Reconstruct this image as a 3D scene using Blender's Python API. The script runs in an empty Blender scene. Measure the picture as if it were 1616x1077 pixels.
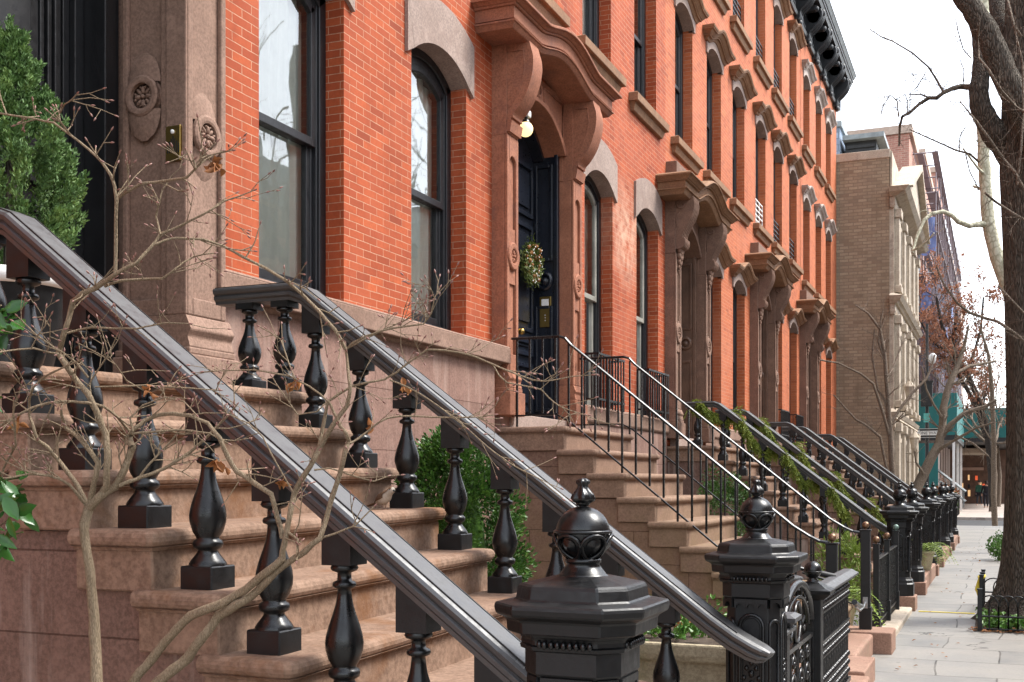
EXPOSURE = 1.95
import bpy, bmesh, math, random
from mathutils import Vector, Matrix
RN = random.Random(11)
PI = math.pi
SC = bpy.context.scene
COL = SC.collection

# ------------------------------------------------------------------ camera
F_PX, VPX, HY, CAM_H = 1821.0, 1577.0, 761.0, 1.6
YAW = math.atan((VPX - 808) / F_PX)
SY, CY = math.sin(YAW), math.cos(YAW)
cam_d = bpy.data.cameras.new('camera')
cam_d.sensor_width = 36; cam_d.lens = 36 * F_PX / 1616
cam_d.shift_y = (HY - 538.5) / 1616
cam_d.clip_start = 0.1; cam_d.clip_end = 3000
cam = bpy.data.objects.new('camera', cam_d); COL.objects.link(cam)
cam.location = (0, 0, CAM_H); cam.rotation_euler = (PI / 2, 0, YAW)
SC.camera = cam

def ray(px):
    u = (px - 808) / F_PX
    return (-SY + CY * u, CY + SY * u)
def at_y(px, py, y):
    r = ray(px); d = y / r[1]
    return Vector((d * r[0], y, CAM_H + d * (HY - py) / F_PX))
def at_x(px, py, x):
    r = ray(px); d = x / r[0]
    return Vector((x, d * r[1], CAM_H + d * (HY - py) / F_PX))
def at_d(px, py, d):
    r = ray(px)
    return Vector((d * r[0], d * r[1], CAM_H + d * (HY - py) / F_PX))

# ------------------------------------------------------------------ mesh builder
class MB:
    def __init__(s):
        s.v = []; s.f = []; s.sm = []
    def add(s, vs, fs, smooth=False):
        n = len(s.v); s.v += [tuple(v) for v in vs]
        for f in fs:
            s.f.append(tuple(i + n for i in f)); s.sm.append(smooth)
        return s
    def box(s, x0, y0, z0, x1, y1, z1):
        if x0 > x1: x0, x1 = x1, x0
        if y0 > y1: y0, y1 = y1, y0
        if z0 > z1: z0, z1 = z1, z0
        vs = [(x0,y0,z0),(x1,y0,z0),(x1,y1,z0),(x0,y1,z0),(x0,y0,z1),(x1,y0,z1),(x1,y1,z1),(x0,y1,z1)]
        return s.add(vs, [(3,2,1,0),(4,5,6,7),(0,1,5,4),(1,2,6,5),(2,3,7,6),(3,0,4,7)])
    def prism(s, poly, ax, a, b, smooth=False):
        """poly of 2D points extruded along axis ax: 'x'->(y,z), 'y'->(x,z), 'z'->(x,y)"""
        def P(p, t):
            return {'x': (t, p[0], p[1]), 'y': (p[0], t, p[1]), 'z': (p[0], p[1], t)}[ax]
        n = len(poly)
        vs = [P(p, a) for p in poly] + [P(p, b) for p in poly]
        s.add(vs, [tuple(range(n)), tuple(range(2*n-1, n-1, -1))])
        s.add(vs, [(i, i+n, (i+1) % n + n, (i+1) % n) for i in range(n)], smooth)
        return s
    def loft(s, rings, closed=True, caps=True, smooth=False):
        n = len(rings[0]); vs = [p for r in rings for p in r]; fs = []
        for k in range(len(rings) - 1):
            for i in range(n if closed else n - 1):
                j = (i + 1) % n
                fs.append((k*n+i, k*n+j, (k+1)*n+j, (k+1)*n+i))
        s.add(vs, fs, smooth)
        if caps:
            s.add(rings[0], [tuple(range(n-1, -1, -1))]); s.add(rings[-1], [tuple(range(n))])
        return s
    def lathe(s, prof, c=(0,0,0), seg=20, axis='z', smooth=True, caps=True):
        rings = []
        for r, h in prof:
            ring = []
            for i in range(seg):
                a = 2*PI*i/seg; u, v = r*math.cos(a), r*math.sin(a)
                if axis == 'z': ring.append((c[0]+u, c[1]+v, c[2]+h))
                elif axis == 'x': ring.append((c[0]+h, c[1]+u, c[2]+v))
                else: ring.append((c[0]+v, c[1]+h, c[2]+u))
            rings.append(ring)
        return s.loft(rings, True, caps, smooth)
    def tube(s, pts, rad, seg=6, caps=True, smooth=True):
        pts = [Vector(p) for p in pts]
        if not isinstance(rad, (list, tuple)): rad = [rad]*len(pts)
        rings = []; up = None
        for i, p in enumerate(pts):
            d = (pts[min(i+1, len(pts)-1)] - pts[max(i-1, 0)])
            d = d.normalized() if d.length > 1e-9 else Vector((0,0,1))
            if up is None:
                up = Vector((0,0,1)) if abs(d.z) < .9 else Vector((1,0,0))
            e1 = up - d*up.dot(d)
            e1 = e1.normalized() if e1.length > 1e-6 else d.orthogonal().normalized()
            up = e1; e2 = d.cross(e1)
            rings.append([p + (e1*math.cos(2*PI*k/seg) + e2*math.sin(2*PI*k/seg))*rad[i] for k in range(seg)])
        return s.loft(rings, True, caps, smooth)
    def sphere(s, c, r, seg=14, rings=8, sc=(1,1,1)):
        R = []
        for k in range(rings + 1):
            t = PI*k/rings; rr = max(math.sin(t), .002)*r; z = -math.cos(t)*r
            R.append([(c[0]+rr*math.cos(2*PI*i/seg)*sc[0], c[1]+rr*math.sin(2*PI*i/seg)*sc[1], c[2]+z*sc[2]) for i in range(seg)])
        return s.loft(R, True, True, True)
    def frame(s, y0, z0, y1, z1, x0, x1, w):
        """rectangular border of width w standing on a plane facing +x"""
        s.box(x0,y0,z0,x1,y0+w,z1); s.box(x0,y1-w,z0,x1,y1,z1)
        s.box(x0,y0+w,z0,x1,y1-w,z0+w); s.box(x0,y0+w,z1-w,x1,y1-w,z1); return s
    def xform(s, M):
        s.v = [tuple(M @ Vector(v)) for v in s.v]; return s
    def merge(s, o):
        return s.add(o.v, o.f) if not any(o.sm) else s._m(o)
    def _m(s, o):
        n = len(s.v); s.v += o.v; s.f += [tuple(i+n for i in f) for f in o.f]; s.sm += o.sm; return s

WO = {}       # world origin of each root / part
def root(name, loc, label=None, cat=None, group=None):
    o = bpy.data.objects.new(name, None); COL.objects.link(o); o.location = loc
    o.empty_display_size = .1
    WO[o] = Vector(loc)
    if label: tag(o, label, cat, group)
    return o
def tag(o, label=None, cat=None, group=None, kind=None):
    if label: o['label'] = label
    if cat: o['category'] = cat
    if group: o['group'] = group
    if kind: o['kind'] = kind
    return o
def build(mb, name, mat, parent=None, org=None, bev=0, seg=2, uv=False, angle=30):
    """mb vertices are in world space; origin defaults to the parent's origin"""
    o0 = Vector(org) if org is not None else (WO[parent] if parent else Vector((0,0,0)))
    me = bpy.data.meshes.new(name)
    me.from_pydata([tuple(Vector(v) - o0) for v in mb.v], [], mb.f)
    me.polygons.foreach_set('use_smooth', mb.sm)
    if bev > 0 or mb.fix if hasattr(mb, 'fix') else bev > 0:
        bm = bmesh.new(); bm.from_mesh(me)
        bmesh.ops.recalc_face_normals(bm, faces=bm.faces)
        es = [e for e in bm.edges if len(e.link_faces) == 2 and e.calc_face_angle(0) > math.radians(angle)]
        if bev > 0: bmesh.ops.bevel(bm, geom=es, offset=bev, segments=seg, profile=.5, affect='EDGES', clamp_overlap=True)
        bm.to_mesh(me); bm.free()
    else:
        bm = bmesh.new(); bm.from_mesh(me)
        bmesh.ops.recalc_face_normals(bm, faces=bm.faces)
        bm.to_mesh(me); bm.free()
    if uv:
        ul = me.uv_layers.new(name='UVMap')
        for p in me.polygons:
            n = p.normal; ax = max(range(3), key=lambda i: abs(n[i]))
            for li in p.loop_indices:
                c = me.vertices[me.loops[li].vertex_index].co + o0
                ul.data[li].uv = (c.y, c.z) if ax == 0 else ((c.x, c.z) if ax == 1 else (c.x, c.y))
    if mat: me.materials.append(mat)
    if getattr(mb, 'split', None):
        me.materials.append(mb.split[1])
        for p in me.polygons: p.material_index = 1 if p.index >= mb.split[0] else 0
    o = bpy.data.objects.new(name, me); COL.objects.link(o)
    if parent:
        o.parent = parent; o.location = o0 - WO[parent]
    else: o.location = o0
    WO[o] = o0
    return o
def copy_tree(o, parent, loc):
    c = o.copy(); COL.objects.link(c); c.parent = parent; c.location = loc
    WO[c] = (WO[parent] if parent else Vector((0,0,0))) + Vector(loc)
    for ch in o.children: copy_tree(ch, c, ch.location)
    return c

# ------------------------------------------------------------------ materials
def newmat(name):
    m = bpy.data.materials.new(name); m.use_nodes = True
    nt = m.node_tree; nt.nodes.clear()
    out = nt.nodes.new('ShaderNodeOutputMaterial')
    return m, nt, out
def N(nt, t, ins=None, **kw):
    n = nt.nodes.new('ShaderNode' + t)
    for k, v in kw.items(): setattr(n, k, v)
    for k, v in (ins or {}).items():
        if isinstance(v, bpy.types.NodeSocket): nt.links.new(v, n.inputs[k])
        else: n.inputs[k].default_value = v
    return n
def C4(c): return (c[0], c[1], c[2], 1)
def mix(nt, f, a, b, mode='MIX'):
    n = N(nt, 'Mix', data_type='RGBA', blend_type=mode)
    for k, v in ((0, f), (6, a), (7, b)):
        if isinstance(v, bpy.types.NodeSocket): nt.links.new(v, n.inputs[k])
        else: n.inputs[k].default_value = v if k == 0 else C4(v)
    return n.outputs[2]
def ramp(nt, fac, stops):
    n = N(nt, 'ValToRGB', {'Fac': fac}); e = n.color_ramp.elements
    while len(e) < len(stops): e.new(.5)
    for i, (p, c) in enumerate(stops):
        e[i].position = p; e[i].color = C4(c) if len(c) == 3 else c
    return n.outputs[0]
def noise(nt, vec, scale, detail=4, rough=.55):
    return N(nt, 'TexNoise', {'Vector': vec, 'Scale': scale, 'Detail': detail, 'Roughness': rough}).outputs[0]
def bump(nt, h, dist, strength=.6, norm=None):
    i = {'Height': h, 'Distance': dist, 'Strength': strength}
    if norm: i['Normal'] = norm
    return N(nt, 'Bump', i).outputs[0]
def pbsdf(nt, out, col, rough=.6, normal=None, metal=0, spec=.5, **kw):
    i = {'Base Color': col if isinstance(col, bpy.types.NodeSocket) else C4(col), 'Roughness': rough, 'Metallic': metal, 'Specular IOR Level': spec}
    if normal: i['Normal'] = normal
    i.update(kw)
    b = N(nt, 'BsdfPrincipled', i)
    nt.links.new(b.outputs[0], out.inputs[0]); return b
def geo_pos(nt):
    return N(nt, 'NewGeometry').outputs['Position']
def obj_pos(nt):
    return N(nt, 'TexCoord').outputs['Object']

def m_stone(name, c, c2, stain=None, rough=.85, grain=60, bumpd=.004, big=1.3, blocks=None, streak=None, moss=None):
    m, nt, out = newmat(name); P = geo_pos(nt)
    a = noise(nt, P, big, 5, .6); b = noise(nt, P, grain, 3, .7)
    col = mix(nt, ramp(nt, a, [(.32, (0,0,0)), (.68, (1,1,1))]), c, c2)
    col = mix(nt, ramp(nt, b, [(.4, (0,0,0)), (.62, (.7,.7,.7))]), col, tuple(x*.6 for x in c))
    mid = noise(nt, P, 7, 5, .65)
    col = mix(nt, ramp(nt, mid, [(.5, (0,0,0)), (.74, (.45,.45,.45))]), col, tuple(min(1, x*1.32) for x in c2))
    if streak:
        mp = N(nt, 'Mapping', {'Vector': P, 'Scale': (5, 5, .5)}).outputs[0]
        s = noise(nt, mp, 1.4, 5, .6)
        col = mix(nt, ramp(nt, s, [(.5, (0,0,0)), (.68, (.75,.75,.75))]), col, streak)
    if stain:
        s = noise(nt, P, 3.1, 6, .7)
        col = mix(nt, ramp(nt, s, [(.52, (0,0,0)), (.68, (.8,.8,.8))]), col, stain)
    if moss:
        z = N(nt, 'SeparateXYZ', {'Vector': P}).outputs[2]
        s = noise(nt, P, 4, 5, .6)
        h = N(nt, 'MapRange', {0: z, 1: 1.9, 2: .2, 3: 0., 4: .75}).outputs[0]
        k = N(nt, 'Math', {0: h, 1: ramp(nt, s, [(.25, (0,0,0)), (.6, (1,1,1))])}, operation='MULTIPLY').outputs[0]
        col = mix(nt, k, col, moss)
    nrm = bump(nt, b, bumpd, .5)
    nrm = bump(nt, mid, .01, .35, nrm)
    if blocks:
        uvn = N(nt, 'UVMap').outputs[0]
        br = N(nt, 'TexBrick', {'Vector': uvn, 'Color1': (1,1,1,1), 'Color2': (.86,.86,.86,1), 'Mortar': (.5,.45,.42,1), 'Scale': 1., 'Mortar Size': .0035, 'Mortar Smooth': .3, 'Brick Width': blocks[0], 'Row Height': blocks[1]})
        col = mix(nt, 1., col, br.outputs[0], 'MULTIPLY')
        inv = N(nt, 'Math', {0: 1., 1: br.outputs[1]}, operation='SUBTRACT').outputs[0]
        nrm = bump(nt, inv, .006, .8, nrm)
    pbsdf(nt, out, col, rough, nrm, spec=.3); return m

def m_brick(name, c1, c2, mortar, bw=.2, rh=.0585, ms=.0032, patch=None, dark=.5, far=False, bloom=None):
    m, nt, out = newmat(name); uvn = N(nt, 'UVMap').outputs[0]; P = geo_pos(nt)
    wob = N(nt, 'TexNoise', {'Vector': P, 'Scale': 9., 'Detail': 2.}).outputs[1]
    uvw = N(nt, 'VectorMath', {0: wob, 1: (-.5,-.5,-.5)}, operation='ADD').outputs[0]
    uvw = N(nt, 'VectorMath', {0: uvw, 'Scale': .006}, operation='SCALE').outputs[0]
    uvn = N(nt, 'VectorMath', {0: uvn, 1: uvw}, operation='ADD').outputs[0]
    br = N(nt, 'TexBrick', {'Vector': uvn, 'Color1': C4(c1), 'Color2': C4(c2), 'Mortar': C4(mortar), 'Scale': 1., 'Mortar Size': ms, 'Mortar Smooth': .15, 'Bias': -.1, 'Brick Width': bw, 'Row Height': rh})
    col = br.outputs[0]
    # tone of each single brick: its row and column number feed a white noise
    xy = N(nt, 'SeparateXYZ', {'Vector': uvn})
    def MA(op, a_, b_=None):
        i = {0: a_}
        if b_ is not None: i[1] = b_
        return N(nt, 'Math', i, operation=op).outputs[0]
    row = MA('FLOOR', MA('DIVIDE', xy.outputs[1], rh)); even = MA('SUBTRACT', 1., MA('MODULO', MA('ABSOLUTE', row), 2.))
    bn = MA('FLOOR', MA('DIVIDE', MA('ADD', xy.outputs[0], MA('MULTIPLY', even, bw*.5)), bw))
    wn = N(nt, 'TexWhiteNoise', {'Vector': N(nt, 'CombineXYZ', {0: row, 1: bn}).outputs[0]}, noise_dimensions='2D').outputs[0]
    tone = ramp(nt, wn, [(.0, (.72,.68,.7)), (.10, (.86,.84,.84)), (.3, (.97,.97,.97)), (.75, (1.,1.,1.)), (.93, (1.05,1.08,1.08)), (1., (1.1,1.16,1.16))])
    mort = br.outputs[1]
    col = mix(nt, mort, mix(nt, 1., col, tone, 'MULTIPLY'), col)
    sk = noise(nt, N(nt, 'Mapping', {'Vector': P, 'Scale': (2.2,2.2,.28)}).outputs[0], 1.5, 5, .6)
    col = mix(nt, ramp(nt, sk, [(.5, (0,0,0)), (.75, (.38,.38,.38))]), col, tuple(x*.42 for x in c2))
    b = noise(nt, P, 38, 4, .7); a = noise(nt, P, .9, 6, .6); mid = noise(nt, P, 6, 5, .65)
    col = mix(nt, ramp(nt, b, [(.42, (0,0,0)), (.75, (.5,.5,.5))]), col, tuple(x*dark for x in c1))
    col = mix(nt, ramp(nt, mid, [(.5, (0,0,0)), (.8, (.55,.55,.55))]), col, tuple(x*.72 for x in c2))
    if patch: col = mix(nt, ramp(nt, a, [(.5, (0,0,0)), (.75, (.5,.5,.5))]), col, patch)
    if bloom:      # salt bloom on the old brick: patches with a shape of their own
        for c_, r_ in bloom:
            dist = N(nt, 'VectorMath', {0: P, 1: c_}, operation='DISTANCE').outputs['Value']
            k = N(nt, 'MapRange', {0: dist, 1: r_*.3, 2: r_, 3: 1., 4: 0.}).outputs[0]
            k = N(nt, 'Math', {0: k, 1: ramp(nt, noise(nt, P, 5, 6, .7), [(.35, (0,0,0)), (.7, (1,1,1))])}, operation='MULTIPLY').outputs[0]
            col = mix(nt, k, col, (.62,.40,.28))
    inv = N(nt, 'Math', {0: 1., 1: br.outputs[1]}, operation='SUBTRACT').outputs[0]
    nrm = bump(nt, inv, .004, .7); nrm = bump(nt, b, .002, .5, nrm)
    pbsdf(nt, out, col, .82, nrm, spec=.3); return m

def m_paint(name, c, rough=.35, dust=None, bumps=.0012, spec=.5, var=.25, coat=0, ior=1.5, rust=None):
    m, nt, out = newmat(name); P = geo_pos(nt)
    a = noise(nt, P, 22, 5, .65); b = noise(nt, P, 4, 4, .6)
    col = mix(nt, ramp(nt, b, [(.35, (0,0,0)), (.7, (1,1,1))]), tuple(x*(1-var) for x in c), tuple(min(1, x*(1+var)) for x in c))
    if dust: col = mix(nt, ramp(nt, a, [(.52, (0,0,0)), (.8, (.5,.5,.5))]), col, dust)
    if rust: col = mix(nt, ramp(nt, noise(nt, P, 34, 6, .75), [(.66, (0,0,0)), (.71, (.8,.8,.8))]), col, rust)
    r = N(nt, 'MapRange', {0: a, 1: .3, 2: .75, 3: rough*.8, 4: min(1, rough*1.45)}).outputs[0]
    nrm = bump(nt, noise(nt, P, 120, 2, .5), bumps*.5, .5); nrm = bump(nt, a, bumps*2, .4, nrm)
    pbsdf(nt, out, col, r, nrm, spec=spec, IOR=ior, **({'Coat Weight': coat, 'Coat Roughness': rough*.6} if coat else {})); return m

def m_leaf(name, cols, scale=30, rough=.5, trans=.0):
    m, nt, out = newmat(name); P = obj_pos(nt)
    a = noise(nt, P, scale, 2, .5); b = noise(nt, P, scale*.18, 2, .5)
    st = [(.25 + .5*i/(len(cols)-1), c) for i, c in enumerate(cols)]
    f = mix(nt, .45, a, b) if False else N(nt, 'Math', {0: N(nt, 'Math', {0: a, 1: .6}, operation='MULTIPLY').outputs[0], 1: N(nt, 'Math', {0: b, 1: .4}, operation='MULTIPLY').outputs[0]}, operation='ADD').outputs[0]
    col = ramp(nt, f, st)
    p = pbsdf(nt, out, col, rough, None, spec=.35)
    if trans:
        t = N(nt, 'BsdfTranslucent', {'Color': col}); mx = N(nt, 'MixShader', {0: trans, 1: p.outputs[0], 2: t.outputs[0]})
        nt.links.new(mx.outputs[0], out.inputs[0])
    return m

def m_bark(name, c, c2, scale=(6,6,1.2), ns=4, bd=.02, rough=.9):
    m, nt, out = newmat(name); P = obj_pos(nt)
    mp = N(nt, 'Mapping', {'Vector': P, 'Scale': scale}).outputs[0]
    a = noise(nt, mp, ns, 6, .7); w = N(nt, 'TexVoronoi', {'Vector': mp, 'Scale': ns*1.6}, feature='DISTANCE_TO_EDGE').outputs[0]
    h = N(nt, 'Math', {0: a, 1: N(nt, 'MapRange', {0: w, 1: 0., 2: .25, 3: 0., 4: .6}).outputs[0]}, operation='ADD').outputs[0]
    col = mix(nt, ramp(nt, h, [(.35, (0,0,0)), (.95, (1,1,1))]), c, c2)
    pbsdf(nt, out, col, rough, bump(nt, h, bd, 1.), spec=.2); return m

def m_plain(name, c, rough=.7, metal=0, emit=0, var=.15, scale=8):
    m, nt, out = newmat(name); P = obj_pos(nt)
    a = noise(nt, P, scale, 4, .6)
    col = mix(nt, a, tuple(x*(1-var) for x in c), tuple(min(1, x*(1+var)) for x in c))
    i = {}
    if emit: i = {'Emission Color': C4(c), 'Emission Strength': emit}
    pbsdf(nt, out, col, rough, bump(nt, a, .002, .3), metal, **i); return m

def m_glass(name, base=.05, k=1.7, tint=(.97,.99,.98)):
    m, nt, out = newmat(name); P = obj_pos(nt)
    fr = N(nt, 'Fresnel', {'IOR': 1.5}).outputs[0]
    f = N(nt, 'Math', {0: fr, 1: k, 2: base}, operation='MULTIPLY_ADD', use_clamp=True).outputs[0]
    nrm = bump(nt, noise(nt, P, 1.6, 2, .4), .012, .25)
    g = N(nt, 'BsdfGlossy', {'Color': (.95,.97,.97,1), 'Roughness': .015, 'Normal': nrm})
    t = N(nt, 'BsdfTransparent', {'Color': C4(tint)})
    mx = N(nt, 'MixShader', {0: f, 1: t.outputs[0], 2: g.outputs[0]})
    nt.links.new(mx.outputs[0], out.inputs[0]); return m

M = {}
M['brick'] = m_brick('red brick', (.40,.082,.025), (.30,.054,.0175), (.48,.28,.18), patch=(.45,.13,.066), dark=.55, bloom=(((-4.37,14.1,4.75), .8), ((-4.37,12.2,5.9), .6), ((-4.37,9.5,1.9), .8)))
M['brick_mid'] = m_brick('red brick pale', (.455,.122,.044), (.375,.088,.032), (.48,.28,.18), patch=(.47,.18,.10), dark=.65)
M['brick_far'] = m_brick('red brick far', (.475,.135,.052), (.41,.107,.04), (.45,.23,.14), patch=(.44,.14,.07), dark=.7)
M['beige'] = m_brick('beige brick', (.37,.285,.195), (.28,.21,.14), (.23,.175,.125), bw=.26, rh=.095, ms=.012, patch=(.17,.135,.105), dark=.5)
M['oppo'] = m_brick('opposite brick', (.50,.33,.25), (.44,.28,.21), (.5,.42,.35))
M['bs1'] = m_stone('brownstone pink', (.225,.138,.10), (.285,.182,.136), bumpd=.003)
M['bs1base'] = m_stone('brownstone base', (.22,.125,.097), (.29,.172,.135), streak=(.38,.27,.22), blocks=(1.25,.46))
M['step'] = m_stone('brownstone step', (.19,.115,.076), (.275,.18,.127), stain=(.165,.074,.03), bumpd=.006, grain=45)
M['stepwall'] = m_stone('brownstone stoop wall', (.155,.092,.069), (.21,.13,.10), streak=(.40,.32,.27), blocks=(1.1,.28))
M['step2'] = m_stone('brownstone mossy', (.215,.13,.09), (.275,.175,.122), bumpd=.004, moss=(.19,.14,.068))
M['step2wall'] = m_stone('brownstone mossy wall', (.20,.115,.083), (.25,.15,.108), blocks=(1.0,.29), moss=(.18,.125,.055))
M['bs2'] = m_stone('brownstone orange', (.29,.115,.066), (.355,.15,.088), stain=(.19,.085,.06), bumpd=.002)
M['bs3'] = m_stone('brownstone grey', (.185,.108,.077), (.25,.15,.105), stain=(.13,.08,.06), bumpd=.002)
M['hood'] = m_stone('hood stone', (.24,.13,.072), (.32,.185,.105), stain=(.17,.095,.06))
M['hood_pale'] = m_stone('pale hood stone', (.36,.29,.25), (.48,.41,.36), stain=(.3,.24,.21))
M['lintel'] = m_stone('lintel stone', (.29,.215,.18), (.36,.275,.235), stain=(.24,.17,.14))
M['coping'] = m_stone('coping stone', (.27,.155,.11), (.33,.205,.15), stain=(.22,.15,.10))
M['iron'] = m_paint('black iron paint', (.0038,.0042,.0048), .28, bumps=.0007, spec=.5)
M['iron_top'] = m_paint('black rail paint', (.007,.008,.0102), .5, bumps=.0004, spec=.55, ior=1.95)
M['iron_matt'] = m_paint('matt black iron', (.0042,.0046,.0052), .42, dust=(.018,.018,.018), rust=(.04,.02,.012), spec=.42)
M['frame'] = m_paint('window frame paint', (.0062,.0072,.0098), .42)
M['navy'] = m_paint('navy door paint', (.007,.010,.018), .3)
M['blackdoor'] = m_paint('black door paint', (.0085,.0088,.0098), .35)
M['brown_door'] = m_paint('brown door paint', (.13,.072,.046), .5)
M['cornice'] = m_paint('black cornice paint', (.016,.018,.021), .45, dust=(.05,.052,.055))
M['cornice_edge'] = m_paint('grey gutter paint', (.22,.25,.26), .5)
M['glass'] = m_glass('window glass')
M['curtain'] = m_plain('white curtain', (.80,.83,.76), .9)
M['blind'] = m_plain('cream blind', (.70,.66,.54), .9)
M['sash_cream'] = m_paint('cream sash paint', (.26,.255,.22), .5)
M['room'] = m_plain('room plaster', (.30,.27,.23), .9)
M['roof'] = m_plain('roof felt', (.09,.09,.09), .9)
M['brass'] = m_plain('brass', (.32,.22,.07), .35, 1.)
M['bronze'] = m_plain('bronze ball', (.20,.12,.075), .4, .8)
M['verdigris'] = m_plain('verdigris ball', (.15,.22,.19), .5, .4)
M['white'] = m_plain('white paint', (.78,.78,.76), .6)
M['dark'] = m_plain('dark slot', (.012,.012,.012), .7)
M['globe'] = m_plain('lit globe', (1.,.74,.34), .4, 0, .42, var=.03)
M['boxwood'] = m_leaf('boxwood leaf', [(.012,.035,.006), (.045,.11,.017), (.12,.21,.035)], 28, .4, .12)
M['cypress'] = m_leaf('conifer needles', [(.03,.07,.022), (.09,.17,.045), (.20,.29,.075)], 22, .6, .08)
M['garland'] = m_leaf('garland needles', [(.05,.08,.012), (.16,.21,.025), (.34,.36,.07)], 16, .55, .15)
M['glossleaf'] = m_leaf('glossy leaf', [(.012,.045,.01), (.03,.10,.018), (.06,.17,.03)], 14, .22, .08)
M['ivy'] = m_leaf('ivy leaf', [(.02,.07,.01), (.07,.17,.025), (.17,.28,.06)], 16, .35, .12)
M['fern'] = m_leaf('fern leaf', [(.05,.1,.015), (.15,.22,.03), (.3,.36,.09)], 14, .5, .18)
M['dryleaf'] = m_leaf('dry leaf', [(.12,.045,.015), (.26,.10,.03), (.4,.19,.06)], 20, .7, .2)
M['brownleaf'] = m_leaf('brown tree leaf', [(.17,.075,.045), (.30,.13,.075), (.42,.21,.12)], 3, .8, .25)
M['twig'] = m_bark('shrub bark', (.125,.09,.055), (.27,.205,.135), (60,60,9), 3, .002, .75)
M['bud'] = m_plain('shrub bud', (.20,.095,.075), .5)
M['bark'] = m_bark('tree bark', (.03,.0255,.0205), (.19,.162,.13), (9,9,1.4), 3.4, .06)
M['bark2'] = m_bark('street tree bark', (.10,.075,.058), (.24,.19,.145), (8,8,3), 3, .02)
M['bark_dark'] = m_bark('dark wet bark', (.018,.014,.012), (.06,.048,.04), (8,8,3), 3, .02)
M['sycamore'] = m_bark('sycamore bark', (.25,.24,.16), (.52,.50,.38), (3,3,2), 2.2, .01)
M['soil'] = m_stone('soil', (.05,.035,.025), (.09,.065,.045), grain=40, bumpd=.02)
M['plant_stone'] = m_stone('mossy planter stone', (.38,.32,.21), (.48,.42,.29), stain=(.2,.2,.08), bumpd=.006)
M['grey_stone'] = m_stone('grey stone', (.42,.35,.27), (.56,.48,.38), stain=(.25,.2,.16))
M['teal'] = m_plain('teal hoarding', (.012,.155,.15), .6)
M['net'] = m_plain('scaffold netting', (.17,.165,.20), .85, var=.4, scale=.6)
M['tarp'] = m_plain('blue tarpaulin', (.11,.15,.32), .6)
M['pole'] = m_paint('dark pole paint', (.02,.022,.024), .5)
M['slate'] = m_brick('blue grey slates', (.19,.25,.34), (.27,.33,.42), (.13,.16,.2), bw=.3, rh=.2, ms=.01)
M['steel'] = m_plain('steel', (.35,.36,.37), .35, .9)
M['rubber'] = m_plain('rubber', (.015,.015,.016), .6)
M['yellow'] = m_plain('yellow tape', (.75,.6,.06), .6)
M['fern_dark'] = m_leaf('wreath greenery', [(.03,.055,.012), (.10,.14,.025), (.2,.2,.05)], 16, .55, .1)
# ------------------------------------------------------------------ light and sky
SUN_EL, SUN_AZ = math.radians(55), math.radians(62)
w = bpy.data.worlds.new('World'); SC.world = w; w.use_nodes = True
nt = w.node_tree; nt.nodes.clear()
sky = nt.nodes.new('ShaderNodeTexSky'); sky.sky_type = 'NISHITA'; sky.sun_disc = False
sky.sun_elevation = SUN_EL; sky.sun_rotation = SUN_AZ; sky.dust_density = 1.5; sky.air_density = 1.0; sky.ozone_density = 1
hs = nt.nodes.new('ShaderNodeHueSaturation'); hs.inputs['Saturation'].default_value = .32
bg = nt.nodes.new('ShaderNodeBackground'); bg.inputs[1].default_value = .15
wo = nt.nodes.new('ShaderNodeOutputWorld')
nt.links.new(sky.outputs[0], hs.inputs['Color']); nt.links.new(hs.outputs[0], bg.inputs[0]); nt.links.new(bg.outputs[0], wo.inputs[0])
sd = bpy.data.lights.new('sun', 'SUN'); sd.energy = 1.5; sd.angle = math.radians(20); sd.color = (1, .96, .9)
so = bpy.data.objects.new('sun', sd); COL.objects.link(so)
dv = Vector((math.sin(SUN_AZ)*math.cos(SUN_EL), math.cos(SUN_AZ)*math.cos(SUN_EL), math.sin(SUN_EL)))
so.rotation_euler = dv.to_track_quat('Z', 'Y').to_euler(); so.location = (6, -4, 20)
SC.view_settings.view_transform = 'Standard'; SC.view_settings.look = 'None'
SC.view_settings.exposure = EXPOSURE; SC.view_settings.gamma = 1
SC.cycles.max_bounces = 8; SC.cycles.transparent_max_bounces = 12
try: SC.cycles.use_denoising = True
except Exception: pass

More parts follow.
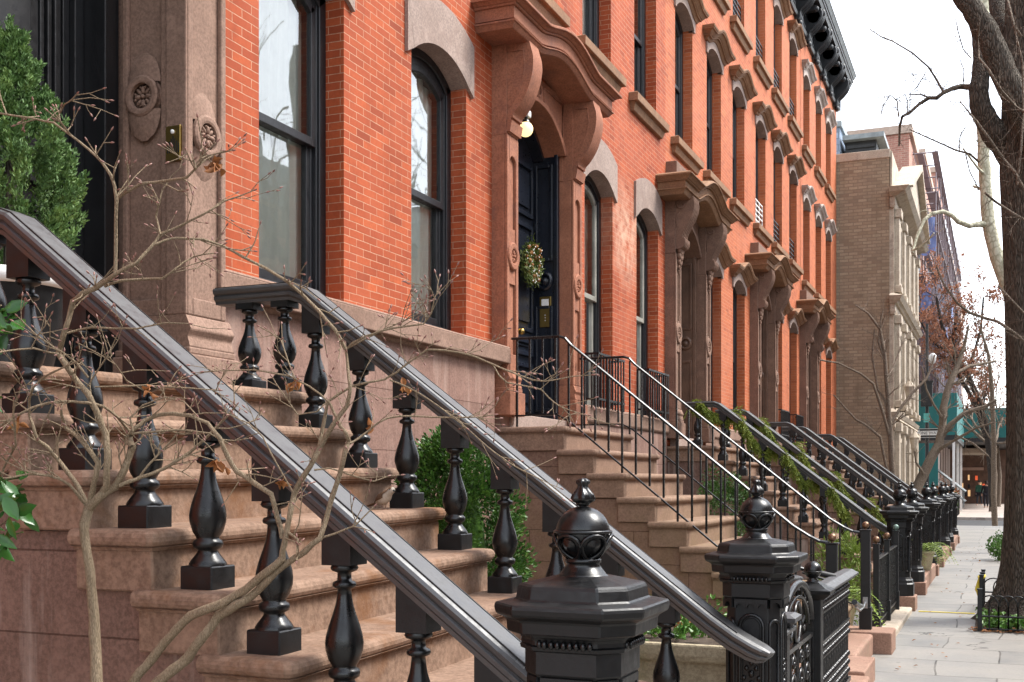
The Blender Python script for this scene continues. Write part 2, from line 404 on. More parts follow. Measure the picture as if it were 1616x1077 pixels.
# ------------------------------------------------------------------ ground, road, pavements
GZ = -.06
def m_flags(name, c1, c2, joint, bw, rh, patch):
    m, nt, out = newmat(name); P = geo_pos(nt)
    wob = N(nt, 'TexNoise', {'Vector': P, 'Scale': .6, 'Detail': 2.}).outputs[1]
    uvw = N(nt, 'VectorMath', {0: N(nt, 'VectorMath', {0: wob, 1: (-.5,-.5,-.5)}, operation='ADD').outputs[0], 'Scale': .22}, operation='SCALE').outputs[0]
    v = N(nt, 'VectorMath', {0: P, 1: uvw}, operation='ADD').outputs[0]
    br = N(nt, 'TexBrick', {'Vector': v, 'Color1': C4(c1), 'Color2': C4(c2), 'Mortar': C4(joint), 'Scale': 1., 'Mortar Size': .008, 'Mortar Smooth': .2, 'Brick Width': bw, 'Row Height': rh}, offset=.37)
    a = noise(nt, P, 1.7, 6, .65); b = noise(nt, P, 30, 4, .7)
    col = mix(nt, ramp(nt, a, [(.4, (0,0,0)), (.7, (.75,.75,.75))]), br.outputs[0], patch)
    col = mix(nt, ramp(nt, b, [(.45, (0,0,0)), (.75, (.4,.4,.4))]), col, tuple(x*.6 for x in c1))
    vo = N(nt, 'TexVoronoi', {'Vector': N(nt, 'VectorMath', {0: P, 1: N(nt, 'TexNoise', {'Vector': P, 'Scale': 2.5, 'Detail': 5.}).outputs[1]}, operation='ADD').outputs[0], 'Scale': .55}, feature='DISTANCE_TO_EDGE').outputs[0]
    crack = N(nt, 'Math', {0: ramp(nt, vo, [(.0, (1,1,1)), (.012, (0,0,0))]), 1: ramp(nt, noise(nt, P, .5, 2), [(.52, (0,0,0)), (.6, (1,1,1))])}, operation='MULTIPLY').outputs[0]
    col = mix(nt, crack, col, tuple(x*.4 for x in joint))
    sp = N(nt, 'TexVoronoi', {'Vector': P, 'Scale': 3.2}).outputs[0]
    col = mix(nt, ramp(nt, sp, [(.055, (.7,.7,.7)), (.075, (0,0,0))]), col, (.09,.085,.08))
    inv = N(nt, 'Math', {0: 1., 1: br.outputs[1]}, operation='SUBTRACT').outputs[0]
    n = bump(nt, inv, .008, .8); n = bump(nt, a, .02, .3, n); n = bump(nt, b, .003, .4, n)
    pbsdf(nt, out, col, .62, n, spec=.4); return m
M['flags'] = m_flags('bluestone flags', (.222,.212,.192), (.15,.149,.142), (.032,.028,.023), 1.35, .88, (.26,.24,.21))
M['flags_far'] = m_flags('concrete pavement', (.38,.32,.275), (.33,.28,.24), (.2,.16,.13), 1.5, 1.5, (.42,.37,.33))
M['asphalt'] = m_stone('asphalt', (.05,.05,.052), (.065,.065,.066), grain=80, bumpd=.004)
M['earth'] = m_stone('earth', (.08,.07,.055), (.11,.09,.07))
def sheet(name, x0, y0, x1, y1, z, mat, nx=1, ny=1):
    mb = MB()
    for i in range(nx):
        for j in range(ny):
            xa, xb = x0+(x1-x0)*i/nx, x0+(x1-x0)*(i+1)/nx; ya, yb = y0+(y1-y0)*j/ny, y0+(y1-y0)*(j+1)/ny
            mb.add([(xa,ya,z),(xb,ya,z),(xb,yb,z),(xa,yb,z)], [(0,1,2,3)])
    return tag(build(mb, name, mat), kind='structure')
sheet('ground', -900, -900, 900, 1500, -.32, M['earth'])
mb = MB(); mb.box(-4.5, -12, -.3, 1.9, 47.2, GZ); tag(build(mb, 'pavement', M['flags'], uv=True), kind='structure')
mb = MB(); mb.box(-5, 58.5, -.3, 1.9, 140, GZ); tag(build(mb, 'far_pavement', M['flags_far'], uv=True), kind='structure')
mb = MB(); mb.box(1.9, -12, -.3, 2.05, 47.2, GZ+.006); mb.box(1.9, 58.5, -.3, 2.05, 140, GZ+.006); tag(build(mb, 'kerb', M['grey_stone'], bev=.015), kind='structure')
sheet('road', 2.05, -40, 10.5, 160, -.2, M['asphalt'])
sheet('cross_street', -80, 47.2, 2.05, 58.5, -.196, M['asphalt'])
mb = MB(); mb.box(10.5, -40, -.3, 14, 160, GZ); tag(build(mb, 'opposite_pavement', M['flags_far']), kind='structure')
sheet('crossing_stripes', -3.0, 47.9, -2.2, 58.0, -.19, M['white'])
# ------------------------------------------------------------------ house pieces
XF = -4.37
def arc(a, rise, z, n=10, y0=0.):
    """points of a segmental arch from -a to a, springing at z"""
    if rise < 1e-4: return [(y0-a, z), (y0+a, z)]
    Rr = (a*a + rise*rise)/(2*rise); t = math.asin(min(1, a/Rr)); c = z + rise - Rr
    return [(y0 + Rr*math.sin(-t + 2*t*i/n), c + Rr*math.cos(-t + 2*t*i/n)) for i in range(n+1)]
def arch_band(mb, a_in, r_in, z_in, a_out, r_out, z_out, x0, x1, foot=0, n=12, y0=0):
    """stone band between an intrados and an extrados, as hexahedra side by side"""
    I = arc(a_in, r_in, z_in, n, y0); O = arc(a_out, r_out, z_out, n, y0)
    ring = []
    for (yi, zi), (yo, zo) in zip(I, O): ring.append([(x0, yi, zi), (x1, yi, zi), (x1, yo, zo), (x0, yo, zo)])
    mb.loft(ring, True, True)
    return mb
def moulded(mb, path, bands, L, x=0., y0=0., ends=True):
    """cornice running along path [(y,z)] (symmetric, ends at +-L): bands of (dz0, dz1, p0, p1), projection p; mitred end returns"""
    for dz0, dz1, p0, p1 in bands:
        rings = []
        for k, (y, z) in enumerate(path):
            e = 0
            if ends and k == 0: e = -1
            if ends and k == len(path)-1: e = 1
            rings.append([(x, y0+y+e*p0, z+dz0), (x+p0, y0+y+e*p0, z+dz0), (x+p1, y0+y+e*p1, z+dz1), (x, y0+y+e*p1, z+dz1)])
        mb.loft(rings, True, True)
    return mb
def hood_path(L, flat, rise, z, n=14):
    """flat ends, gentle ogee arch in the middle"""
    pts = [(-L, z)]
    a = L - flat
    for i in range(n+1):
        t = -1 + 2*i/n
        pts.append((a*t, z + rise*max(0, math.cos(PI*t/2))**1.5))
    pts.append((L, z)); return pts

WIN = {}
def window(house, yc, zs, key, **over):
    """window part of a house; local origin on the wall plane at the sill"""
    spec = dict(w=1.04, h=2.2, rise=.16, lintel='plain', sill=True, curtain='full', guard=None, depth=.15, x=XF); spec.update(over)
    org = Vector((spec['x'], yc, zs))
    if key in WIN:
        return copy_tree(WIN[key], house, org - WO[house])
    wv, h, rise, d = spec['w'], spec['h'], spec['rise'], spec['depth']
    a = wv/2; x0 = spec['x']; J = .085
    def bld(mb, name, mat, parent, **k):
        mb.v = [(v[0]+x0, v[1]+yc, v[2]+zs) for v in mb.v]
        return build(mb, name, mat, parent, org=org, **k)
    # casing
    mb = MB()
    mb.box(-d-.2, -a, 0, -d, -a+J, h+.01); mb.box(-d-.2, a-J, 0, -d, a, h+.01)
    mb.box(-d-.21, -a+.02, 0, -d-.018, -a+J+.018, h); mb.box(-d-.21, a-J-.018, 0, -d-.018, a-.02, h)
    mb.box(-d-.215, -a+.025, 0, -d-.052, -a+J+.036, h); mb.box(-d-.215, a-J-.036, 0, -d-.052, a-.025, h)
    arch_band(mb, a-J, max(rise-.02, .0)+.02, h-.07, a, rise+.02, h, -d-.2, -d)
    arch_band(mb, a-J-.03, max(rise-.04, .0)+.02, h-.11, a-.02, rise, h-.01, -d-.21, -d-.02)
    mb.box(-d-.22, -a+.01, 0, -d+.0, a-.01, .07)
    win = bld(mb, 'window', M['frame'], house, bev=.005, seg=1)
    yi = a-J-.03; top = h - .09; mid = h*.52
    sc = M['sash_cream'] if spec.get('cream') else M['frame']
    # upper sash
    mb = MB(); xs = -d-.022
    mb.box(xs-.04, -yi-.02, mid-.03, xs, -yi+.045, top); mb.box(xs-.04, yi-.045, mid-.03, xs, yi+.02, top)
    mb.box(xs-.045, -yi+.045, mid-.03, xs+.004, yi-.045, mid+.03)
    arch_band(mb, yi-.04, rise*.75, top-.05, yi+.02, rise*.8, top+.01, xs-.04, xs)
    bld(mb, 'sash', sc, win, bev=.004, seg=1)
    mb = MB(); xs2 = -d-.06
    mb.box(xs2-.04, -yi-.02, .06, xs2, -yi+.05, mid+.025); mb.box(xs2-.04, yi-.05, .06, xs2, yi+.02, mid+.025)
    mb.box(xs2-.042, -yi+.05, .06, xs2+.002, yi-.05, .15); mb.box(xs2-.042, -yi+.05, mid-.025, xs2+.002, yi-.05, mid+.02)
    bld(mb, 'sash', sc, win, bev=.004, seg=1)
    # glass
    mb = MB(); pts = [(-yi+.03, mid), (yi-.03, mid)] + [(y, z) for y, z in reversed(arc(yi-.03, rise*.75, top-.03, 8))]
    mb.add([(xs-.022, y, z) for y, z in pts], [tuple(range(len(pts)))]); bld(mb, 'pane', M['glass'], win)
    mb = MB(); mb.add([(xs2-.022, -yi+.03, .12), (xs2-.022, yi-.03, .12), (xs2-.022, yi-.03, mid), (xs2-.022, -yi+.03, mid)], [(0,1,2,3)]); bld(mb, 'pane', M['glass'], win)
    # curtains
    cu = spec['curtain']
    if cu:
        def drape(ya, yb, z0, z1, xx, amp, folds):
            m2 = MB(); n = folds*6; rows = []
            for k in range(2):
                rows.append([(xx + amp*math.sin(2*PI*folds*i/n) + amp*.4*math.sin(2.3*PI*folds*i/n+1), ya+(yb-ya)*i/n, (z0, z1)[k]) for i in range(n+1)])
            m2.loft(rows, False, False, True); return m2
        if cu == 'full':
            bld(drape(-a, a, .02, h+rise, -d-.135, .012, 9), 'curtain', M['curtain'], win)
        elif cu == 'sides':
            bld(drape(-a, -a*.45, .02, h+rise, -d-.145, .016, 4), 'curtain', M['curtain'], win)
            bld(drape(a*.3, a, .02, h+rise, -d-.145, .016, 5), 'curtain', M['curtain'], win)
        elif cu == 'blind':
            m2 = MB(); m2.box(-d-.32, -a+.05, h*.5, -d-.315, a-.05, h+rise); m2.box(-d-.325, -a+.05, h*.5-.02, -d-.31, a-.05, h*.5)
            bld(m2, 'blind', M['blind'], win)
    # sill
    if spec['sill']:
        mb = MB(); sl = a+.12
        mb.box(-d-.05, -a, -.12, .0, a, -.003)
        moulded(mb, [(-sl, 0), (sl, 0)], [(-.22, -.13, .045, .075), (-.13, -.115, .08, .085), (-.115, -.015, .12, .125), (-.015, .0, .125, .10)], sl)
        bld(mb, 'sill', spec.get('sillmat', M['hood']), win, bev=.006, seg=1)
    lt = spec['lintel']
    if lt == 'plain':
        mb = MB(); ear = a+.11
        arch_band(mb, a, rise, h, ear, .16, h+.40, -d-.02, .03)
        mb.prism([(-ear, h-.06), (-a-.0, h-.0), (-a, h+.02), (-ear, h+.41)], 'x', -d+.1, .03)
        mb.prism([(ear, h-.06), (a+.0, h-.0), (a, h+.02), (ear, h+.41)], 'x', -d+.1, .03)
        bld(mb, 'lintel', M['lintel'], win)
    else:
        mb = MB(); ear = a+.07
        arch_band(mb, a, rise, h, ear, .18, h+.24, -d-.02, .03)
        mb.prism([(-ear, h-.03), (-a, h-.03), (-a, h+.02), (-ear, h+.25)], 'x', -.06, .03)
        mb.prism([(ear, h-.03), (a, h-.03), (a, h+.02), (ear, h+.25)], 'x', -.06, .03)
        bld(mb, 'lintel', M['lintel'] if lt == 'hood' else M['hood_pale'], win)
        k = .84 if lt == 'hood' else .66
        mb = MB(); L = a+.10
        moulded(mb, hood_path(L, .10, .155*(1. if k > .7 else .85), h+.19), [(-.045, .0, .05*k, .09*k), (.0, .02, .12*k, .12*k), (.02, .075, .13*k, .19*k), (.075, .095, .215*k, .215*k), (.095, .13, .225*k, .24*k), (.13, .14, .24*k, .19*k)], L)
        bld(mb, 'hood_mould', M['hood'] if lt == 'hood' else M['hood_pale'], win, bev=.005, seg=1)
    if spec['guard'] == 'box':
        mb = MB(); g = a-.02; H = .62
        for z in (.1, H): mb.box(-.04, -g, z-.012, .16, -g+.02, z+.012); mb.box(-.04, g-.02, z-.012, .16, g, z+.012); mb.box(.14, -g, z-.012, .165, g, z+.012)
        n = 9
        for i in range(n+1): y = -g+.01+(2*g-.02)*i/n; mb.box(.144, y-.008, .0, .16, y+.008, H)
        for s in (-1, 1):
            for xx in (.0, .07): mb.box(xx, s*(g-.01)-.008, .0, xx+.016, s*(g-.01)+.008, H)
        bld(mb, 'window_guard', M['iron_matt'], win)
    elif spec['guard'] in ('bars', 'white'):
        mb = MB(); g = a-.03; H = .55
        for k in range(6): z = .08+k*.1; mb.box(-.07, -g, z-.009, -.05, g, z+.009)
        for i in range(4): y = -g+2*g*i/3; mb.box(-.066, y-.008, 0, -.054, y+.008, H+.05)
        bld(mb, 'window_guard', M['white'] if spec['guard'] == 'white' else M['iron_matt'], win)
    WIN[key] = win
    return win

def house_shell(h, y0, y1, ztop, openings, brick, cut_below=None):
    """front wall with real openings, plus sides, back, roof and a plain interior"""
    ys = sorted(set([y0, y1] + [o[0] for o in openings] + [o[1] for o in openings]))
    zs = sorted(set([-.3, ztop] + [o[2] for o in openings] + [o[3] for o in openings]))
    mb = MB()
    for i in range(len(ys)-1):
        for j in range(len(zs)-1):
            yc, zc = (ys[i]+ys[i+1])/2, (zs[j]+zs[j+1])/2
            if any(o[0] < yc < o[1] and o[2] < zc < o[3] for o in openings): continue
            mb.add([(XF,ys[i],zs[j]),(XF,ys[i+1],zs[j]),(XF,ys[i+1],zs[j+1]),(XF,ys[i],zs[j+1])], [(0,1,2,3)])
    for a, b, c, d in openings:
        t = XF-.32
        mb.add([(XF,a,c),(t,a,c),(t,a,d),(XF,a,d)], [(0,1,2,3)]); mb.add([(XF,b,c),(XF,b,d),(t,b,d),(t,b,c)], [(0,1,2,3)])
        mb.add([(XF,a,c),(XF,b,c),(t,b,c),(t,a,c)], [(0,1,2,3)]); mb.add([(XF,a,d),(t,a,d),(t,b,d),(XF,b,d)], [(0,1,2,3)])
    wall = MB(); wall.v, wall.f, wall.sm = mb.v, mb.f, mb.sm
    o = build_raw(wall, 'wall', brick, h)
    mb = MB(); xb = XF-9
    mb.box(xb, y0+.01, -.3, XF-.33, y0+.16, ztop); mb.box(xb, y1-.16, -.3, XF-.33, y1-.01, ztop); mb.box(xb, y0+.16, -.3, xb+.2, y1-.16, ztop)
    mb.box(XF-5, y0+.16, -.3, XF-4.85, y1-.16, ztop)
    build(mb, 'party_wall', M['room'], h)
    mb = MB(); mb.box(xb-.1, y0+.002, ztop, XF-.02, y1-.002, ztop+.15); build(mb, 'roof', M['roof'], h)
    for z in (2.1, 5.9, 9.3):
        mb = MB(); mb.box(xb+.2, y0+.16, z-.25, XF-.36, y1-.16, z); build(mb, 'floor', M['room'], h)
    return o
def build_raw(mb, name, mat, parent):
    o0 = WO[parent]; me = bpy.data.meshes.new(name)
    me.from_pydata([tuple(Vector(v)-o0) for v in mb.v], [], mb.f)
    ul = me.uv_layers.new(name='UVMap')
    for p in me.polygons:
        n = p.normal; ax = max(range(3), key=lambda i: abs(n[i]))
        for li in p.loop_indices:
            c = me.vertices[me.loops[li].vertex_index].co + o0
            ul.data[li].uv = (c.y, c.z) if ax == 0 else ((c.x+.1, c.z) if ax == 1 else (c.x, c.y))
    me.materials.append(mat)
    o = bpy.data.objects.new(name, me); COL.objects.link(o); o.parent = parent; WO[o] = o0; return o

def rosette(mb, c, r, axis):
    """carved flower: eight petals and a boss, facing +x ('x') or -y ('y')"""
    def put(u, v, h, su, sv, sh, rot):
        m2 = MB(); m2.sphere((0,0,0), 1, 10, 6)
        for q in m2.v:
            a, b, cc = q[0]*su, q[1]*sv, q[2]*sh
            U = u + a*math.cos(rot) - b*math.sin(rot); V = v + a*math.sin(rot) + b*math.cos(rot); H = h + cc
            pts.append((c[0]+H, c[1]+U, c[2]+V) if axis == 'x' else (c[0]+U, c[1]-H, c[2]+V))
        n = len(mb.v); mb.v += pts; mb.f += [tuple(i+n for i in f) for f in m2.f]; mb.sm += m2.sm; pts.clear()
    pts = []
    for k in range(4):
        t = k*PI/2; put(.55*r*math.cos(t), .55*r*math.sin(t), .0, .34*r, .2*r, .2*r, t)
        put(.62*r*math.cos(t+PI/4), .62*r*math.sin(t+PI/4), -.03*r, .36*r, .16*r, .16*r, t+PI/4)
        put(.78*r*math.cos(t+.3), .78*r*math.sin(t+.3), .02*r, .16*r, .09*r, .16*r, t+.9)
        put(.78*r*math.cos(t-.3), .78*r*math.sin(t-.3), .02*r, .16*r, .09*r, .16*r, t-.9)
    put(0, 0, .06*r, .2*r, .2*r, .2*r, 0)
def ring_disc(mb, c, r, rin, th, axis, seg=28):
    """raised disc with a sunk round centre"""
    pr = [(rin, -.0), (rin, th*.85), (rin+.012, th), (r-.012, th), (r, th*.7), (r, 0)]
    if axis == 'x': mb.lathe([(q[0], q[1]) for q in pr], c, seg, 'x', False, False)
    else: mb.lathe([(q[0], -q[1]) for q in pr], c, seg, 'y', False, False)

def surround(h, yc, style, zb=2.24):
    """brownstone door surround: two pilasters with brackets, arched head and moulded hood; all parts of house h"""
    st = {'A': M['bs2'], 'B': M['bs3']}[style]; hd = {'A': M['bs2'], 'B': M['hood']}[style]
    x0 = XF; W = .27 if style == 'A' else .30; PJ = .16
    for s in (-1, 1):
        ya, yb = sorted((s*.77, s*(.77+W)))
        ym = (ya+yb)/2; mb = MB()
        B = lambda X0, Y0, Z0, X1, Y1, Z1: mb.box(x0+X0, yc+Y0, Z0, x0+X1, yc+Y1, Z1)
        B(0, ya-.05, zb-.02, PJ+.05, yb+.05, zb+.20); B(0, ya-.03, zb+.20, PJ+.03, yb+.03, zb+.24)
        mb.prism([(x0, zb+.24), (x0+PJ+.03, zb+.24), (x0+PJ+.015, zb+.30), (x0+PJ+.03, zb+.33), (x0+PJ, zb+.40), (x0, zb+.40)], 'y', yc+ya-.015, yc+yb+.015)
        B(-.3, ya, zb+.40, PJ-.03, yb, 4.84)
        # raised margins round a sunk arched panel
        B(PJ-.03, ya, zb+.40, PJ, ya+.055, 4.84); B(PJ-.03, yb-.055, zb+.40, PJ, yb, 4.84)
        B(PJ-.03, ya+.055, zb+.40, PJ, yb-.055, zb+.56)
        aw = W/2-.055
        arch_band(mb, aw, aw*.95, 4.58, aw, .0005, 4.84, x0+PJ-.03, x0+PJ, n=10, y0=yc+ym)
        build(mb, 'pilaster', st, h, bev=.008, seg=2)
        mb = MB(); ring_disc(mb, (x0+PJ-.012, yc+ym, 3.72), W/2-.005, W/2-.065, .03, 'x')
        mb.lathe([(W/2-.004, -.02), (W/2-.004, -.004)], (x0+PJ, yc+ym, 3.72), 24, 'x', False, True)
        rosette(mb, (x0+PJ+.002, yc+ym, 3.72), W/2-.07, 'x')
        for dz in (-1, 1):
            mb.prism([(yc+ya+.055, 3.72+dz*.11), (yc+yb-.055, 3.72+dz*.11), (yc+yb-.055, 3.72+dz*.26), (yc+ya+.055, 3.72+dz*.26)], 'x', x0+PJ-.03, x0+PJ-.012)
        build(mb, 'roundel', st, h)
        # capital block and S bracket
        mb = MB(); mb.box(x0-.3, yc+ya-.0, 4.84, x0+PJ-.01, yc+yb, 5.68)
        if style == 'A':
            prof = [(.0, 4.845), (.162, 4.845), (.178, 4.90), (.185, 4.985), (.205, 4.99), (.212, 5.03), (.27, 5.09), (.335, 5.19), (.375, 5.29), (.40, 5.38), (.41, 5.47), (.405, 5.55), (.385, 5.62), (.37, 5.68), (.0, 5.68)]
        else:
            prof = [(.0, 4.90), (.20, 4.90), (.255, 4.925), (.285, 4.975), (.28, 5.03), (.245, 5.065), (.26, 5.13), (.31, 5.22), (.37, 5.33), (.41, 5.43), (.42, 5.52), (.405, 5.60), (.36, 5.68), (.0, 5.68)]
        fine = [prof[0]]
        for k in range(1, len(prof)-2):
            p0, p1, p2, p3 = prof[max(1, k-1)], prof[k], prof[k+1], prof[min(len(prof)-2, k+2)]
            for t in (0, .25, .5, .75): fine.append(tuple(.5*(2*b+(c-a)*t+(2*a-5*b+4*c-e)*t*t+(3*b-a-3*c+e)*t**3) for a, b, c, e in zip(p0, p1, p2, p3)))
        fine += prof[-2:]
        mb.prism([(x0+px, pz) for px, pz in fine], 'y', yc+ya+.02, yc+yb-.02, True)
        br = build(mb, 'bracket', st, h, bev=.009, seg=2, angle=38)
        if style == 'A':
            mb = MB()
            for yy in (yc+ya+.02, yc+yb-.02):
                q = [(x0+px-.0 if px > .05 else x0+.05, pz) for px, pz in prof]
                inner = [(x0+.06, 5.06), (x0+.19, 5.10), (x0+.25, 5.2), (x0+.30, 5.32), (x0+.325, 5.45), (x0+.31, 5.6), (x0+.06, 5.6)]
                mb.tube([(a, yy, b) for a, b in inner + inner[:1]], .008, 5)
            mb.prism([(x0+.15, 4.86), (x0+.185, 4.86), (x0+.205, 4.96), (x0+.16, 4.99)], 'y', yc+ya+.0, yc+yb-.0)
            build(mb, 'moulding', st, br)
        else:
            mb = MB()
            for yy in (yc+ya+.018, yc+yb-.018):
                sp = [(x0+.24+(.115-.0115*k)*math.cos(.75*k+.6), yy, 5.52+(.115-.0115*k)*math.sin(.75*k+.6)) for k in range(10)]
                mb.tube(sp, .014, 5)
                mb.tube([(x0+.05, yy, 5.05), (x0+.12, yy, 5.1), (x0+.17, yy, 5.22), (x0+.16, yy, 5.36), (x0+.2, yy, 5.42)], .012, 5)
                for k in range(5): mb.sphere((x0+.06+.02*k, yy, 5.12+.06*k), .028, 8, 5, (1, .5, 1))
            for k in range(4):
                mb.tube([(x0+px+.004, yc+ya+.05+(W-.10)*k/3, pz) for px, pz in prof[2:-1]], .011, 5)
            # leafy pendant under the scroll
            for k, (dz, r) in enumerate([(4.86, .075), (4.78, .068), (4.70, .055), (4.63, .04), (4.57, .025)]):
                for dy in (-1, 0, 1): mb.sphere((x0+PJ+.03-.006*k, yc+ym+dy*r*.9, dz+abs(dy)*.03), r*.62, 9, 6, (.8, 1, 1.3))
            mb.tube([(x0+PJ-.005, yc+ym, 4.55), (x0+PJ-.005, yc+ym, 3.9)], .012, 6)
            build(mb, 'scroll_ornament', st, br)
    # arched head with sunk panels
    mb = MB()
    arch_band(mb, .77, .36, 5.13, .77, .0005, 5.72, x0-.16, x0+.05, n=16, y0=yc)
    arch_band(mb, .72, .34, 5.10, .80, .37, 5.12, x0-.20, x0+.085, n=16, y0=yc)
    mb.box(x0-.16, yc-.80, 4.84, x0+.04, yc-.765, 5.72); mb.box(x0-.16, yc+.765, 4.84, x0+.04, yc+.80, 5.72)
    hp = build(mb, 'arched_head', st, h, bev=.005, seg=1)
    mb = MB()
    for s in (-1, 1):
        def Y(v): return yc+s*v
        poly = [(Y(.17), 5.51), (Y(.42), 5.45), (Y(.70), 5.24), (Y(.72), 5.64), (Y(.17), 5.66)]
        mb.tube([(x0+.052, a, b) for a, b in poly+poly[:1]], .012, 5)
    ring_disc(mb, (x0+.05, yc, 5.585), .085, .055, .025, 'x'); rosette(mb, (x0+.055, yc, 5.585), .055, 'x')
    build(mb, 'carving', st, hp)
    # moulded hood
    mb = MB(); L = 1.03 if style == 'A' else 1.06
    if style == 'A':
        path = [(-L, 5.93), (-.74, 5.93), (-.70, 5.935)] + [(.70*t/8., 5.935+.135*math.cos(PI*t/16.)**1.2) for t in range(-7, 8)] + [(.70, 5.935), (.74, 5.93), (L, 5.93)]
        bands = [(-.26, -.215, .355, .39), (-.215, -.20, .40, .40), (-.20, -.185, .36, .36), (-.185, -.075, .385, .385), (-.075, -.055, .405, .41), (-.055, -.03, .42, .455), (-.03, .0, .475, .475), (.0, .012, .47, .30)]
    else:
        path = [(-L, 5.86), (-.74, 5.86)] + [(.74*t/10., 5.86+.20*max(0, math.cos(PI*t/20.))**1.25) for t in range(-9, 10)] + [(.74, 5.86), (L, 5.86)]
        bands = [(-.28, -.215, .36, .40), (-.215, -.20, .42, .42), (-.20, -.105, .38, .40), (-.105, -.09, .43, .43), (-.09, -.045, .44, .49), (-.045, -.025, .51, .51), (-.025, .0, .51, .47), (.0, .012, .47, .30)]
    moulded(mb, path, bands, L, x0, yc)
    build(mb, 'hood', hd, h, bev=.006, seg=1)
    if style == 'B':
        mb = MB(); mb.box(x0-.02, yc-1.03, 5.87, x0+.16, yc+1.03, 6.16)
        build(mb, 'blocking_course', M['hood'] if False else M['bs3'], h, bev=.01)
    # timber jamb panels, head and door leaf
    wood = M['navy'] if style == 'A' else M['brown_door']
    for s in (-1, 1):
        mb = MB(); yy = yc+s*.77; t = -s
        mb.box(x0-.30, yy, zb+.02, x0-.01, yy+t*.05, 5.16)
        mb.box(x0-.045, yy, zb+.02, x0+.0, yy+t*.065, 5.16)
        for (za, zc) in ((zb+.12, 3.50), (3.98, 5.02)):
            for fa, fb, th in ((-.268, -.058, .022),):
                mb.box(x0+fa, yy+t*.05, za, x0+fa+.035, yy+t*(.05+th), zc); mb.box(x0+fb-.035, yy+t*.05, za, x0+fb, yy+t*(.05+th), zc)
                mb.box(x0+fa+.035, yy+t*.05, za, x0+fb-.035, yy+t*(.05+th), za+.035); mb.box(x0+fa+.035, yy+t*.05, zc-.035, x0+fb-.035, yy+t*(.05+th), zc)
        jp = build(mb, 'jamb_panel', wood, h, bev=.006, seg=2)
        mb = MB()
        pr = [(.06, .0), (.06, .02), (.075, .034), (.09, .03), (.102, .018), (.112, .0)]
        mb.lathe([(r, q*t) for r, q in pr], (x0-.163, yy+t*.05, 3.77), 28, 'y', True, False)
        mb.lathe([(.001, .03*t), (.025, .026*t), (.042, .008*t), (.06, .0)], (x0-.163, yy+t*.05, 3.77), 24, 'y', True, False)
        build(mb, 'roundel', wood, jp)
    mb = MB(); arch_band(mb, .70, .32, 5.06, .77, .36, 5.13, x0-.32, x0-.16, n=14, y0=yc); mb.box(x0-.36, yc-.77, 5.0, x0-.285, yc+.77, 5.55)
    build(mb, 'door_head', wood, h)
    mb = MB(); xd = x0-.28
    mb.box(xd-.06, yc-.72, zb+.02, xd, yc+.72, 5.05)
    for ya, yb in ((-.70, -.02), (.02, .70)):
        for za, zc in ((zb+.10, 2.86), (2.94, 3.12), (3.2, 4.34), (4.42, 4.98)):
            mb.frame(yc+ya+.06, za, yc+yb-.06, zc, xd, xd+.03, .045)
            mb.box(xd, yc+ya+.15, za+.10, xd+.02, yc+yb-.15, max(za+.11, zc-.10))
    dr = build(mb, 'door', wood, h, bev=.006, seg=2)
    mb = MB(); kx = xd+.03; mb.lathe([(.012, 0), (.012, .05), (.03, .06), (.036, .085), (.028, .11), (.004, .116)], (kx, yc+.09, 3.15), 16, 'x')
    mb.box(kx-.02, yc+.05, 3.0, kx+.004, yc+.13, 3.3); build(mb, 'door_knob', M['brass'] if style == 'A' else M['bronze'], dr)
    mb = MB(); mb.box(x0-.60, yc-.80, zb-.2, x0+.10, yc+.80, zb+.015); build(mb, 'threshold', M['lintel'], h, bev=.008)
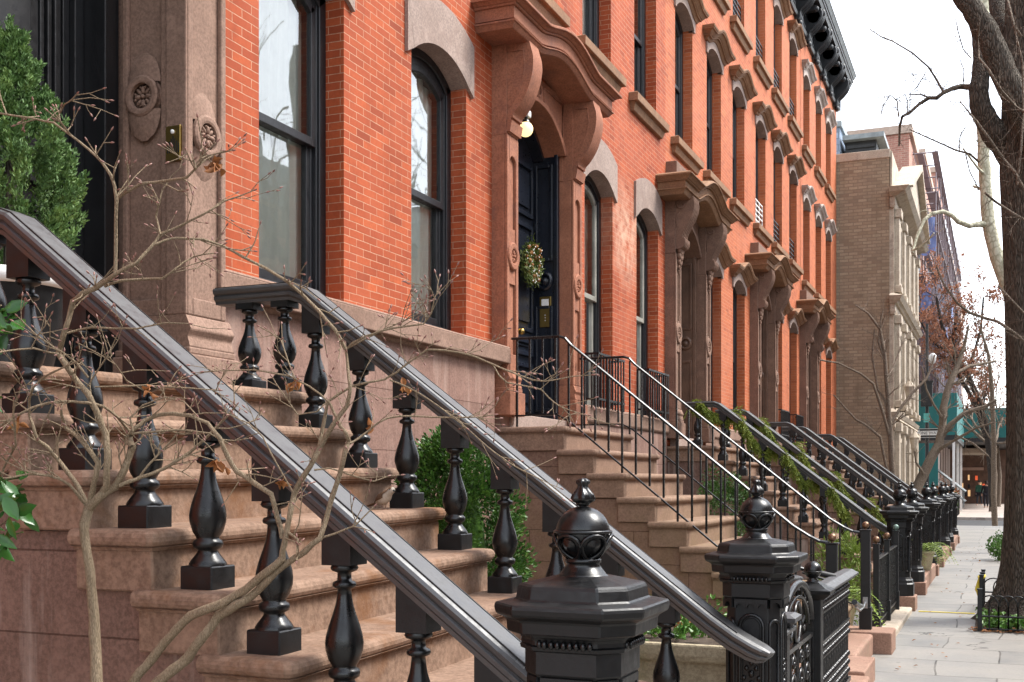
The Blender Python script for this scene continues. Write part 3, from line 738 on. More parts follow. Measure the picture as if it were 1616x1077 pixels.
# ------------------------------------------------------------------ the row of houses
ZTOP = 12.46
def main_cornice(h, y0, y1, last=False, first=False):
    mb = MB(); x = XF
    L = lambda b: None
    ye = y1 + (.02 if not last else 0)
    def run(dz0, dz1, p0, p1):
        e = (p0 if last else 0)
        mb.loft([[(x, y0, dz0), (x+p0, y0, dz0), (x+p1, y0, dz1), (x, y0, dz1)], [(x, y1, dz0), (x+p0, y1, dz0), (x+p1, y1, dz1), (x, y1, dz1)]], True, True)
    run(12.36, 12.42, .07, .10); run(12.42, 12.46, .05, .05); run(12.46, 12.98, .04, .04); run(12.98, 13.04, .08, .10)
    run(13.04, 13.14, .42, .46); run(13.14, 13.22, .48, .48)
    co = build(mb, 'cornice', M['cornice'], h)
    mb = MB()
    run2 = lambda a, b, p0, p1: mb.loft([[(x, y0, a), (x+p0, y0, a), (x+p1, y0, b), (x, y0, b)], [(x, y1, a), (x+p0, y1, a), (x+p1, y1, b), (x, y1, b)]], True, True)
    run2(13.222, 13.31, .50, .56); run2(13.31, 13.34, .57, .57)
    build(mb, 'gutter', M['cornice_edge'], co)
    n = max(2, round((y1-y0)/1.45)); proto = None
    for i in range(n):
        yc = y0 + (y1-y0)*(i+.5)/n
        if proto is None:
            mb = MB(); prof = [(.0, 12.30), (.07, 12.30), (.10, 12.36), (.09, 12.45), (.12, 12.52), (.22, 12.60), (.33, 12.72), (.39, 12.84), (.40, 12.93), (.36, 13.02), (.0, 13.02)]
            mb.prism([(x+a, b) for a, b in prof], 'y', yc-.19, yc+.19)
            prof2 = [(x+a+.02, b) for a, b in prof[1:-1]]
            for dy in (-.14, 0, .14): mb.tube([(a, yc+dy, b) for a, b in prof2], .04, 6)
            for sgn in (-1, 1):
                mb.lathe([(.0, .04), (.06, .05), (.13, .045), (.15, 0)], (x+.24, yc+sgn*.19, 12.84), 16, 'y')
                mb.box(x+.0, yc+sgn*.42-.09, 12.88, x+.32, yc+sgn*.42+.09, 13.0); mb.sphere((x+.32, yc+sgn*.42, 12.93), .08, 8, 5)
            mb.sphere((x+.10, yc, 12.26), .07, 10, 6, (1, 1.2, 1.1)); mb.sphere((x+.44, yc, 12.97), .085, 10, 6, (.7, 1.3, 1))
            mb.frame(yc+.34, 12.52, yc+1.10, 12.86, x+.04, x+.075, .05)
            proto = build(mb, 'cornice_bracket', M['cornice'], co, org=(x, yc, 12.3), bev=0)
        else:
            copy_tree(proto, co, Vector((x, yc, 12.3)) - WO[co])

H = {}
def house(i, y0, y1, label, brick, ground, upper, base_z, door=None, doorz=None, style=None, lint='plain', g_sill=2.5, z2=6.60, z3=9.82, h2=1.98, h3=1.78, hg=None, wide=1.04):
    h = root('brick_house', (XF, (y0+y1)/2, GZ), label, 'house', 'row of red brick houses'); H[i] = h
    ops = []
    for y, k in ground: ops.append((y-wide/2, y+wide/2, g_sill, 5.10+.17))
    for y, k in upper:
        ops.append((y-.52, y+.52, z2, z2+h2+.17)); ops.append((y-.5, y+.5, z3, z3+h3+.17))
    if door: ops.append((door-.98, door+.98, 2.2, 5.70))
    if i == 1: ops = [o for o in ops if not (o[0] < 4.6 < o[1] and o[2] < 7)] + [(2.62, 5.40, 2.0, 6.55)]
    house_shell(h, y0, y1, 12.5, ops, brick)
    for y, o in ground:
        o = dict(o); key = o.pop('key'); window(h, y, g_sill, key, w=wide, h=5.10-g_sill, rise=.17, lintel=lint, sill=False, **o)
    for y, (ka, oa, kb, ob) in upper:
        window(h, y, z2, ka, h=h2, rise=.17, lintel=lint if lint != 'plain' else 'plain', **oa)
        window(h, y, z3, kb, w=1.0, h=h3, rise=.15, lintel=lint, **ob)
    if style: surround(h, door, style)
    main_cornice(h, y0, y1)
    return h

P = dict
# house 1: the big dark surround at the left
up = lambda k, c2='full', c3='blind', g2=None, g3=None: (k+'a'+str(c2)+str(g2), dict(curtain=c2, guard=g2), k+'b'+str(c3)+str(g3), dict(curtain=c3, guard=g3))
pl = 'p'
h1 = house(1, -3.2, 9.84, 'nearest red brick house, with a tall black double door and a deep pinkish brownstone surround', M['brick'],
     [(6.70, P(key='g1', curtain='full')), (8.78, P(key='g2', curtain='full'))],
     [(6.70, up(pl)), (8.78, up(pl, 'sides'))], 2.89, door=None, g_sill=2.89)
h2 = house(2, 9.84, 15.95, 'red brick house with a navy door, orange-brown arched hood and a lit globe lamp', M['brick'],
     [(13.0, P(key='g3', curtain='sides', guard='box', cream=True)), (15.05, P(key='g3'))],
     [(10.9, up(pl, 'sides')), (12.93, up(pl)), (14.95, up(pl, 'blind'))], 2.5, door=10.9, style='A', g_sill=2.45)
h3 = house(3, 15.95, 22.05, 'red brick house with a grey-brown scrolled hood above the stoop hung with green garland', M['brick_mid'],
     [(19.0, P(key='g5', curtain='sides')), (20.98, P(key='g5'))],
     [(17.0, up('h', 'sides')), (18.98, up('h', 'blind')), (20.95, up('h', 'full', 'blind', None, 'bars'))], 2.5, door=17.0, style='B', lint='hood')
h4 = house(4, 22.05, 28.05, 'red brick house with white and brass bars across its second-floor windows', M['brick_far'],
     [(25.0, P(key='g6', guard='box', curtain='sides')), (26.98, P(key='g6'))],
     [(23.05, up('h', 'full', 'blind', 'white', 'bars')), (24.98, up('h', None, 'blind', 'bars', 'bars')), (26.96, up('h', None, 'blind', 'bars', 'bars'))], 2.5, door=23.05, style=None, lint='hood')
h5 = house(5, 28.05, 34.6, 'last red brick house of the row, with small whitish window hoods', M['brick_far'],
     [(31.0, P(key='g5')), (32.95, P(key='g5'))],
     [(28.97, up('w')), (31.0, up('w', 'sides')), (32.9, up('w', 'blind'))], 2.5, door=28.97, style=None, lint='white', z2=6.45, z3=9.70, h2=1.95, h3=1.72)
# the two doors beyond repeat the grey-brown surround of house 3, part by part
for hh, yd in ((h4, 23.05), (h5, 28.97)):
    for ch in list(h3.children):
        if ch.name.split('.')[0] in ('pilaster', 'roundel', 'bracket', 'arched_head', 'hood', 'blocking_course', 'jamb_panel', 'door_head', 'door', 'threshold'):
            copy_tree(ch, hh, ch.location + Vector((XF, yd, 0)) - Vector((XF, 17.0, 0)) + (WO[h3] - WO[hh]))
# fix: vertices of copied parts are relative to house 3, so shift is the house offset plus the door offset
# bases / water tables
def base(h, y0, y1, z, mat, ledge=.15, proj=.10):
    mb = MB(); mb.box(XF-.2, y0, -.3, XF+proj, y1, z-.19); build(mb, 'base_course', mat, h, uv=True)
    mb = MB()
    moulded(mb, [(-(y1-y0)/2, z), ((y1-y0)/2, z)], [(-.19, -.16, proj+.005, proj+.03), (-.16, -.02, proj+ledge*.55, proj+ledge*.55), (-.02, .0, proj+ledge*.55, proj+ledge*.45), (.0, .03, proj+ledge*.4, .01)], (y1-y0)/2, XF, (y0+y1)/2)
    build(mb, 'water_table', M['bs1'], h, bev=.008)
base(h1, 5.40, 9.70, 2.86, M['bs1base'])
base(h2, 12.1, 15.85, 2.46, M['bs1base'], .05, .05)
base(h3, 18.2, 22.0, 2.5, M['bs3'], .05, .05); base(h4, 24.2, 28.0, 2.5, M['bs3'], .05, .05); base(h5, 30.2, 34.55, 2.5, M['bs3'], .05, .05)
mb = MB(); mb.box(XF-.02, 9.88, -.3, XF+.08, 12.08, 2.22); build(mb, 'base_course', M['bs1base'], h2, uv=True)

# house 1 surround: square pilaster with panels on two faces, a roundel on each
def h1_pilaster(sgn, yin):
    """yin: inner face (towards the door); sgn=+1 north pilaster"""
    mb = MB(); xa, xb = -4.56, -4.10; ya, yb = (yin, yin+.34) if sgn > 0 else (yin-.34, yin)
    mb.box(xa, ya, 2.0, xb-.03, yb, 6.4) if False else None
    t = .03
    # core
    mb.box(XF-.3, ya+.03*(sgn > 0), 2.05, xb-.03, yb-.03*(sgn < 0), 6.6)
    # east face margins (facing the street)
    mb.box(xb-.03, ya, 2.52, xb, ya+.045, 6.6); mb.box(xb-.03, yb-.045, 2.52, xb, yb, 6.6); mb.box(xb-.03, ya+.045, 2.52, xb, yb-.045, 2.62)
    ys = ya if sgn > 0 else yb; d = -1 if sgn > 0 else 1
    # stepped outer strip, then the panelled reveal
    mb.box(-4.24, ys, 2.52, xb-.03, ys-d*.03, 6.6)
    mb.box(-4.29, ys, 2.52, -4.24, ys-d*.03, 6.6); mb.box(-4.56, ys, 2.52, -4.52, ys-d*.03, 6.6); mb.box(-4.52, ys, 2.52, -4.29, ys-d*.03, 2.62)
    mb.box(-4.24, ys+d*.018, 2.52, xb, ys, 6.6)
    # plinth
    mb.box(XF-.3, ya-.05, 1.95, xb+.05, yb+.06, 2.30); mb.box(XF-.3, ya-.03, 2.30, xb+.035, yb+.04, 2.34)
    mb.prism([(XF, 2.34), (xb+.03, 2.34), (xb+.012, 2.40), (xb+.035, 2.44), (xb+.0, 2.52), (XF, 2.52)], 'y', ya-.02, yb+.03)
    p = build(mb, 'pilaster', M['bs1'], h1, bev=.010, seg=2)
    # roundels with scalloped stops above and below
    mb = MB(); c = (-4.40, ys+d*.008, 3.75); r = .115
    ring_disc(mb, c, r, .072, .028, 'y'); mb.lathe([(r, 0.02), (r, -.02)], c, 28, 'y', False, False)
    rosette(mb, (c[0], c[1]+d*-.0, c[2]), .068, 'y')
    build(mb, 'roundel', M['bs1'], p)
    for dz in (-1, 1):
        mb = MB()
        rings = []
        for k in range(6):
            t = k/5.; zz = 3.75+dz*(.075+.17*t); dep = .03*(1-t)**.7+.001
            hw = .113*math.sqrt(max(.02, 1-.97*t*t))
            rings.append([(-4.40-hw, ys, zz), (-4.40-hw*.6, ys+d*dep*.9, zz), (-4.40, ys+d*dep, zz), (-4.40+hw*.6, ys+d*dep*.9, zz), (-4.40+hw, ys, zz)])
        mb.loft(rings, False, False, True)
        build(mb, 'panel_stop', M['bs1'], p)
    mb = MB(); ym = (ya+yb)/2; c = (xb-.012, ym, 3.54); ring_disc(mb, c, .118, .074, .028, 'x')
    rosette(mb, (xb-.002, ym, 3.54), .07, 'x'); build(mb, 'roundel', M['bs1'], p)
    for dz in (-1, 1):
        mb = MB()
        rings = []
        for k in range(6):
            t = k/5.; zz = 3.54+dz*(.075+.17*t); dep = .03*(1-t)**.7+.001; hw = .118*math.sqrt(max(.02, 1-.97*t*t))
            rings.append([(xb-.03, ym-hw, zz), (xb-.03+dep*.9, ym-hw*.6, zz), (xb-.03+dep, ym, zz), (xb-.03+dep*.9, ym+hw*.6, zz), (xb-.03, ym+hw, zz)])
        mb.loft(rings, False, False, True)
        build(mb, 'panel_stop', M['bs1'], p)
    return p
h1_pilaster(1, 5.14); h1_pilaster(-1, 2.85)
mb = MB(); mb.box(-5.0, 2.3, 5.9, -4.0, 5.7, 6.6); build(mb, 'entablature', M['bs1'], h1, bev=.01)
# brass entry phone on the pilaster
mb = MB(); mb.box(-4.225, 5.105, 3.36, -4.125, 5.125, 3.555)
ep = build(mb, 'entry_phone', M['brass'], h1, bev=.004)
mb = MB(); mb.lathe([(.012, 0), (.012, -.008), (.002, -.01)], (-4.175, 5.105, 3.52), 14, 'y'); build(mb, 'button', M['white'], ep)
mb = MB()
for k in range(7):
    hh = .05+.014*(3-abs(k-3)); mb.box(-4.213+k*.0125, 5.1035, 3.405, -4.207+k*.0125, 5.106, 3.405+hh)
build(mb, 'speaker_slots', M['dark'], ep)
# black double door, panelled
mb = MB(); xd = -4.78
mb.box(xd-.08, 2.85, 2.12, xd, 5.14, 6.0)
mb.box(xd, 5.03, 2.12, xd+.20, 5.14, 6.0); mb.box(xd, 2.85, 2.12, xd+.20, 2.96, 6.0)
mb.box(xd, 4.96, 2.12, xd+.05, 5.03, 6.0)
for ya, yb in ((3.0, 3.98), (4.02, 4.96)):
    for za, zb in ((2.28, 3.08), (3.2, 5.6)):
        mb.frame(ya+.10, za, yb-.10, zb, xd, xd+.045, .04); mb.frame(ya+.145, za+.045, yb-.145, zb-.045, xd, xd+.028, .03)
        mb.frame(ya+.185, za+.085, yb-.185, zb-.085, xd, xd+.014, .03)
        mb.box(xd, ya+.29, za+.19, xd+.026, yb-.29, zb-.19)
    mb.box(xd, ya, 2.14, xd+.012, ya+.05, 6.0); mb.box(xd, yb-.05, 2.14, xd+.012, yb, 6.0)
dr = build(mb, 'door', M['blackdoor'], h1, bev=.007, seg=2)
mb = MB(); mb.lathe([(.012, 0), (.012, .05), (.034, .06), (.04, .085), (.03, .11), (.004, .118)], (xd+.02, 4.06, 3.0), 16, 'x'); build(mb, 'door_knob', M['brass'], dr)
mb = MB(); mb.box(-4.95, 2.9, 1.9, -4.12, 5.12, 2.10); mb.prism([(-4.12, 1.9), (-4.04, 1.9), (-4.05, 1.98), (-4.09, 2.02), (-4.07, 2.07), (-4.12, 2.10)], 'y', 2.9, 5.12)
build(mb, 'threshold', M['step'], h1, bev=.006)

# entry phone and lamp of house 2
mb = MB(); mb.box(-4.575, 11.60, 3.27, -4.445, 11.622, 3.60); ep = build(mb, 'entry_phone', M['brass'], h2, bev=.003)
mb = MB(); mb.box(-4.55, 11.595, 3.50, -4.47, 11.602, 3.57); build(mb, 'name_card', M['white'], ep)
mb = MB()
for k in range(3): mb.lathe([(.006, 0), (.006, -.004)], (-4.51, 11.601, 3.34+.03*k), 8, 'y')
build(mb, 'button', M['white'], ep)
lp = root('globe_lamp', (-4.33, 10.60, 5.10), 'lit round globe lamp hanging under the orange-brown door hood', 'lamp')
mb = MB(); mb.lathe([(.05, .36), (.05, .345), (.014, .34), (.014, .10), (.04, .09), (.045, .055)], (-4.33, 10.60, 5.10), 16); build(mb, 'lamp_fitting', M['iron'], lp)
mb = MB(); mb.sphere((-4.33, 10.60, 5.10), .075, 22, 14); build(mb, 'lamp_globe', M['globe'], lp)
cm = root('security_camera', (-4.35, 10.62, 5.28), 'small white security camera beside the globe lamp under the hood', 'camera')
mb = MB(); mb.box(-4.40, 10.58, 5.22, -4.29, 10.66, 5.29); build(mb, 'camera_body', M['white'], cm, bev=.012)
mb = MB(); mb.tube([(-4.36, 10.63, 5.28), (-4.40, 10.68, 5.40)], .012, 8); build(mb, 'camera_arm', M['white'], cm)
# ------------------------------------------------------------------ cast-iron posts, balusters, rails, stoops
def octo(a, z, c, b=.6):
    q = a*b
    return [(c[0]+x, c[1]+y, z) for x, y in ((a,-q),(a,q),(q,a),(-q,a),(-a,q),(-a,-q),(-q,-a),(q,-a))]
def octl(mb, c, prof, b=.6):
    mb.loft([octo(a, z, c, b) for a, z in prof], True, True)
NP = {}
def newel(x, y, ztop, s, label, group='cast-iron newel posts', key='near', zbase=GZ):
    """cast-iron newel: ball finial, two-tier octagonal cap, arcaded neck, panelled shaft, plinth on a stone block"""
    r = root('newel_post', (x, y, zbase), label, 'post', group)
    if key in NP:
        for ch in NP[key].children: copy_tree(ch, r, ch.location)
        return r
    NP[key] = r
    c = (x, y, 0); Z = lambda d: ztop - d*s
    mb = MB()
    octl(mb, c, [(.150*s, Z(.455)), (.150*s, Z(.44)), (.158*s, Z(.43)), (.158*s, Z(.42)), (.185*s, Z(.425)), (.188*s, Z(.388)), (.214*s, Z(.372)), (.217*s, Z(.355)), (.215*s, Z(.343)), (.165*s, Z(.335)), (.160*s, Z(.300)), (.152*s, Z(.292)), (.07*s, Z(.272))])
    cp = build(mb, 'cap', M['iron_matt'], r, bev=.004, seg=1)
    mb = MB()
    # egg moulding beads round the neck
    for k in range(56):
        t = 2*PI*k/56; R8 = .158*s/max(abs(math.cos(((t+PI/8) % (PI/4))-PI/8)), .9)
        mb.sphere((x+R8*math.cos(t), y+R8*math.sin(t), Z(.452)), .0085*s, 6, 4, (1, 1, 1.5))
    build(mb, 'bead_moulding', M['iron'], cp)
    mb = MB()
    mb.lathe([(.075*s, Z(.285)), (.075*s, Z(.274)), (.066*s, Z(.268)), (.052*s, Z(.250)), (.046*s, Z(.240)), (.052*s, Z(.236)), (.052*s, Z(.228)), (.042*s, Z(.222)), (.040*s, Z(.215))] +
             [(max(.04*s, .074*s*math.sin(PI*t/20.)), Z(.155+.075*math.cos(PI*t/20.))) for t in range(3, 12)] +
             [(.0765*s*math.cos(t/10.*1.45), Z(.152-.074*math.sin(t/10.*1.45))) for t in range(0, 11)] +
             [(.014*s, Z(.078)), (.020*s, Z(.074)), (.020*s, Z(.068))], c, 28)
    fb = build(mb, 'ball_finial', M['iron'], r)
    mb = MB()
    # petal lobes of the cup under the ball
    for k in range(6):
        t = 2*PI*k/6 + .26
        def S(al, be, out=.005):
            R0 = .0765*s+out; return (x+R0*math.cos(be)*math.cos(t+al), y+R0*math.cos(be)*math.sin(t+al), Z(.153)+R0*math.sin(be))
        loop = [S(.50*math.cos(q), -.47+.40*math.sin(q) - (.0 if math.sin(q) > 0 else .22*abs(math.sin(q)))) for q in [2*PI*i/18 for i in range(19)]]
        mb.tube(loop, .0055*s, 6)
        lob = [[S(.30*math.cos(q)*f, -.47+(.25*math.sin(q)-(.0 if math.sin(q) > 0 else .10*abs(math.sin(q))))*f, .009-.006*f) for q in [2*PI*i/12 for i in range(12)]] for f in (1, .6, .05)]
        mb.loft(lob, True, False, True)
    mb.tube([(x+.079*s*math.cos(q), y+.079*s*math.sin(q), Z(.150)) for q in [2*PI*i/30 for i in range(31)]], .005*s, 6)
    build(mb, 'leaf_cup', M['iron'], fb)
    mb = MB()
    # twisted bud on top
    rings = []
    for k, (rr, d) in enumerate([(.020, .070), (.031, .064), (.034, .056), (.030, .044), (.021, .034), (.015, .026), (.014, .020), (.019, .014), (.018, .007), (.010, .001), (.002, -.001)]):
        rings.append([(x+s*rr*(1+.13*math.cos(6*q+k*.35))*math.cos(q), y+s*rr*(1+.13*math.cos(6*q+k*.35))*math.sin(q), Z(d)) for q in [2*PI*i/36 for i in range(36)]])
    mb.loft(rings, True, True, True); build(mb, 'bud', M['iron'], fb)
    # arcaded collar, shaft
    a = .121*s; zs = Z(.56)
    mb = MB()
    octl(mb, c, [(a+.012, Z(.545)), (a+.018, Z(.535)), (a+.018, Z(.475)), (a+.028, Z(.470)), (a+.03, Z(.46)), (a+.022, Z(.453))], .62)
    def side_pts():   # face centres and directions of the octagon
        for k in range(8):
            t = k*PI/4; yield t, a if k % 2 == 0 else a*(1+.62)/math.sqrt(2), (a*.62 if k % 2 == 0 else a*.38/math.sqrt(2))
    for t, d, hw in side_pts():
        e = Vector((math.cos(t), math.sin(t), 0)); u = Vector((-math.sin(t), math.cos(t), 0)); nA = 3 if hw > .06*s else 1
        for k in range(nA):
            cc = Vector((x, y, 0)) + u*hw*(2*(k+.5)/nA-1); w_ = hw/nA
            R = []
            for dd in (d, d+.018):
                pts = [cc+e*dd+u*(w_*.99)+Vector((0,0,Z(.545))), cc+e*dd+u*(w_*.99)+Vector((0,0,Z(.585)))]
                pts += [cc+e*dd+u*(w_*.72*math.cos(q))+Vector((0,0,Z(.585)+w_*.8*math.sin(q))) for q in [PI*i/6 for i in range(7)]]
                pts += [cc+e*dd-u*(w_*.99)+Vector((0,0,Z(.585))), cc+e*dd-u*(w_*.99)+Vector((0,0,Z(.545)))]
                R.append(pts)
            mb.loft(R, True, True)
    build(mb, 'collar', M['iron_matt'], r)
    zb = zbase+.17*s
    mb = MB(); octl(mb, c, [(a+.045, zb), (a+.045, zb+.15), (a+.03, zb+.17), (a+.028, zb+.20), (a+.012, zb+.21), (a+.006, zb+.225), (a, zb+.24), (a, Z(.545))], .62)
    sh = build(mb, 'shaft', M['iron_matt'], r, bev=.003, seg=1)
    mb = MB()
    for t, d, hw in side_pts():
        e = Vector((math.cos(t), math.sin(t), 0)); u = Vector((-math.sin(t), math.cos(t), 0)); o = Vector((x, y, 0))+e*(d+.002)
        w_ = hw*.72; z0, z1 = zb+.32, Z(.66)-w_*.2
        pth = [o-u*w_+Vector((0,0,z0)), o-u*w_+Vector((0,0,z1))]+[o-u*w_*math.cos(q)+Vector((0,0,z1+w_*math.sin(q))) for q in [PI*i/8 for i in range(1, 8)]]+[o+u*w_+Vector((0,0,z1)), o+u*w_+Vector((0,0,z0)), o-u*w_+Vector((0,0,z0))]
        mb.tube(pth, .009*s, 6)
        if hw > .06*s:
            w2 = w_*.8; pth = [o-u*w2+Vector((0,0,z0+.03)), o-u*w2+Vector((0,0,z1))]+[o-u*w2*math.cos(q)+Vector((0,0,z1+w2*math.sin(q))) for q in [PI*i/8 for i in range(1, 8)]]+[o+u*w2+Vector((0,0,z1)), o+u*w2+Vector((0,0,z0+.03)), o-u*w2+Vector((0,0,z0+.03))]
            mb.tube(pth, .005*s, 5)
            zm = z0+(z1-z0)*.55   # flower drop in the panel
            for (du, dz, rr) in ((0, .10, .013), (-.022, .075, .013), (.022, .075, .013), (0, .05, .018), (-.034, .03, .013), (.034, .03, .013), (0, 0, .02), (-.026, -.03, .014), (.026, -.03, .014), (0, -.06, .016), (0, -.10, .012), (0, -.14, .009)):
                mb.sphere(o+u*du*s+Vector((0,0,zm+dz*s)), rr*s, 8, 5, (.8, .8, 1))
    build(mb, 'panel_moulding', M['iron'], sh)
    mb = MB(); q = a+.075; mb.box(x-q, y-q, zbase-.1, x+q, y+q, zb); build(mb, 'stone_block', M['coping'], r, bev=.012)
    return r

BAL = {}
def baluster(parent, x, y, ztread, slope, hgt, s=1.):
    """turned vase baluster on a square block, under a block cut to the slope of the rail"""
    key = ('b', round(slope, 2), round(hgt, 3), s)
    org = Vector((x, y, ztread))
    if key in BAL: return copy_tree(BAL[key], parent, org - WO[parent])
    k = (hgt-(.10 if slope else .03))/.413; mb = MB()
    pr = [(.060, .085), (.060, .092), (.052, .102), (.040, .114), (.033, .122), (.033, .128), (.046, .134), (.049, .143), (.046, .152), (.036, .157), (.038, .162), (.048, .175), (.0575, .200), (.059, .218), (.056, .236), (.047, .262), (.036, .288), (.027, .312), (.0225, .335), (.021, .352), (.034, .356), (.037, .362), (.034, .369), (.022, .373), (.021, .392), (.038, .397), (.043, .404), (.038, .413)]
    pr = [(r, .062+(z-.085)*(.351/.328)) for r, z in pr]
    mb.lathe([(r*s, z*k) for r, z in pr], (x, y, ztread), 22)
    b = build(mb, 'baluster', M['iron'], parent, org=org); BAL[key] = b
    q = .062*s; mb = MB(); mb.box(x-q, y-q, ztread-.01, x+q, y+q, ztread+.064*k); build(mb, 'base_block', M['iron_matt'], b, bev=.004, seg=1)
    mb = MB(); q = .05*s; zt = ztread+.412*k
    v = [(x-q,y-q,zt),(x+q,y-q,zt),(x+q,y+q,zt),(x-q,y+q,zt),(x-q,y-q,ztread+hgt+.03+slope*q),(x+q,y-q,ztread+hgt+.03-slope*q),(x+q,y+q,ztread+hgt+.03-slope*q),(x-q,y+q,ztread+hgt+.03+slope*q)]
    mb.add(v, [(3,2,1,0),(4,5,6,7),(0,1,5,4),(1,2,6,5),(2,3,7,6),(3,0,4,7)]); build(mb, 'top_block', M['iron_matt'], b)
    return b
RAILSEC = [(-.052, -.085), (.052, -.085), (.054, -.070), (.066, -.062), (.068, -.048), (.062, -.042), (.074, -.032), (.078, -.018), (.072, -.008), (.058, -.003), (.05, .0), (-.05, .0), (-.058, -.003), (-.072, -.008), (-.078, -.018), (-.074, -.032), (-.062, -.042), (-.068, -.048), (-.066, -.062), (-.054, -.070)]
def sweep_xz(mb, path, y, sec, scale=None):
    """sweep a section (across, up) along a path of (x,z) points in the plane y"""
    rings = []
    for i, p in enumerate(path):
        p = Vector(p); a = (p-Vector(path[i-1])).normalized() if i else None; b = (Vector(path[i+1])-p).normalized() if i < len(path)-1 else None
        if a is None: a = b
        if b is None: b = a
        t = (a+b).normalized(); n = Vector((-t.y, t.x)); n = n if n.y > 0 else -n
        m = 1/max(.5, t.dot(a)); k = scale[i] if scale else 1
        rings.append([(p.x+n.x*v*m*k, y+u*k, p.y+n.y*v*m*k) for u, v in sec])
    mb.loft(rings, True, True)
def steps(st, x_front_top, xw, ztop, rise, tread, n, y0, y1, mat, wallmat, nose=.035, side=.035):
    """stone treads with rounded nosings that return round both ends, each a block of its own, over a stepped cheek wall"""
    for k in range(n):
        zt = ztop-k*rise; xf = x_front_top+k*tread; xb = xw if k == 0 else xf-tread-.06
        if zt < GZ+.05: break
        mb = MB(); zl = max(GZ-.1, zt-rise-.008)
        mb.box(xb, y0, zl, xf, y1, zt-.064)
        a = build(mb, 'step', mat, st, bev=.006, seg=1)
        mb = MB()
        P_ = [(xb, zt-.066), (xf+nose*.3, zt-.066), (xf+nose*.4, zt-.056)] + [(xf+nose-.026+.026*math.cos(t), zt-.027+.027*math.sin(t)) for t in [-PI/2+PI*i/7 for i in range(8)]] + [(xb, zt)]
        # tread slab with rounded nosing on three sides: stacked outline rings
        NCH = 44; chip = [.0025*RN.random() + (.011*RN.random() if RN.random() < .07 else 0) + .003*(1-abs(2*i/NCH-1)) for i in range(NCH+1)]
        rings = []
        for off, z in [(.004, zt-.068), (.008, zt-.058), (nose*.72, zt-.056)] + [(nose-.024+.024*math.cos(t), zt-.028+.028*math.sin(t)) for t in [-PI/2+.3+(PI-.3)*i/6 for i in range(7)]] + [(-.01, zt)]:
            so = off*side/nose
            c_ = .03
            zf = (z-zt+.07)/.07
            front = [(xf+off-chip[i]*zf, y0-so+c_+(y1-y0+2*so-2*c_)*i/NCH, z) for i in range(NCH+1)]
            rings.append([(xb, y0-so, z), (xf+off-c_, y0-so, z), (xf+off-c_*.3, y0-so+c_*.3, z)] + front + [ (xf+off-c_*.3, y1+so-c_*.3, z), (xf+off-c_, y1+so, z), (xb, y1+so, z)])
        mb.loft(rings, True, True)
        build(mb, 'nosing', mat, a)
    poly = [(xw, GZ-.2), (xw, ztop-rise-.02)]
    for k in range(n-1):
        xf = x_front_top+k*tread; z = ztop-(k+1)*rise-.012
        poly += [(xf-.05, z), (xf-.05, max(GZ-.1, z-rise))]
        if z-rise < GZ: break
    poly += [(poly[-1][0], GZ-.2)]
    mb = MB()
    # split into columns so the faces stay convex
    xs = xw
    for k in range(n-1):
        xf = x_front_top+k*tread-.05; z = ztop-(k+1)*rise-.012
        if z < GZ: break
        mb.box(xs, y0+.03, GZ-.2, xf, y1-.03, z); xs = xf
    build(mb, 'cheek_wall', wallmat, st, uv=True)

def stone_stoop(name_label, yc, hw, xland, xw, zl, rise, tread, n, mats, rail_labels, railz, xend, zend, landing_end, ext=.10, first_x=None, volute=True, group='stone stoops'):
    """brownstone stoop with two cast-iron baluster rails"""
    st = root('stoop', (xland, yc, GZ), name_label, 'steps', group)
    steps(st, xland, xw, zl, rise, tread, n, yc-hw-ext, yc+hw+ext, mats[0], mats[1])
    slope = rise/tread
    for s, lab in zip((-1, 1), rail_labels):
        y = yc+s*hw
        rr = root('stair_rail', (xland, y, zl), lab, 'railing', 'baluster stair rails')
        xk = xland+.06
        path = [(landing_end, railz), (xk-.04, railz), (xk+.04, railz-.04*slope)]
        if volute:
            zk = lambda X: railz-slope*(X-xk)
            path += [(xend-.30, zk(xend-.30)), (xend-.20, zk(xend-.20)-.000), (xend-.10, zk(xend-.10)+.008), (xend-.03, zk(xend-.03)+.022), (xend+.01, zk(xend+.01)+.032), (xend+.035, zk(xend+.035)+.034), (xend+.045, zk(xend+.045)+.036)]
            sc = [1]*(len(path)-4)+[.98, .9, .65, .25]
        else:
            path += [(xend, railz-slope*(xend-xk))]; sc = None
        mb = MB(); sweep_xz(mb, path, y, RAILSEC, sc)
        build(mb, 'handrail', M['iron_top'], rr, bev=.003, seg=1, angle=20)
        mb = MB()
        for q in (-1, 1): sweep_xz(mb, path[:-4] if volute else path, y+q*.0555, [(-.0025, -.0045), (.0025, -.0045), (.0025, .0012), (-.0025, .0012)])
        build(mb, 'rail_bead', M['iron_matt'], rr)
        hb = railz-.085-zl
        for xb in [landing_end+.17, landing_end+.38]:
            if xb < xland-.05: baluster(rr, xb, y, zl, 0., hb)
        for k in range(1, n):
            zt = zl-k*rise; xt = xland+(k-.52)*tread
            if xt > xend-.22 or zt < GZ: break
            hgt = (railz-slope*(xt-xk))-.085*math.sqrt(1+slope*slope)-zt
            baluster(rr, xt, y, zt, slope, hgt)
    return st
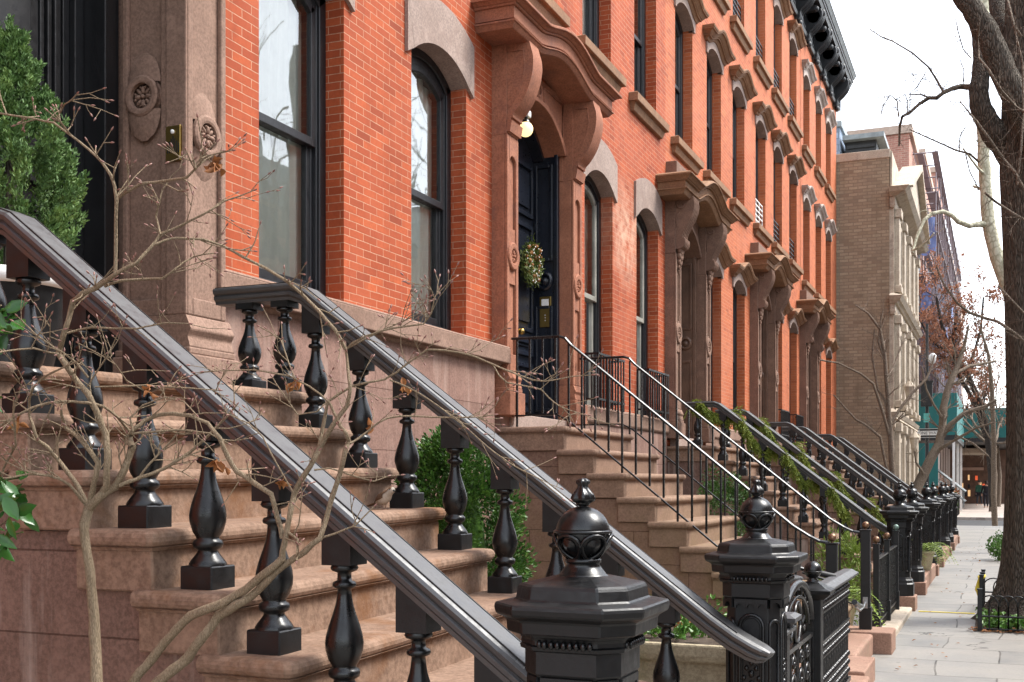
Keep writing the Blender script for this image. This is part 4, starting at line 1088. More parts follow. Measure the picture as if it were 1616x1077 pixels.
# ------------------------------------------------------------------ stoops in front of the houses
s1 = stone_stoop('nearest brownstone stoop at the left, with worn reddish treads and a sparrow on a step', 3.955, .915, -3.25, -4.6, 2.05, .191, .254, 11, (M['step'], M['stepwall']),
    ('nearest black baluster stair rail, crossing the lower left behind the bare shrub', 'black baluster stair rail in front of the boxwood bush, ending beside the second newel post'),
    2.585, -.93, .86, -3.69)
s1.rotation_euler.x = .0148; s1.location += Vector((.02, 0, -.0135))      # the old stoop has settled towards its near side
for o in list(COL.objects):
    if o.parent is None and o.name.startswith('stair_rail'):
        o.location.x += .02
        if o.location.y < 3.5: o.location.z -= .027
newel(-1.02, 2.90, 1.61, .945, 'nearest black newel post, with its ball finial and octagonal cap at the bottom centre')
newel(-.985, 5.10, 1.61, .945, 'black newel post beside the scrolled iron gate at the foot of the nearest stoop')
# iron-railed stoop of house 2
s2 = root('stoop', (-3.65, 10.9, GZ), 'brownstone stoop with mossy treads and thin straight iron rails', 'steps', 'stone stoops')
steps(s2, -3.65, -4.3, 2.11, .215, .285, 9, 9.86, 11.94, M['step2'], M['step2wall'])
def iron_rail(y, label, x0, xk, zk, xend, zend):
    r = root('stair_rail', (xk, y, 2.1), label, 'railing', 'plain iron stair rails'); q = .012
    mb = MB(); sl = (zk-zend)/(xend-.12-xk)
    bar = [(-.025, -.012), (.025, -.012), (.025, .004), (.012, .012), (-.012, .012), (-.025, .004)]
    sweep_xz(mb, [(x0, zk), (xk, zk), (xk+.06, zk-.02), (xk+.12, zk-.12*sl+.01), (xend-.30, zend+.17*sl), (xend-.16, zend+.05), (xend-.08, zend+.012), (xend, zend)], y, bar)
    build(mb, 'handrail', M['iron'], r, bev=.002, seg=1)
    mb = MB(); thin = [(-.011, -.007), (.011, -.007), (.011, .007), (-.011, .007)]
    d = .72; sweep_xz(mb, [(x0, zk-d), (xk-.02, zk-d), (xk+.10, zk-d-.08*sl), (xend-1.0, zk-d-sl*(xend-1.0-xk))], y, thin)
    sweep_xz(mb, [(xend-1.0, zk-d-sl*(xend-1.0-xk)), (xend-.35, zk-d-sl*(xend-.35-xk)), (xend-.2, .42), (xend, .38)], y, thin)
    build(mb, 'lower_rail', M['iron'], r)
    proto = None; n = int((xend-x0)/.128); pts = []
    for i in range(n):
        x = x0+.05+i*.128
        if x > xend-.03: break
        zt = zk-.012 if x < xk+.02 else zk-.02-sl*(x-xk-.03)
        zt = max(zt, zend)
        zb_ = (2.11 if x < -3.62 else 2.11-.215*math.ceil((x+3.62)/.285)) if i % 4 == 0 else zt-.72+.03
        zb_ = max(zb_, .1) if i % 4 == 0 else max(zb_, .38)
        mb = MB(); mb.box(x-.0085, y-.0085, zb_, x+.0085, y+.0085, zt); build(mb, 'bar', M['iron'], r)
    return r
iron_rail(9.95, 'nearer plain iron stair rail on the mossy stoop', -4.2, -3.73, 2.94, -1.31, 1.09)
iron_rail(11.85, 'farther plain iron stair rail on the mossy stoop, before the window guards', -4.2, -3.70, 2.94, -1.26, 1.10)
def ball_post(x, y, z0, z1, label, mat, w=.04):
    r = root('iron_post', (x, y, z0), label, 'post', 'square iron posts with metal balls')
    mb = MB(); mb.box(x-w, y-w, z0, x+w, y+w, z1); mb.box(x-w-.012, y-w-.012, z0, x+w+.012, y+w+.012, z0+.24); mb.box(x-w-.01, y-w-.01, z1, x+w+.01, y+w+.01, z1+.012)
    build(mb, 'shaft', M['iron_matt'], r, bev=.004)
    mb = MB(); mb.lathe([(.012, z1+.01), (.012, z1+.03)], (x, y, 0), 10); mb.sphere((x, y, z1+.055), .036, 16, 10); build(mb, 'ball', mat, r)
    return r
ball_post(-1.29, 9.95, .13, 1.08, 'square iron post with a bronze ball at the foot of the nearer iron rail', M['bronze'], .045)
ball_post(-1.215, 11.85, .13, 1.12, 'square iron post with a bronze ball and latch, on the pinkish kerb block', M['bronze'], .045)
lt = [o for o in COL.objects if o.parent is None and o.name.startswith('iron_post')][-1]
mb = MB(); mb.tube([(-1.215, 11.80, .42), (-1.20, 11.5, .40), (-1.19, 11.1, .41), (-1.2, 10.85, .47)], .011, 7); mb.box(-1.235, 11.78, .36, -1.19, 11.81, .47); build(mb, 'latch_rod', M['steel'], lt)
mb = MB(); mb.tube([(-1.22, 11.55, .40), (-1.21, 11.1, .45), (-1.20, 10.75, .52)], [.026, .03, .026], 10); build(mb, 'latch_handle', M['iron'], lt)
for (y, z, m_, lb) in ((12.65, .94, 'bronze', 'short iron fence post with a bronze ball, nearest of three beyond the stoop foot'), (13.9, .93, 'bronze', 'short iron fence post with a bronze ball, middle of three beyond the stoop foot'), (15.15, .98, 'verdigris', 'iron fence post with a green weathered ball beside the third newel post')):
    ball_post(-1.19, y, .0, z, lb, M[m_], .03)
def bar_fence(y0, y1, x, z0, z1, label):
    r = root('iron_fence', (x, y0, z0), label, 'fence', 'plain iron area fences'); mb = MB()
    mb.box(x-.02, y0, z1-.02, x+.02, y1, z1); mb.box(x-.012, y0, z0+.1, x+.012, y1, z0+.12); build(mb, 'rail', M['iron'], r)
    n = int((y1-y0)/.12); p = None
    for i in range(n):
        y = y0+(i+.5)*(y1-y0)/n
        if p is None:
            mb = MB(); mb.box(x-.009, y-.009, z0+.02, x+.009, y+.009, z1-.02); p = build(mb, 'bar', M['iron'], r, org=(x, y, z0))
        else: copy_tree(p, r, Vector((0, y-y0, 0)))
    return r
bar_fence(12.69, 13.86, -1.19, .0, .80, 'short plain iron fence panel between the bronze ball posts')
bar_fence(13.94, 15.11, -1.19, .0, .82, 'plain iron fence panel leading to the post with a green ball')
# kerb blocks at the foot of that stoop
def block(name, x0, y0, x1, y1, z0, z1, mat, label, cat, bev=.015, grp=None):
    mb = MB(); mb.box(x0, y0, z0, x1, y1, z1); o = build(mb, name, mat, None, org=((x0+x1)/2, (y0+y1)/2, z0), bev=bev, seg=3); tag(o, label, cat, grp); return o
block('kerb_block', -1.6, 9.30, -.96, 10.12, GZ-.1, .13, M['coping'], 'nearer pinkish stone kerb block at the foot of the iron-railed stoop', 'stone block')
block('kerb_block', -1.6, 11.62, -.95, 12.08, GZ-.1, .15, M['coping'], 'pinkish stone kerb block under the latched iron post', 'stone block')
block('kerb_step', -1.75, 10.12, -1.12, 11.62, GZ-.1, .135, M['coping'], 'low stone step between the two pinkish kerb blocks', 'step', .03)
block('fence_kerb', -1.45, 12.08, -1.02, 15.5, GZ-.1, .01, M['grey_stone'], 'low grey kerb under the plain iron fence', 'kerb', .02)
block('fence_kerb', -1.32, 5.35, -.92, 9.30, GZ-.1, .10, M['coping'], 'pinkish stone kerb under the cast-iron fence and gate', 'kerb', .02)
for a, b, lb in ((18.4, 21.6, 'stone coping with a fern planter on it, between the second pair of newel posts'), (24.4, 27.65, 'stone coping strip between the far newel posts, middle of three'), (30.4, 34.4, 'farthest stone coping strip by the last newel posts')):
    block('coping', -1.40, a, -1.03, b, GZ-.1, .17, M['coping'], lb, 'coping', .02)

# cast-iron fence: gate, ball post, beaded pickets under a moulded rail
CAPSEC = [(-.05, -.05), (.05, -.05), (.052, -.035), (.075, -.028), (.078, -.012), (.05, .0), (.03, .012), (-.03, .012), (-.05, .0), (-.078, -.012), (-.075, -.028), (-.052, -.035)]
def cap_rail(mb, x, y0, y1, z):
    mb.loft([[(x+u, y, z+v) for u, v in CAPSEC] for y in (y0, y1)], True, True)
fx = -1.02
fp = root('iron_post', (fx, 7.0, .1), 'cast-iron gate post with a black ball on top beside the scrolled gate', 'post')
mb = MB(); mb.box(fx-.055, 6.945, .1, fx+.055, 7.055, .93); mb.box(fx-.075, 6.925, .1, fx+.075, 7.075, .25); build(mb, 'shaft', M['iron_matt'], fp, bev=.005)
mb = MB(); mb.loft([[(fx+a, 7.0+b, z) for a, b in ((-q,-q),(q,-q),(q,q),(-q,q))] for q, z in ((.075, .91), (.115, .945), (.118, .965), (.085, .975), (.06, .995), (.05, 1.0), (.035, 1.01))], True, True); build(mb, 'cap', M['iron_matt'], fp)
mb = MB(); mb.lathe([(.035, 1.0), (.032, 1.02), (.022, 1.03), (.034, 1.045)], (fx, 7.0, 0), 18); mb.sphere((fx, 7.0, 1.078), .052, 20, 12); mb.tube([(fx+.053*math.cos(q), 7.0+.053*math.sin(q), 1.07) for q in [2*PI*i/20 for i in range(21)]], .004, 5); build(mb, 'ball', M['iron'], fp)
cf = root('cast_iron_fence', (fx, 7.06, .1), 'ornate cast-iron fence of beaded pickets under a broad moulded rail', 'fence')
mb = MB(); cap_rail(mb, fx, 7.06, 8.72, .955); build(mb, 'cap_rail', M['iron_top'], cf, bev=.003, seg=1)
mb = MB(); mb.box(fx-.025, 7.06, .16, fx+.025, 8.70, .19); mb.box(fx-.018, 7.06, .60, fx+.018, 8.70, .615); build(mb, 'lower_rail', M['iron'], cf)
p = None
for i in range(14):
    y = 7.13+i*.117
    if p is None:
        mb = MB()
        for dy in (-.024, .024): mb.tube([(fx, y+dy, .19), (fx, y+dy, .91)], .009, 6)
        for z in (.24, .30, .36, .52, .57, .80, .85):
            for dy in (-.024, .024): mb.sphere((fx+.0, y+dy, z), .024, 9, 6)
        for z in (.42, .70): mb.tube([(fx, y+.03*math.cos(q), z+.05*math.sin(q)) for q in [2*PI*k/14 for k in range(15)]], .007, 5)
        mb.sphere((fx, y, .91), .03, 8, 5, (1, 1.2, .8)); p = build(mb, 'picket', M['iron'], cf, org=(fx, y, .1))
    else: copy_tree(p, cf, Vector((0, y-7.06, 0)))
pf = root('cast_iron_fence', (fx, 5.3, .1), 'short cast-iron fence panel with a stepped cap between newel post and gate', 'fence')
mb = MB(); cap_rail(mb, fx, 5.26, 5.92, .885); mb.loft([[(fx+a, 5.84+b, z) for a, b in ((-q,-q),(q,-q),(q,q),(-q,q))] for q, z in ((.07, .885), (.10, .91), (.10, .93), (.07, .945))], True, True); build(mb, 'cap_rail', M['iron_top'], pf)
mb = MB(); mb.box(fx-.05, 5.79, .1, fx+.05, 5.89, .89); build(mb, 'end_post', M['iron_matt'], pf, bev=.005)
for i in range(4): copy_tree(p, pf, Vector((0, .08+.125*i, -.06)))
gt = root('gate', (fx, 5.93, .12), 'scrolled cast-iron gate with a round ringed top beside the second newel post', 'gate')
mb = MB(); mb.box(fx-.018, 5.93, .18, fx+.018, 5.965, .88); mb.box(fx-.018, 6.885, .18, fx+.018, 6.92, .88); mb.box(fx-.018, 5.965, .20, fx+.018, 6.885, .235); mb.box(fx-.018, 5.965, .70, fx+.018, 6.885, .725)
mb.tube([(fx, 6.425+.475*math.cos(q), .80+.24*math.sin(q)) for q in [PI*i/24 for i in range(25)]], .024, 8)
mb.tube([(fx, 6.425+.40*math.cos(q), .78+.19*math.sin(q)) for q in [PI*i/24 for i in range(25)]], .010, 6)
build(mb, 'gate_frame', M['iron'], gt)
mb = MB()
for k in range(9):
    q = PI*(k+.5)/9; mb.tube([(fx, 6.425+(.435+.03*math.cos(t))*math.cos(q)+.0, .79+(.215+.03*math.sin(t))*math.sin(q)) for t in [2*PI*i/10 for i in range(11)]], .006, 5)
for s in (-1, 1):
    for zc, rr in ((.32, .085), (.50, .075), (.62, .05)):
        for yy in (.12, .34):
            sp = [(fx, 6.425+s*(yy+(rr-rr*.085*i)*math.cos(.6*i)), zc+(rr-rr*.085*i)*math.sin(.6*i)) for i in range(11)]; mb.tube(sp, .012, 6); mb.sphere(sp[-1], .018, 8, 5)
    for yy in (.02, .23, .43): mb.tube([(fx, 6.425+s*yy, .22), (fx, 6.425+s*yy, .71)], .009, 6)
    mb.tube([(fx, 6.425+s*.04, .72), (fx, 6.425+s*.10, .80), (fx, 6.425+s*.22, .84), (fx, 6.425+s*.28, .80), (fx, 6.425+s*.22, .77), (fx, 6.425+s*.17, .80)], .012, 6)
mb.tube([(fx, 6.425+.11*math.cos(q), .83+.11*math.sin(q)) for q in [2*PI*i/20 for i in range(21)]], .014, 6)
build(mb, 'scrollwork', M['iron'], gt)

# the matching stoops of houses 3 to 5, with their newels
SL = [('brownstone stoop whose two rails are wound with green garland', ('nearer garlanded black stair rail', 'farther garlanded black stair rail')),
      ('stone stoop just beyond the garlanded one', ('nearer black rail of the stoop beyond the garlands', 'farther black rail of the stoop beyond the garlands')),
      ('farthest stone stoop of the red brick row', ('nearer black rail of the farthest stoop', 'farther black rail of the farthest stoop'))]
before = set(bpy.data.objects)
s3 = stone_stoop(SL[0][0], 17.0, .95, -3.70, -4.35, 2.11, .212, .276, 10, (M['step'], M['stepwall']), SL[0][1], 2.735, -1.32, 1.0, -4.10)
roots3 = [o for o in bpy.data.objects if o not in before and o.parent is None]
for k, yc in ((1, 23.02), (2, 28.99)):
    for o in roots3:
        c = copy_tree(o, None, o.location + Vector((0, yc-17.0, 0)))
        if o is s3: c['label'] = SL[k][0]
        else: c['label'] = SL[k][1][0] if o.location.y < 17 else SL[k][1][1]
NL = ['third newel post with a flower panel, beside the foot of the garlanded stoop', 'newel post just behind the third, at the far side of the garlanded stoop', 'newel post right of the fern planter, third of the six in the far line', 'fourth newel post of the far line', 'second last newel post of the far line', 'smallest and farthest newel post of the line', 'last black newel post before the beige building']
NP.clear()
for (y, lb) in zip((15.85, 18.13, 21.9, 24.12, 27.9, 30.1, 33.6), NL):
    r = newel(-1.20, y, 1.60, 1.1, lb, key='far')
# ------------------------------------------------------------------ plants
def rv(): 
    while True:
        v = Vector((RN.uniform(-1,1), RN.uniform(-1,1), RN.uniform(-1,1)))
        if .05 < v.length < 1: return v.normalized()
def leaf(mb, c, d, n, L, W, fold=.25):
    """one folded leaf: two faces meeting at the midrib"""
    d = d.normalized(); s = d.cross(n)
    if s.length < 1e-5: return
    s.normalize(); n = s.cross(d)
    a = c; b = c + d*L*.5 + s*W*.5 + n*W*fold; t = c + d*L; e = c + d*L*.5 - s*W*.5 + n*W*fold
    k = len(mb.v); mb.v += [tuple(a), tuple(b), tuple(t), tuple(e)]; mb.f += [(k, k+1, k+2), (k, k+2, k+3)]; mb.sm += [False, False]
def leaf6(mb, c, d, n, L, W, fold=.2, curl=.15):
    """larger leaf with a rounded outline, a sunk midrib and a drooping tip"""
    d = d.normalized(); s = d.cross(n)
    if s.length < 1e-5: return
    s.normalize(); n = s.cross(d); k = len(mb.v); rows = ((0,.04),(.22,.72),(.48,1.),(.74,.72),(1.,.03))
    for t, w_ in rows:
        m_ = c + d*L*t - n*L*curl*t*t
        for q in (-1, 0, 1): mb.v.append(tuple(m_ + s*q*W*.5*w_ + n*(abs(q)*W*fold*w_)))
    for i in range(4):
        for j in range(2):
            a = k+i*3+j; mb.f.append((a, a+1, a+4, a+3)); mb.sm.append(True)
def clump_bush(mb, c, rad, n, L, W, lumps=40, up=.2):
    """leaves gathered in lumps over an irregular ellipsoid"""
    c = Vector(c); cs = []
    for i in range(lumps):
        v = rv(); k = RN.uniform(.55, 1.0)
        cs.append((c + Vector((v.x*rad[0]*k, v.y*rad[1]*k, v.z*rad[2]*k)), RN.uniform(.16, .30)))
    for i in range(n):
        p, r = cs[RN.randrange(lumps)]; v = rv(); q = p + v*r*min(rad)*RN.uniform(.5, 1.35)
        out = (v + rv()*.7 + Vector((0,0,up)))
        leaf(mb, q, out, rv(), L*RN.uniform(.7, 1.3), W*RN.uniform(.7, 1.2))
def twiglets(mb, bud, pts, n, L, r0=.0022, kids=2):
    for i in range(n):
        k = RN.uniform(.15, 1)*(len(pts)-1); a = int(min(k, len(pts)-2)); t = k-a
        p = pts[a].lerp(pts[a+1], t); d = (pts[a+1]-pts[a]).normalized(); dr = (d*.8 + rv()*.9 + Vector((0,0,.25))).normalized()
        l = L*RN.uniform(.35, 1.2); q = [p]
        m = max(2, int(l/.035))
        for j in range(m):
            dr = (dr + rv()*.28 + Vector((0,0,.05))).normalized(); q.append(q[-1]+dr*l/m)
        mb.tube(q, [r0*(1-.45*j/m) for j in range(m+1)], 5)
        tip(bud, q[-1], dr)
        for j in range(1, m):
            if RN.random() < .55:
                d2 = (dr + rv()*1.1).normalized(); e = q[j] + d2*RN.uniform(.01, .03); mb.tube([q[j], e], [r0*.8, r0*.6], 4); tip(bud, e, d2)
        if kids and RN.random() < .55: twiglets(mb, bud, q, 1, L*.6, r0*.8, kids-1)
def tip(bud, p, d, s=1.):
    bud.tube([p, p+d*.003*s, p+d*.007*s, p+d*.011*s], [.0014*s, .0024*s, .0019*s, .0004*s], 5)

# ---- bare shrub in front of the nearest stoop
SH = [
 ('A', 2.30, 0, [(156,1180,13),(152,1077,11.5),(149,1000,10.5),(146,950,9.5),(142,900,9),(134,850,8.5),(133,828,9.5),(140,803,10)]),
 ('A', 2.30, .12, [(140,803,9),(160,782,8.5),(181,769,8),(196,742,7),(207,712,6.5),(210,706,6),(205,689,5),(213,676,4.5),(228,664,4.2),(250,655,4),(275,653,3.8),(300,656,3.6),(328,668,3.6),(347,692,4.5),(360,722,5),(373,744,5),(400,762,5),(428,780,5),(437,815,5),(446,850,5.5)]),
 ('A', 2.30, -.12, [(160,782,7),(168,768,7),(170,717,6.5),(167,686,6.5),(156,659,6.5),(147,640,6),(139,622,6),(122,603,5.5),(105,578,5.5),(92,558,5.5),(100,530,5.5),(115,476,5.5),(130,464,5.5),(149,456,5),(182,433,4.6)]),
 ('A', 2.18, -.10, [(182,433,3.6),(183,380,3.4),(184,315,3.4),(181,295,3),(175,277,3),(160,255,2.6),(141,237,2.4),(112,214,2.2),(85,194,2.1),(60,189,1.9),(37,185,1.9),(0,179,1.8),(-30,176,1.8)]),
 ('A', 2.18, -.05, [(184,315,3.4),(200,303,3.2),(223,290,3),(260,286,2.8),(294,281,2.6),(309,266,2.3),(320,252,2),(324,236,1.8)]),
 ('A', 2.18, -.10, [(85,194,1.8),(95,178,1.5),(102,165,1.4),(113,158,1.3),(122,148,1.2)]),
 ('A', 2.10, .0, [(309,266,1.8),(306,255,1.6),(302,243,1.3)]),
 ('A', 2.10, .02, [(318,250,1.5),(327,246,1.4),(345,242,1.2),(366,238,1)]),
 ('A', 2.18, .15, [(182,433,4),(216,415,3.6),(238,391,3.4),(253,370,3),(290,354,2.4),(318,340,2.2),(335,330,2),(353,318,1.8),(378,310,1.3),(400,301,1.1)]),
 ('A', 2.22, .0, [(253,370,2.2),(246,342,2),(252,318,1.8),(256,300,1.6),(266,288,1.2)]),
 ('A', 2.22, .22, [(245,386,2.6),(262,379,2.4),(279,376,2.3),(320,378,2.3),(353,389,2.4),(384,406,2.6),(420,424,2.7),(451,443,2.9),(478,466,3),(503,491,3.2),(528,520,3.4),(545,551,4)]),
 ('A', 2.24, .10, [(165,452,3),(193,443,2.8),(225,441,2.6),(256,440,2.4),(275,426,2.1),(290,414,1.8),(305,406,1.6),(320,402,1.3),(338,400,1.1)]),
 ('A', 2.24, .05, [(107,526,2.4),(125,521,2.2),(145,517,2),(180,519,1.8),(217,519,1.7),(240,514,1.5),(259,510,1.4),(298,511,1)]),
 ('A', 2.30, -.08, [(140,803,7),(146,775,6),(152,750,5.5),(155,731,5.5),(142,712,4.6),(128,695,4.2),(112,682,3.8),(103,675,3.4),(97,655,2.8),(97,640,2.2)]),
 ('A', 2.30, -.15, [(138,800,5.5),(124,770,4.8),(106,745,4.4),(90,724,4),(75,706,3.8),(60,696,3.6),(52,672,3),(46,656,2.6),(46,631,2.4),(53,611,2.2),(66,598,2),(81,589,2),(105,578,1.8),(128,568,1.4)]),
 ('A', 2.30, -.2, [(136,797,3.4),(122,780,3),(109,765,2.8),(94,756,2.6),(78,751,2.5),(60,749,2.3),(42,749,2.2),(20,754,2),(-10,757,2)]),
 ('A', 2.27, -.15, [(164,642,3),(150,638,3),(139,636,2.8),(115,634,2.6),(92,634,2.6),(70,638,2.5),(50,644,2.4),(25,657,2.4),(-5,676,2.4)]),
 ('A', 2.27, .12, [(164,642,2.6),(178,652,2.6),(192,666,2.6),(205,681,3)]),
 ('A', 2.33, .10, [(208,685,2.4),(240,682,2.2),(275,679,2),(300,680,1.9),(330,684,1.7),(360,700,1.5)]),
 ('A', 2.32, .15, [(189,767,4),(205,760,3.8),(223,753,3.6),(240,748,3.4),(259,740,3.2),(280,727,3),(300,714,3),(318,698,2.8),(335,681,2.6),(356,660,2.4),(373,640,2)]),
 ('A', 2.35, .05, [(220,753,2.4),(237,731,2.2),(255,712,2),(272,694,1.8),(287,674,1.6)]),
 ('A', 2.20, -.1, [(-5,780,2),(3,755,2),(6,738,2.2),(16,720,2.1),(25,703,2),(23,680,1.9),(21,656,1.8),(22,632,1.5)]),
 ('A', 2.25, .0, [(138,611,1.6),(152,588,1.5),(170,561,1.4),(178,545,1.3),(185,529,1.1)]),
 ('A', 2.25, .1, [(170,561,1.1),(184,578,1.1),(200,602,1.3)]),
 ('A', 2.25, .0, [(181,575,1),(155,558,1),(124,542,.9)]),
 ('A', 2.28, .15, [(150,611,1.5),(190,610,1.6),(230,608,1.7),(262,611,1.6),(300,613,1.5),(345,616,1.2)]),
 ('A', 2.18, -.1, [(139,596,2.2),(128,582,2.2),(117,570,2),(100,557,1.9),(84,548,1.8),(70,538,1.6),(56,528,1.5),(40,512,1.3),(28,500,1)]),
 ('A', 2.18, -.2, [(92,559,2),(75,556,1.9),(53,550,1.8),(28,552,1.7),(-5,557,1.6)]),
 ('A', 2.28, .0, [(210,681,2),(205,660,2),(225,640,1.6),(260,627,1.4),(290,634,1.3),(310,655,1.2)]),
 ('B', 2.42, 0, [(190,1180,11),(210,1077,10),(222,1060,9.5),(240,1040,9.5),(260,1014,9),(280,992,9),(301,972,9),(325,962,8.5),(348,954,8.5),(375,938,8),(398,922,8),(425,900,7.5),(445,882,7.5)]),
 ('B', 2.42, .04, [(215,1190,11.5),(248,1077,11),(272,1058,10.5),(297,1038,10.5),(318,1008,10),(345,972,9.5),(372,955,8.8),(398,940,8),(424,915,7),(447,893,6.5),(466,880,6),(482,870,6),(505,850,5.5),(514,822,5),(524,785,5),(536,750,4.8),(544,716,4.6),(551,696,4.4),(546,684,3.8),(538,674,3.4),(527,652,3),(518,633,2.8)]),
 ('B', 2.42, .10, [(445,884,6.5),(449,858,5.8),(453,835,5.5),(459,805,5.5),(465,777,5.5),(480,750,5.2),(497,722,5.2),(505,707,5),(525,672,4.6),(547,642,4.2),(553,612,3.6),(549,582,3),(546,552,2.6),(556,542,2.4),(577,531,2.2),(600,523,2),(620,518,1.9),(643,515,1.8),(668,512,1.6),(680,496,1.4),(686,470,1.3),(694,455,1)]),
 ('B', 2.48, .15, [(504,706,4),(510,672,3.6),(517,634,3),(535,622,2.6),(555,610,2.4),(580,604,2.3),(607,599,2.2),(626,588,2.2),(643,574,2.1),(660,562,2),(674,552,2),(700,553,1.9),(727,557,1.9),(752,564,1.8),(777,575,1.8),(808,588,1.7),(841,600,1.6),(860,602,1.4),(881,599,1.2),(905,594,1),(934,592,.8)]),
 ('B', 2.60, .05, [(777,575,1.4),(787,592,1.4),(800,604,1.4),(826,609,1.4),(854,615,1.4),(866,628,1.2),(881,640,1.1),(900,648,.9),(921,654,.7)]),
 ('B', 2.50, .05, [(547,551,1.6),(575,536,1.6),(603,522,1.5),(625,512,1.4),(643,504,1.3),(660,496,1)]),
 ('B', 2.52, .20, [(615,600,1.5),(640,610,1.5),(660,620,1.4),(690,640,1.4),(720,661,1.4),(752,690,1.3),(780,714,1.3),(804,731,1.2),(827,744,1.1),(850,755,1),(887,787,.8)]),
 ('B', 2.46, .18, [(552,700,2.4),(566,692,2.2),(582,680,2.1),(596,668,2),(612,660,1.9),(632,657,1.8),(653,657,1.8),(692,659,1.6),(734,659,1.4),(760,658,1.1),(780,655,.8)]),
 ('B', 2.42, -.08, [(518,634,2),(505,622,1.9),(488,610,1.8),(472,602,1.7),(458,594,1.6),(430,589,1.5),(399,584,1.4),(360,585,1.3),(322,587,1)]),
 ('B', 2.45, .0, [(465,597,1.5),(454,568,1.4),(443,536,1.3),(428,526,1.2),(410,516,1)]),
 ('B', 2.42, -.05, [(518,633,1.6),(500,650,1.4),(470,655,1.3),(440,612,1.1),(430,596,1)]),
 ('B', 2.44, .05, [(505,850,2.2),(530,842,2),(560,830,1.6),(590,800,1.3)]),
 ('B', 2.42, -.05, [(453,840,3),(470,852,2.6),(468,885,2.2)]),
 ('B', 2.42, .0, [(463,778,1.8),(430,720,1.6),(415,690,1.4),(392,668,1.2),(350,650,1)]),
 ('B', 2.45, .1, [(496,742,1.8),(520,739,1.6),(560,752,1.5),(590,760,1.3),(612,752,1)]),
]
def shrub(which, label, leafspots):
    base = None; mb = MB(); bud = MB(); tw = MB(); alls = []
    for k, y0, dy, pts in SH:
        if k != which: continue
        n = len(pts); P3 = []; rr = []
        for i, (px, py, r) in enumerate(pts):
            yy = y0 + dy*(i/(n-1)) + (.012*math.sin(i*1.7+px) if 0 < i < n-1 else 0)
            p = at_y(px, py, yy); P3.append(p); dd = p.y*CY - p.x*SY; rr.append(r*dd/F_PX*.80)
        if base is None: base = P3[0]
        # subdivide a little with jitter so that branches are not straight
        Q = []; R = []
        for i in range(n-1):
            for t in (0, .5):
                q = P3[i].lerp(P3[i+1], t)
                if t: q += rv()*min(.002, rr[i]*.3)
                Q.append(q); R.append((rr[i]+(rr[i+1]-rr[i])*t)*(1 if t else 1.08))
        Q.append(P3[-1]); R.append(rr[-1]); mb.tube(Q, R, 8); tip(bud, P3[-1], (P3[-1]-P3[-2]).normalized())
        alls.append((Q, R))
    g = at_y(0, 0, 1); gx = Vector((base.x, base.y, GZ))
    mb.tube([gx-Vector((0,0,.1)), gx.lerp(base, .5)+Vector((.02, .01, 0)), base], [.026, .024, .02], 10)
    r = root('bare_shrub', gx, label, 'shrub', 'bare shrubs in front of the nearest stoop')
    for Q, R in alls:
        if R[0] < .016: twiglets(tw, bud, Q, max(2, int(len(Q)*.5)), .095, min(.0021, max(.0012, R[-1])))
    build(mb, 'branches', M['twig'], r); tw.split = (len(tw.f), M['bud']); tw._m(bud); build(tw, 'twigs', M['twig'], r)
    lf = MB()
    for px, py, y in leafspots:
        c = at_y(px, py, y)
        for i in range(6): leaf6(lf, c+rv()*.006, rv()+Vector((0,0,-.35)), rv(), RN.uniform(.015, .032), RN.uniform(.010, .02), .6)
    build(lf, 'dry_leaves', M['dryleaf'], r)
shrub('A', 'bare shrub with a single upright stem at the lower left corner', [(343,728,2.34), (332,262,2.08), (30,668,2.2), (236,615,2.3), (344,262,2.08)])
shrub('B', 'bare shrub with two slanting stems and curled dry leaves, crossing the nearest stair rail', [(443,762,2.42), (590,672,2.6), (462,602,2.44), (640,612,2.6), (352,735,2.4)])

# ---- evergreen shrub at the left edge
r = root('evergreen_shrub', (-2.35, 2.2, GZ), 'glossy dark green leaves of a shrub at the left edge of the picture', 'shrub')
mb = MB(); lf = MB()
for px, py in ((-25,490), (-12,505), (2,482), (-30,520), (5,510), (-28,780), (8,800), (-10,835), (18,770), (0,860), (22,812), (4,772), (-35,850), (14,785), (-40,640), (-50,560), (-45,720)):
    t = at_y(px, py, 2.15+RN.uniform(-.08, .08)); b = Vector((-2.62+RN.uniform(-.1,.1), 2.2, t.z-.25)); mb.tube([Vector((-2.75, 2.2, GZ)), Vector((-2.72, 2.2, b.z-.2)), b, t], [.01, .008, .005, .002], 5)
    for i in range(6): leaf6(lf, t+rv()*.03, rv()+Vector((.2,-.2,-.25)), Vector((.3,-.6,.6))+rv()*.5, RN.uniform(.045, .075), RN.uniform(.025, .038), .18)
build(mb, 'branches', M['twig'], r); build(lf, 'leaves', M['glossleaf'], r)

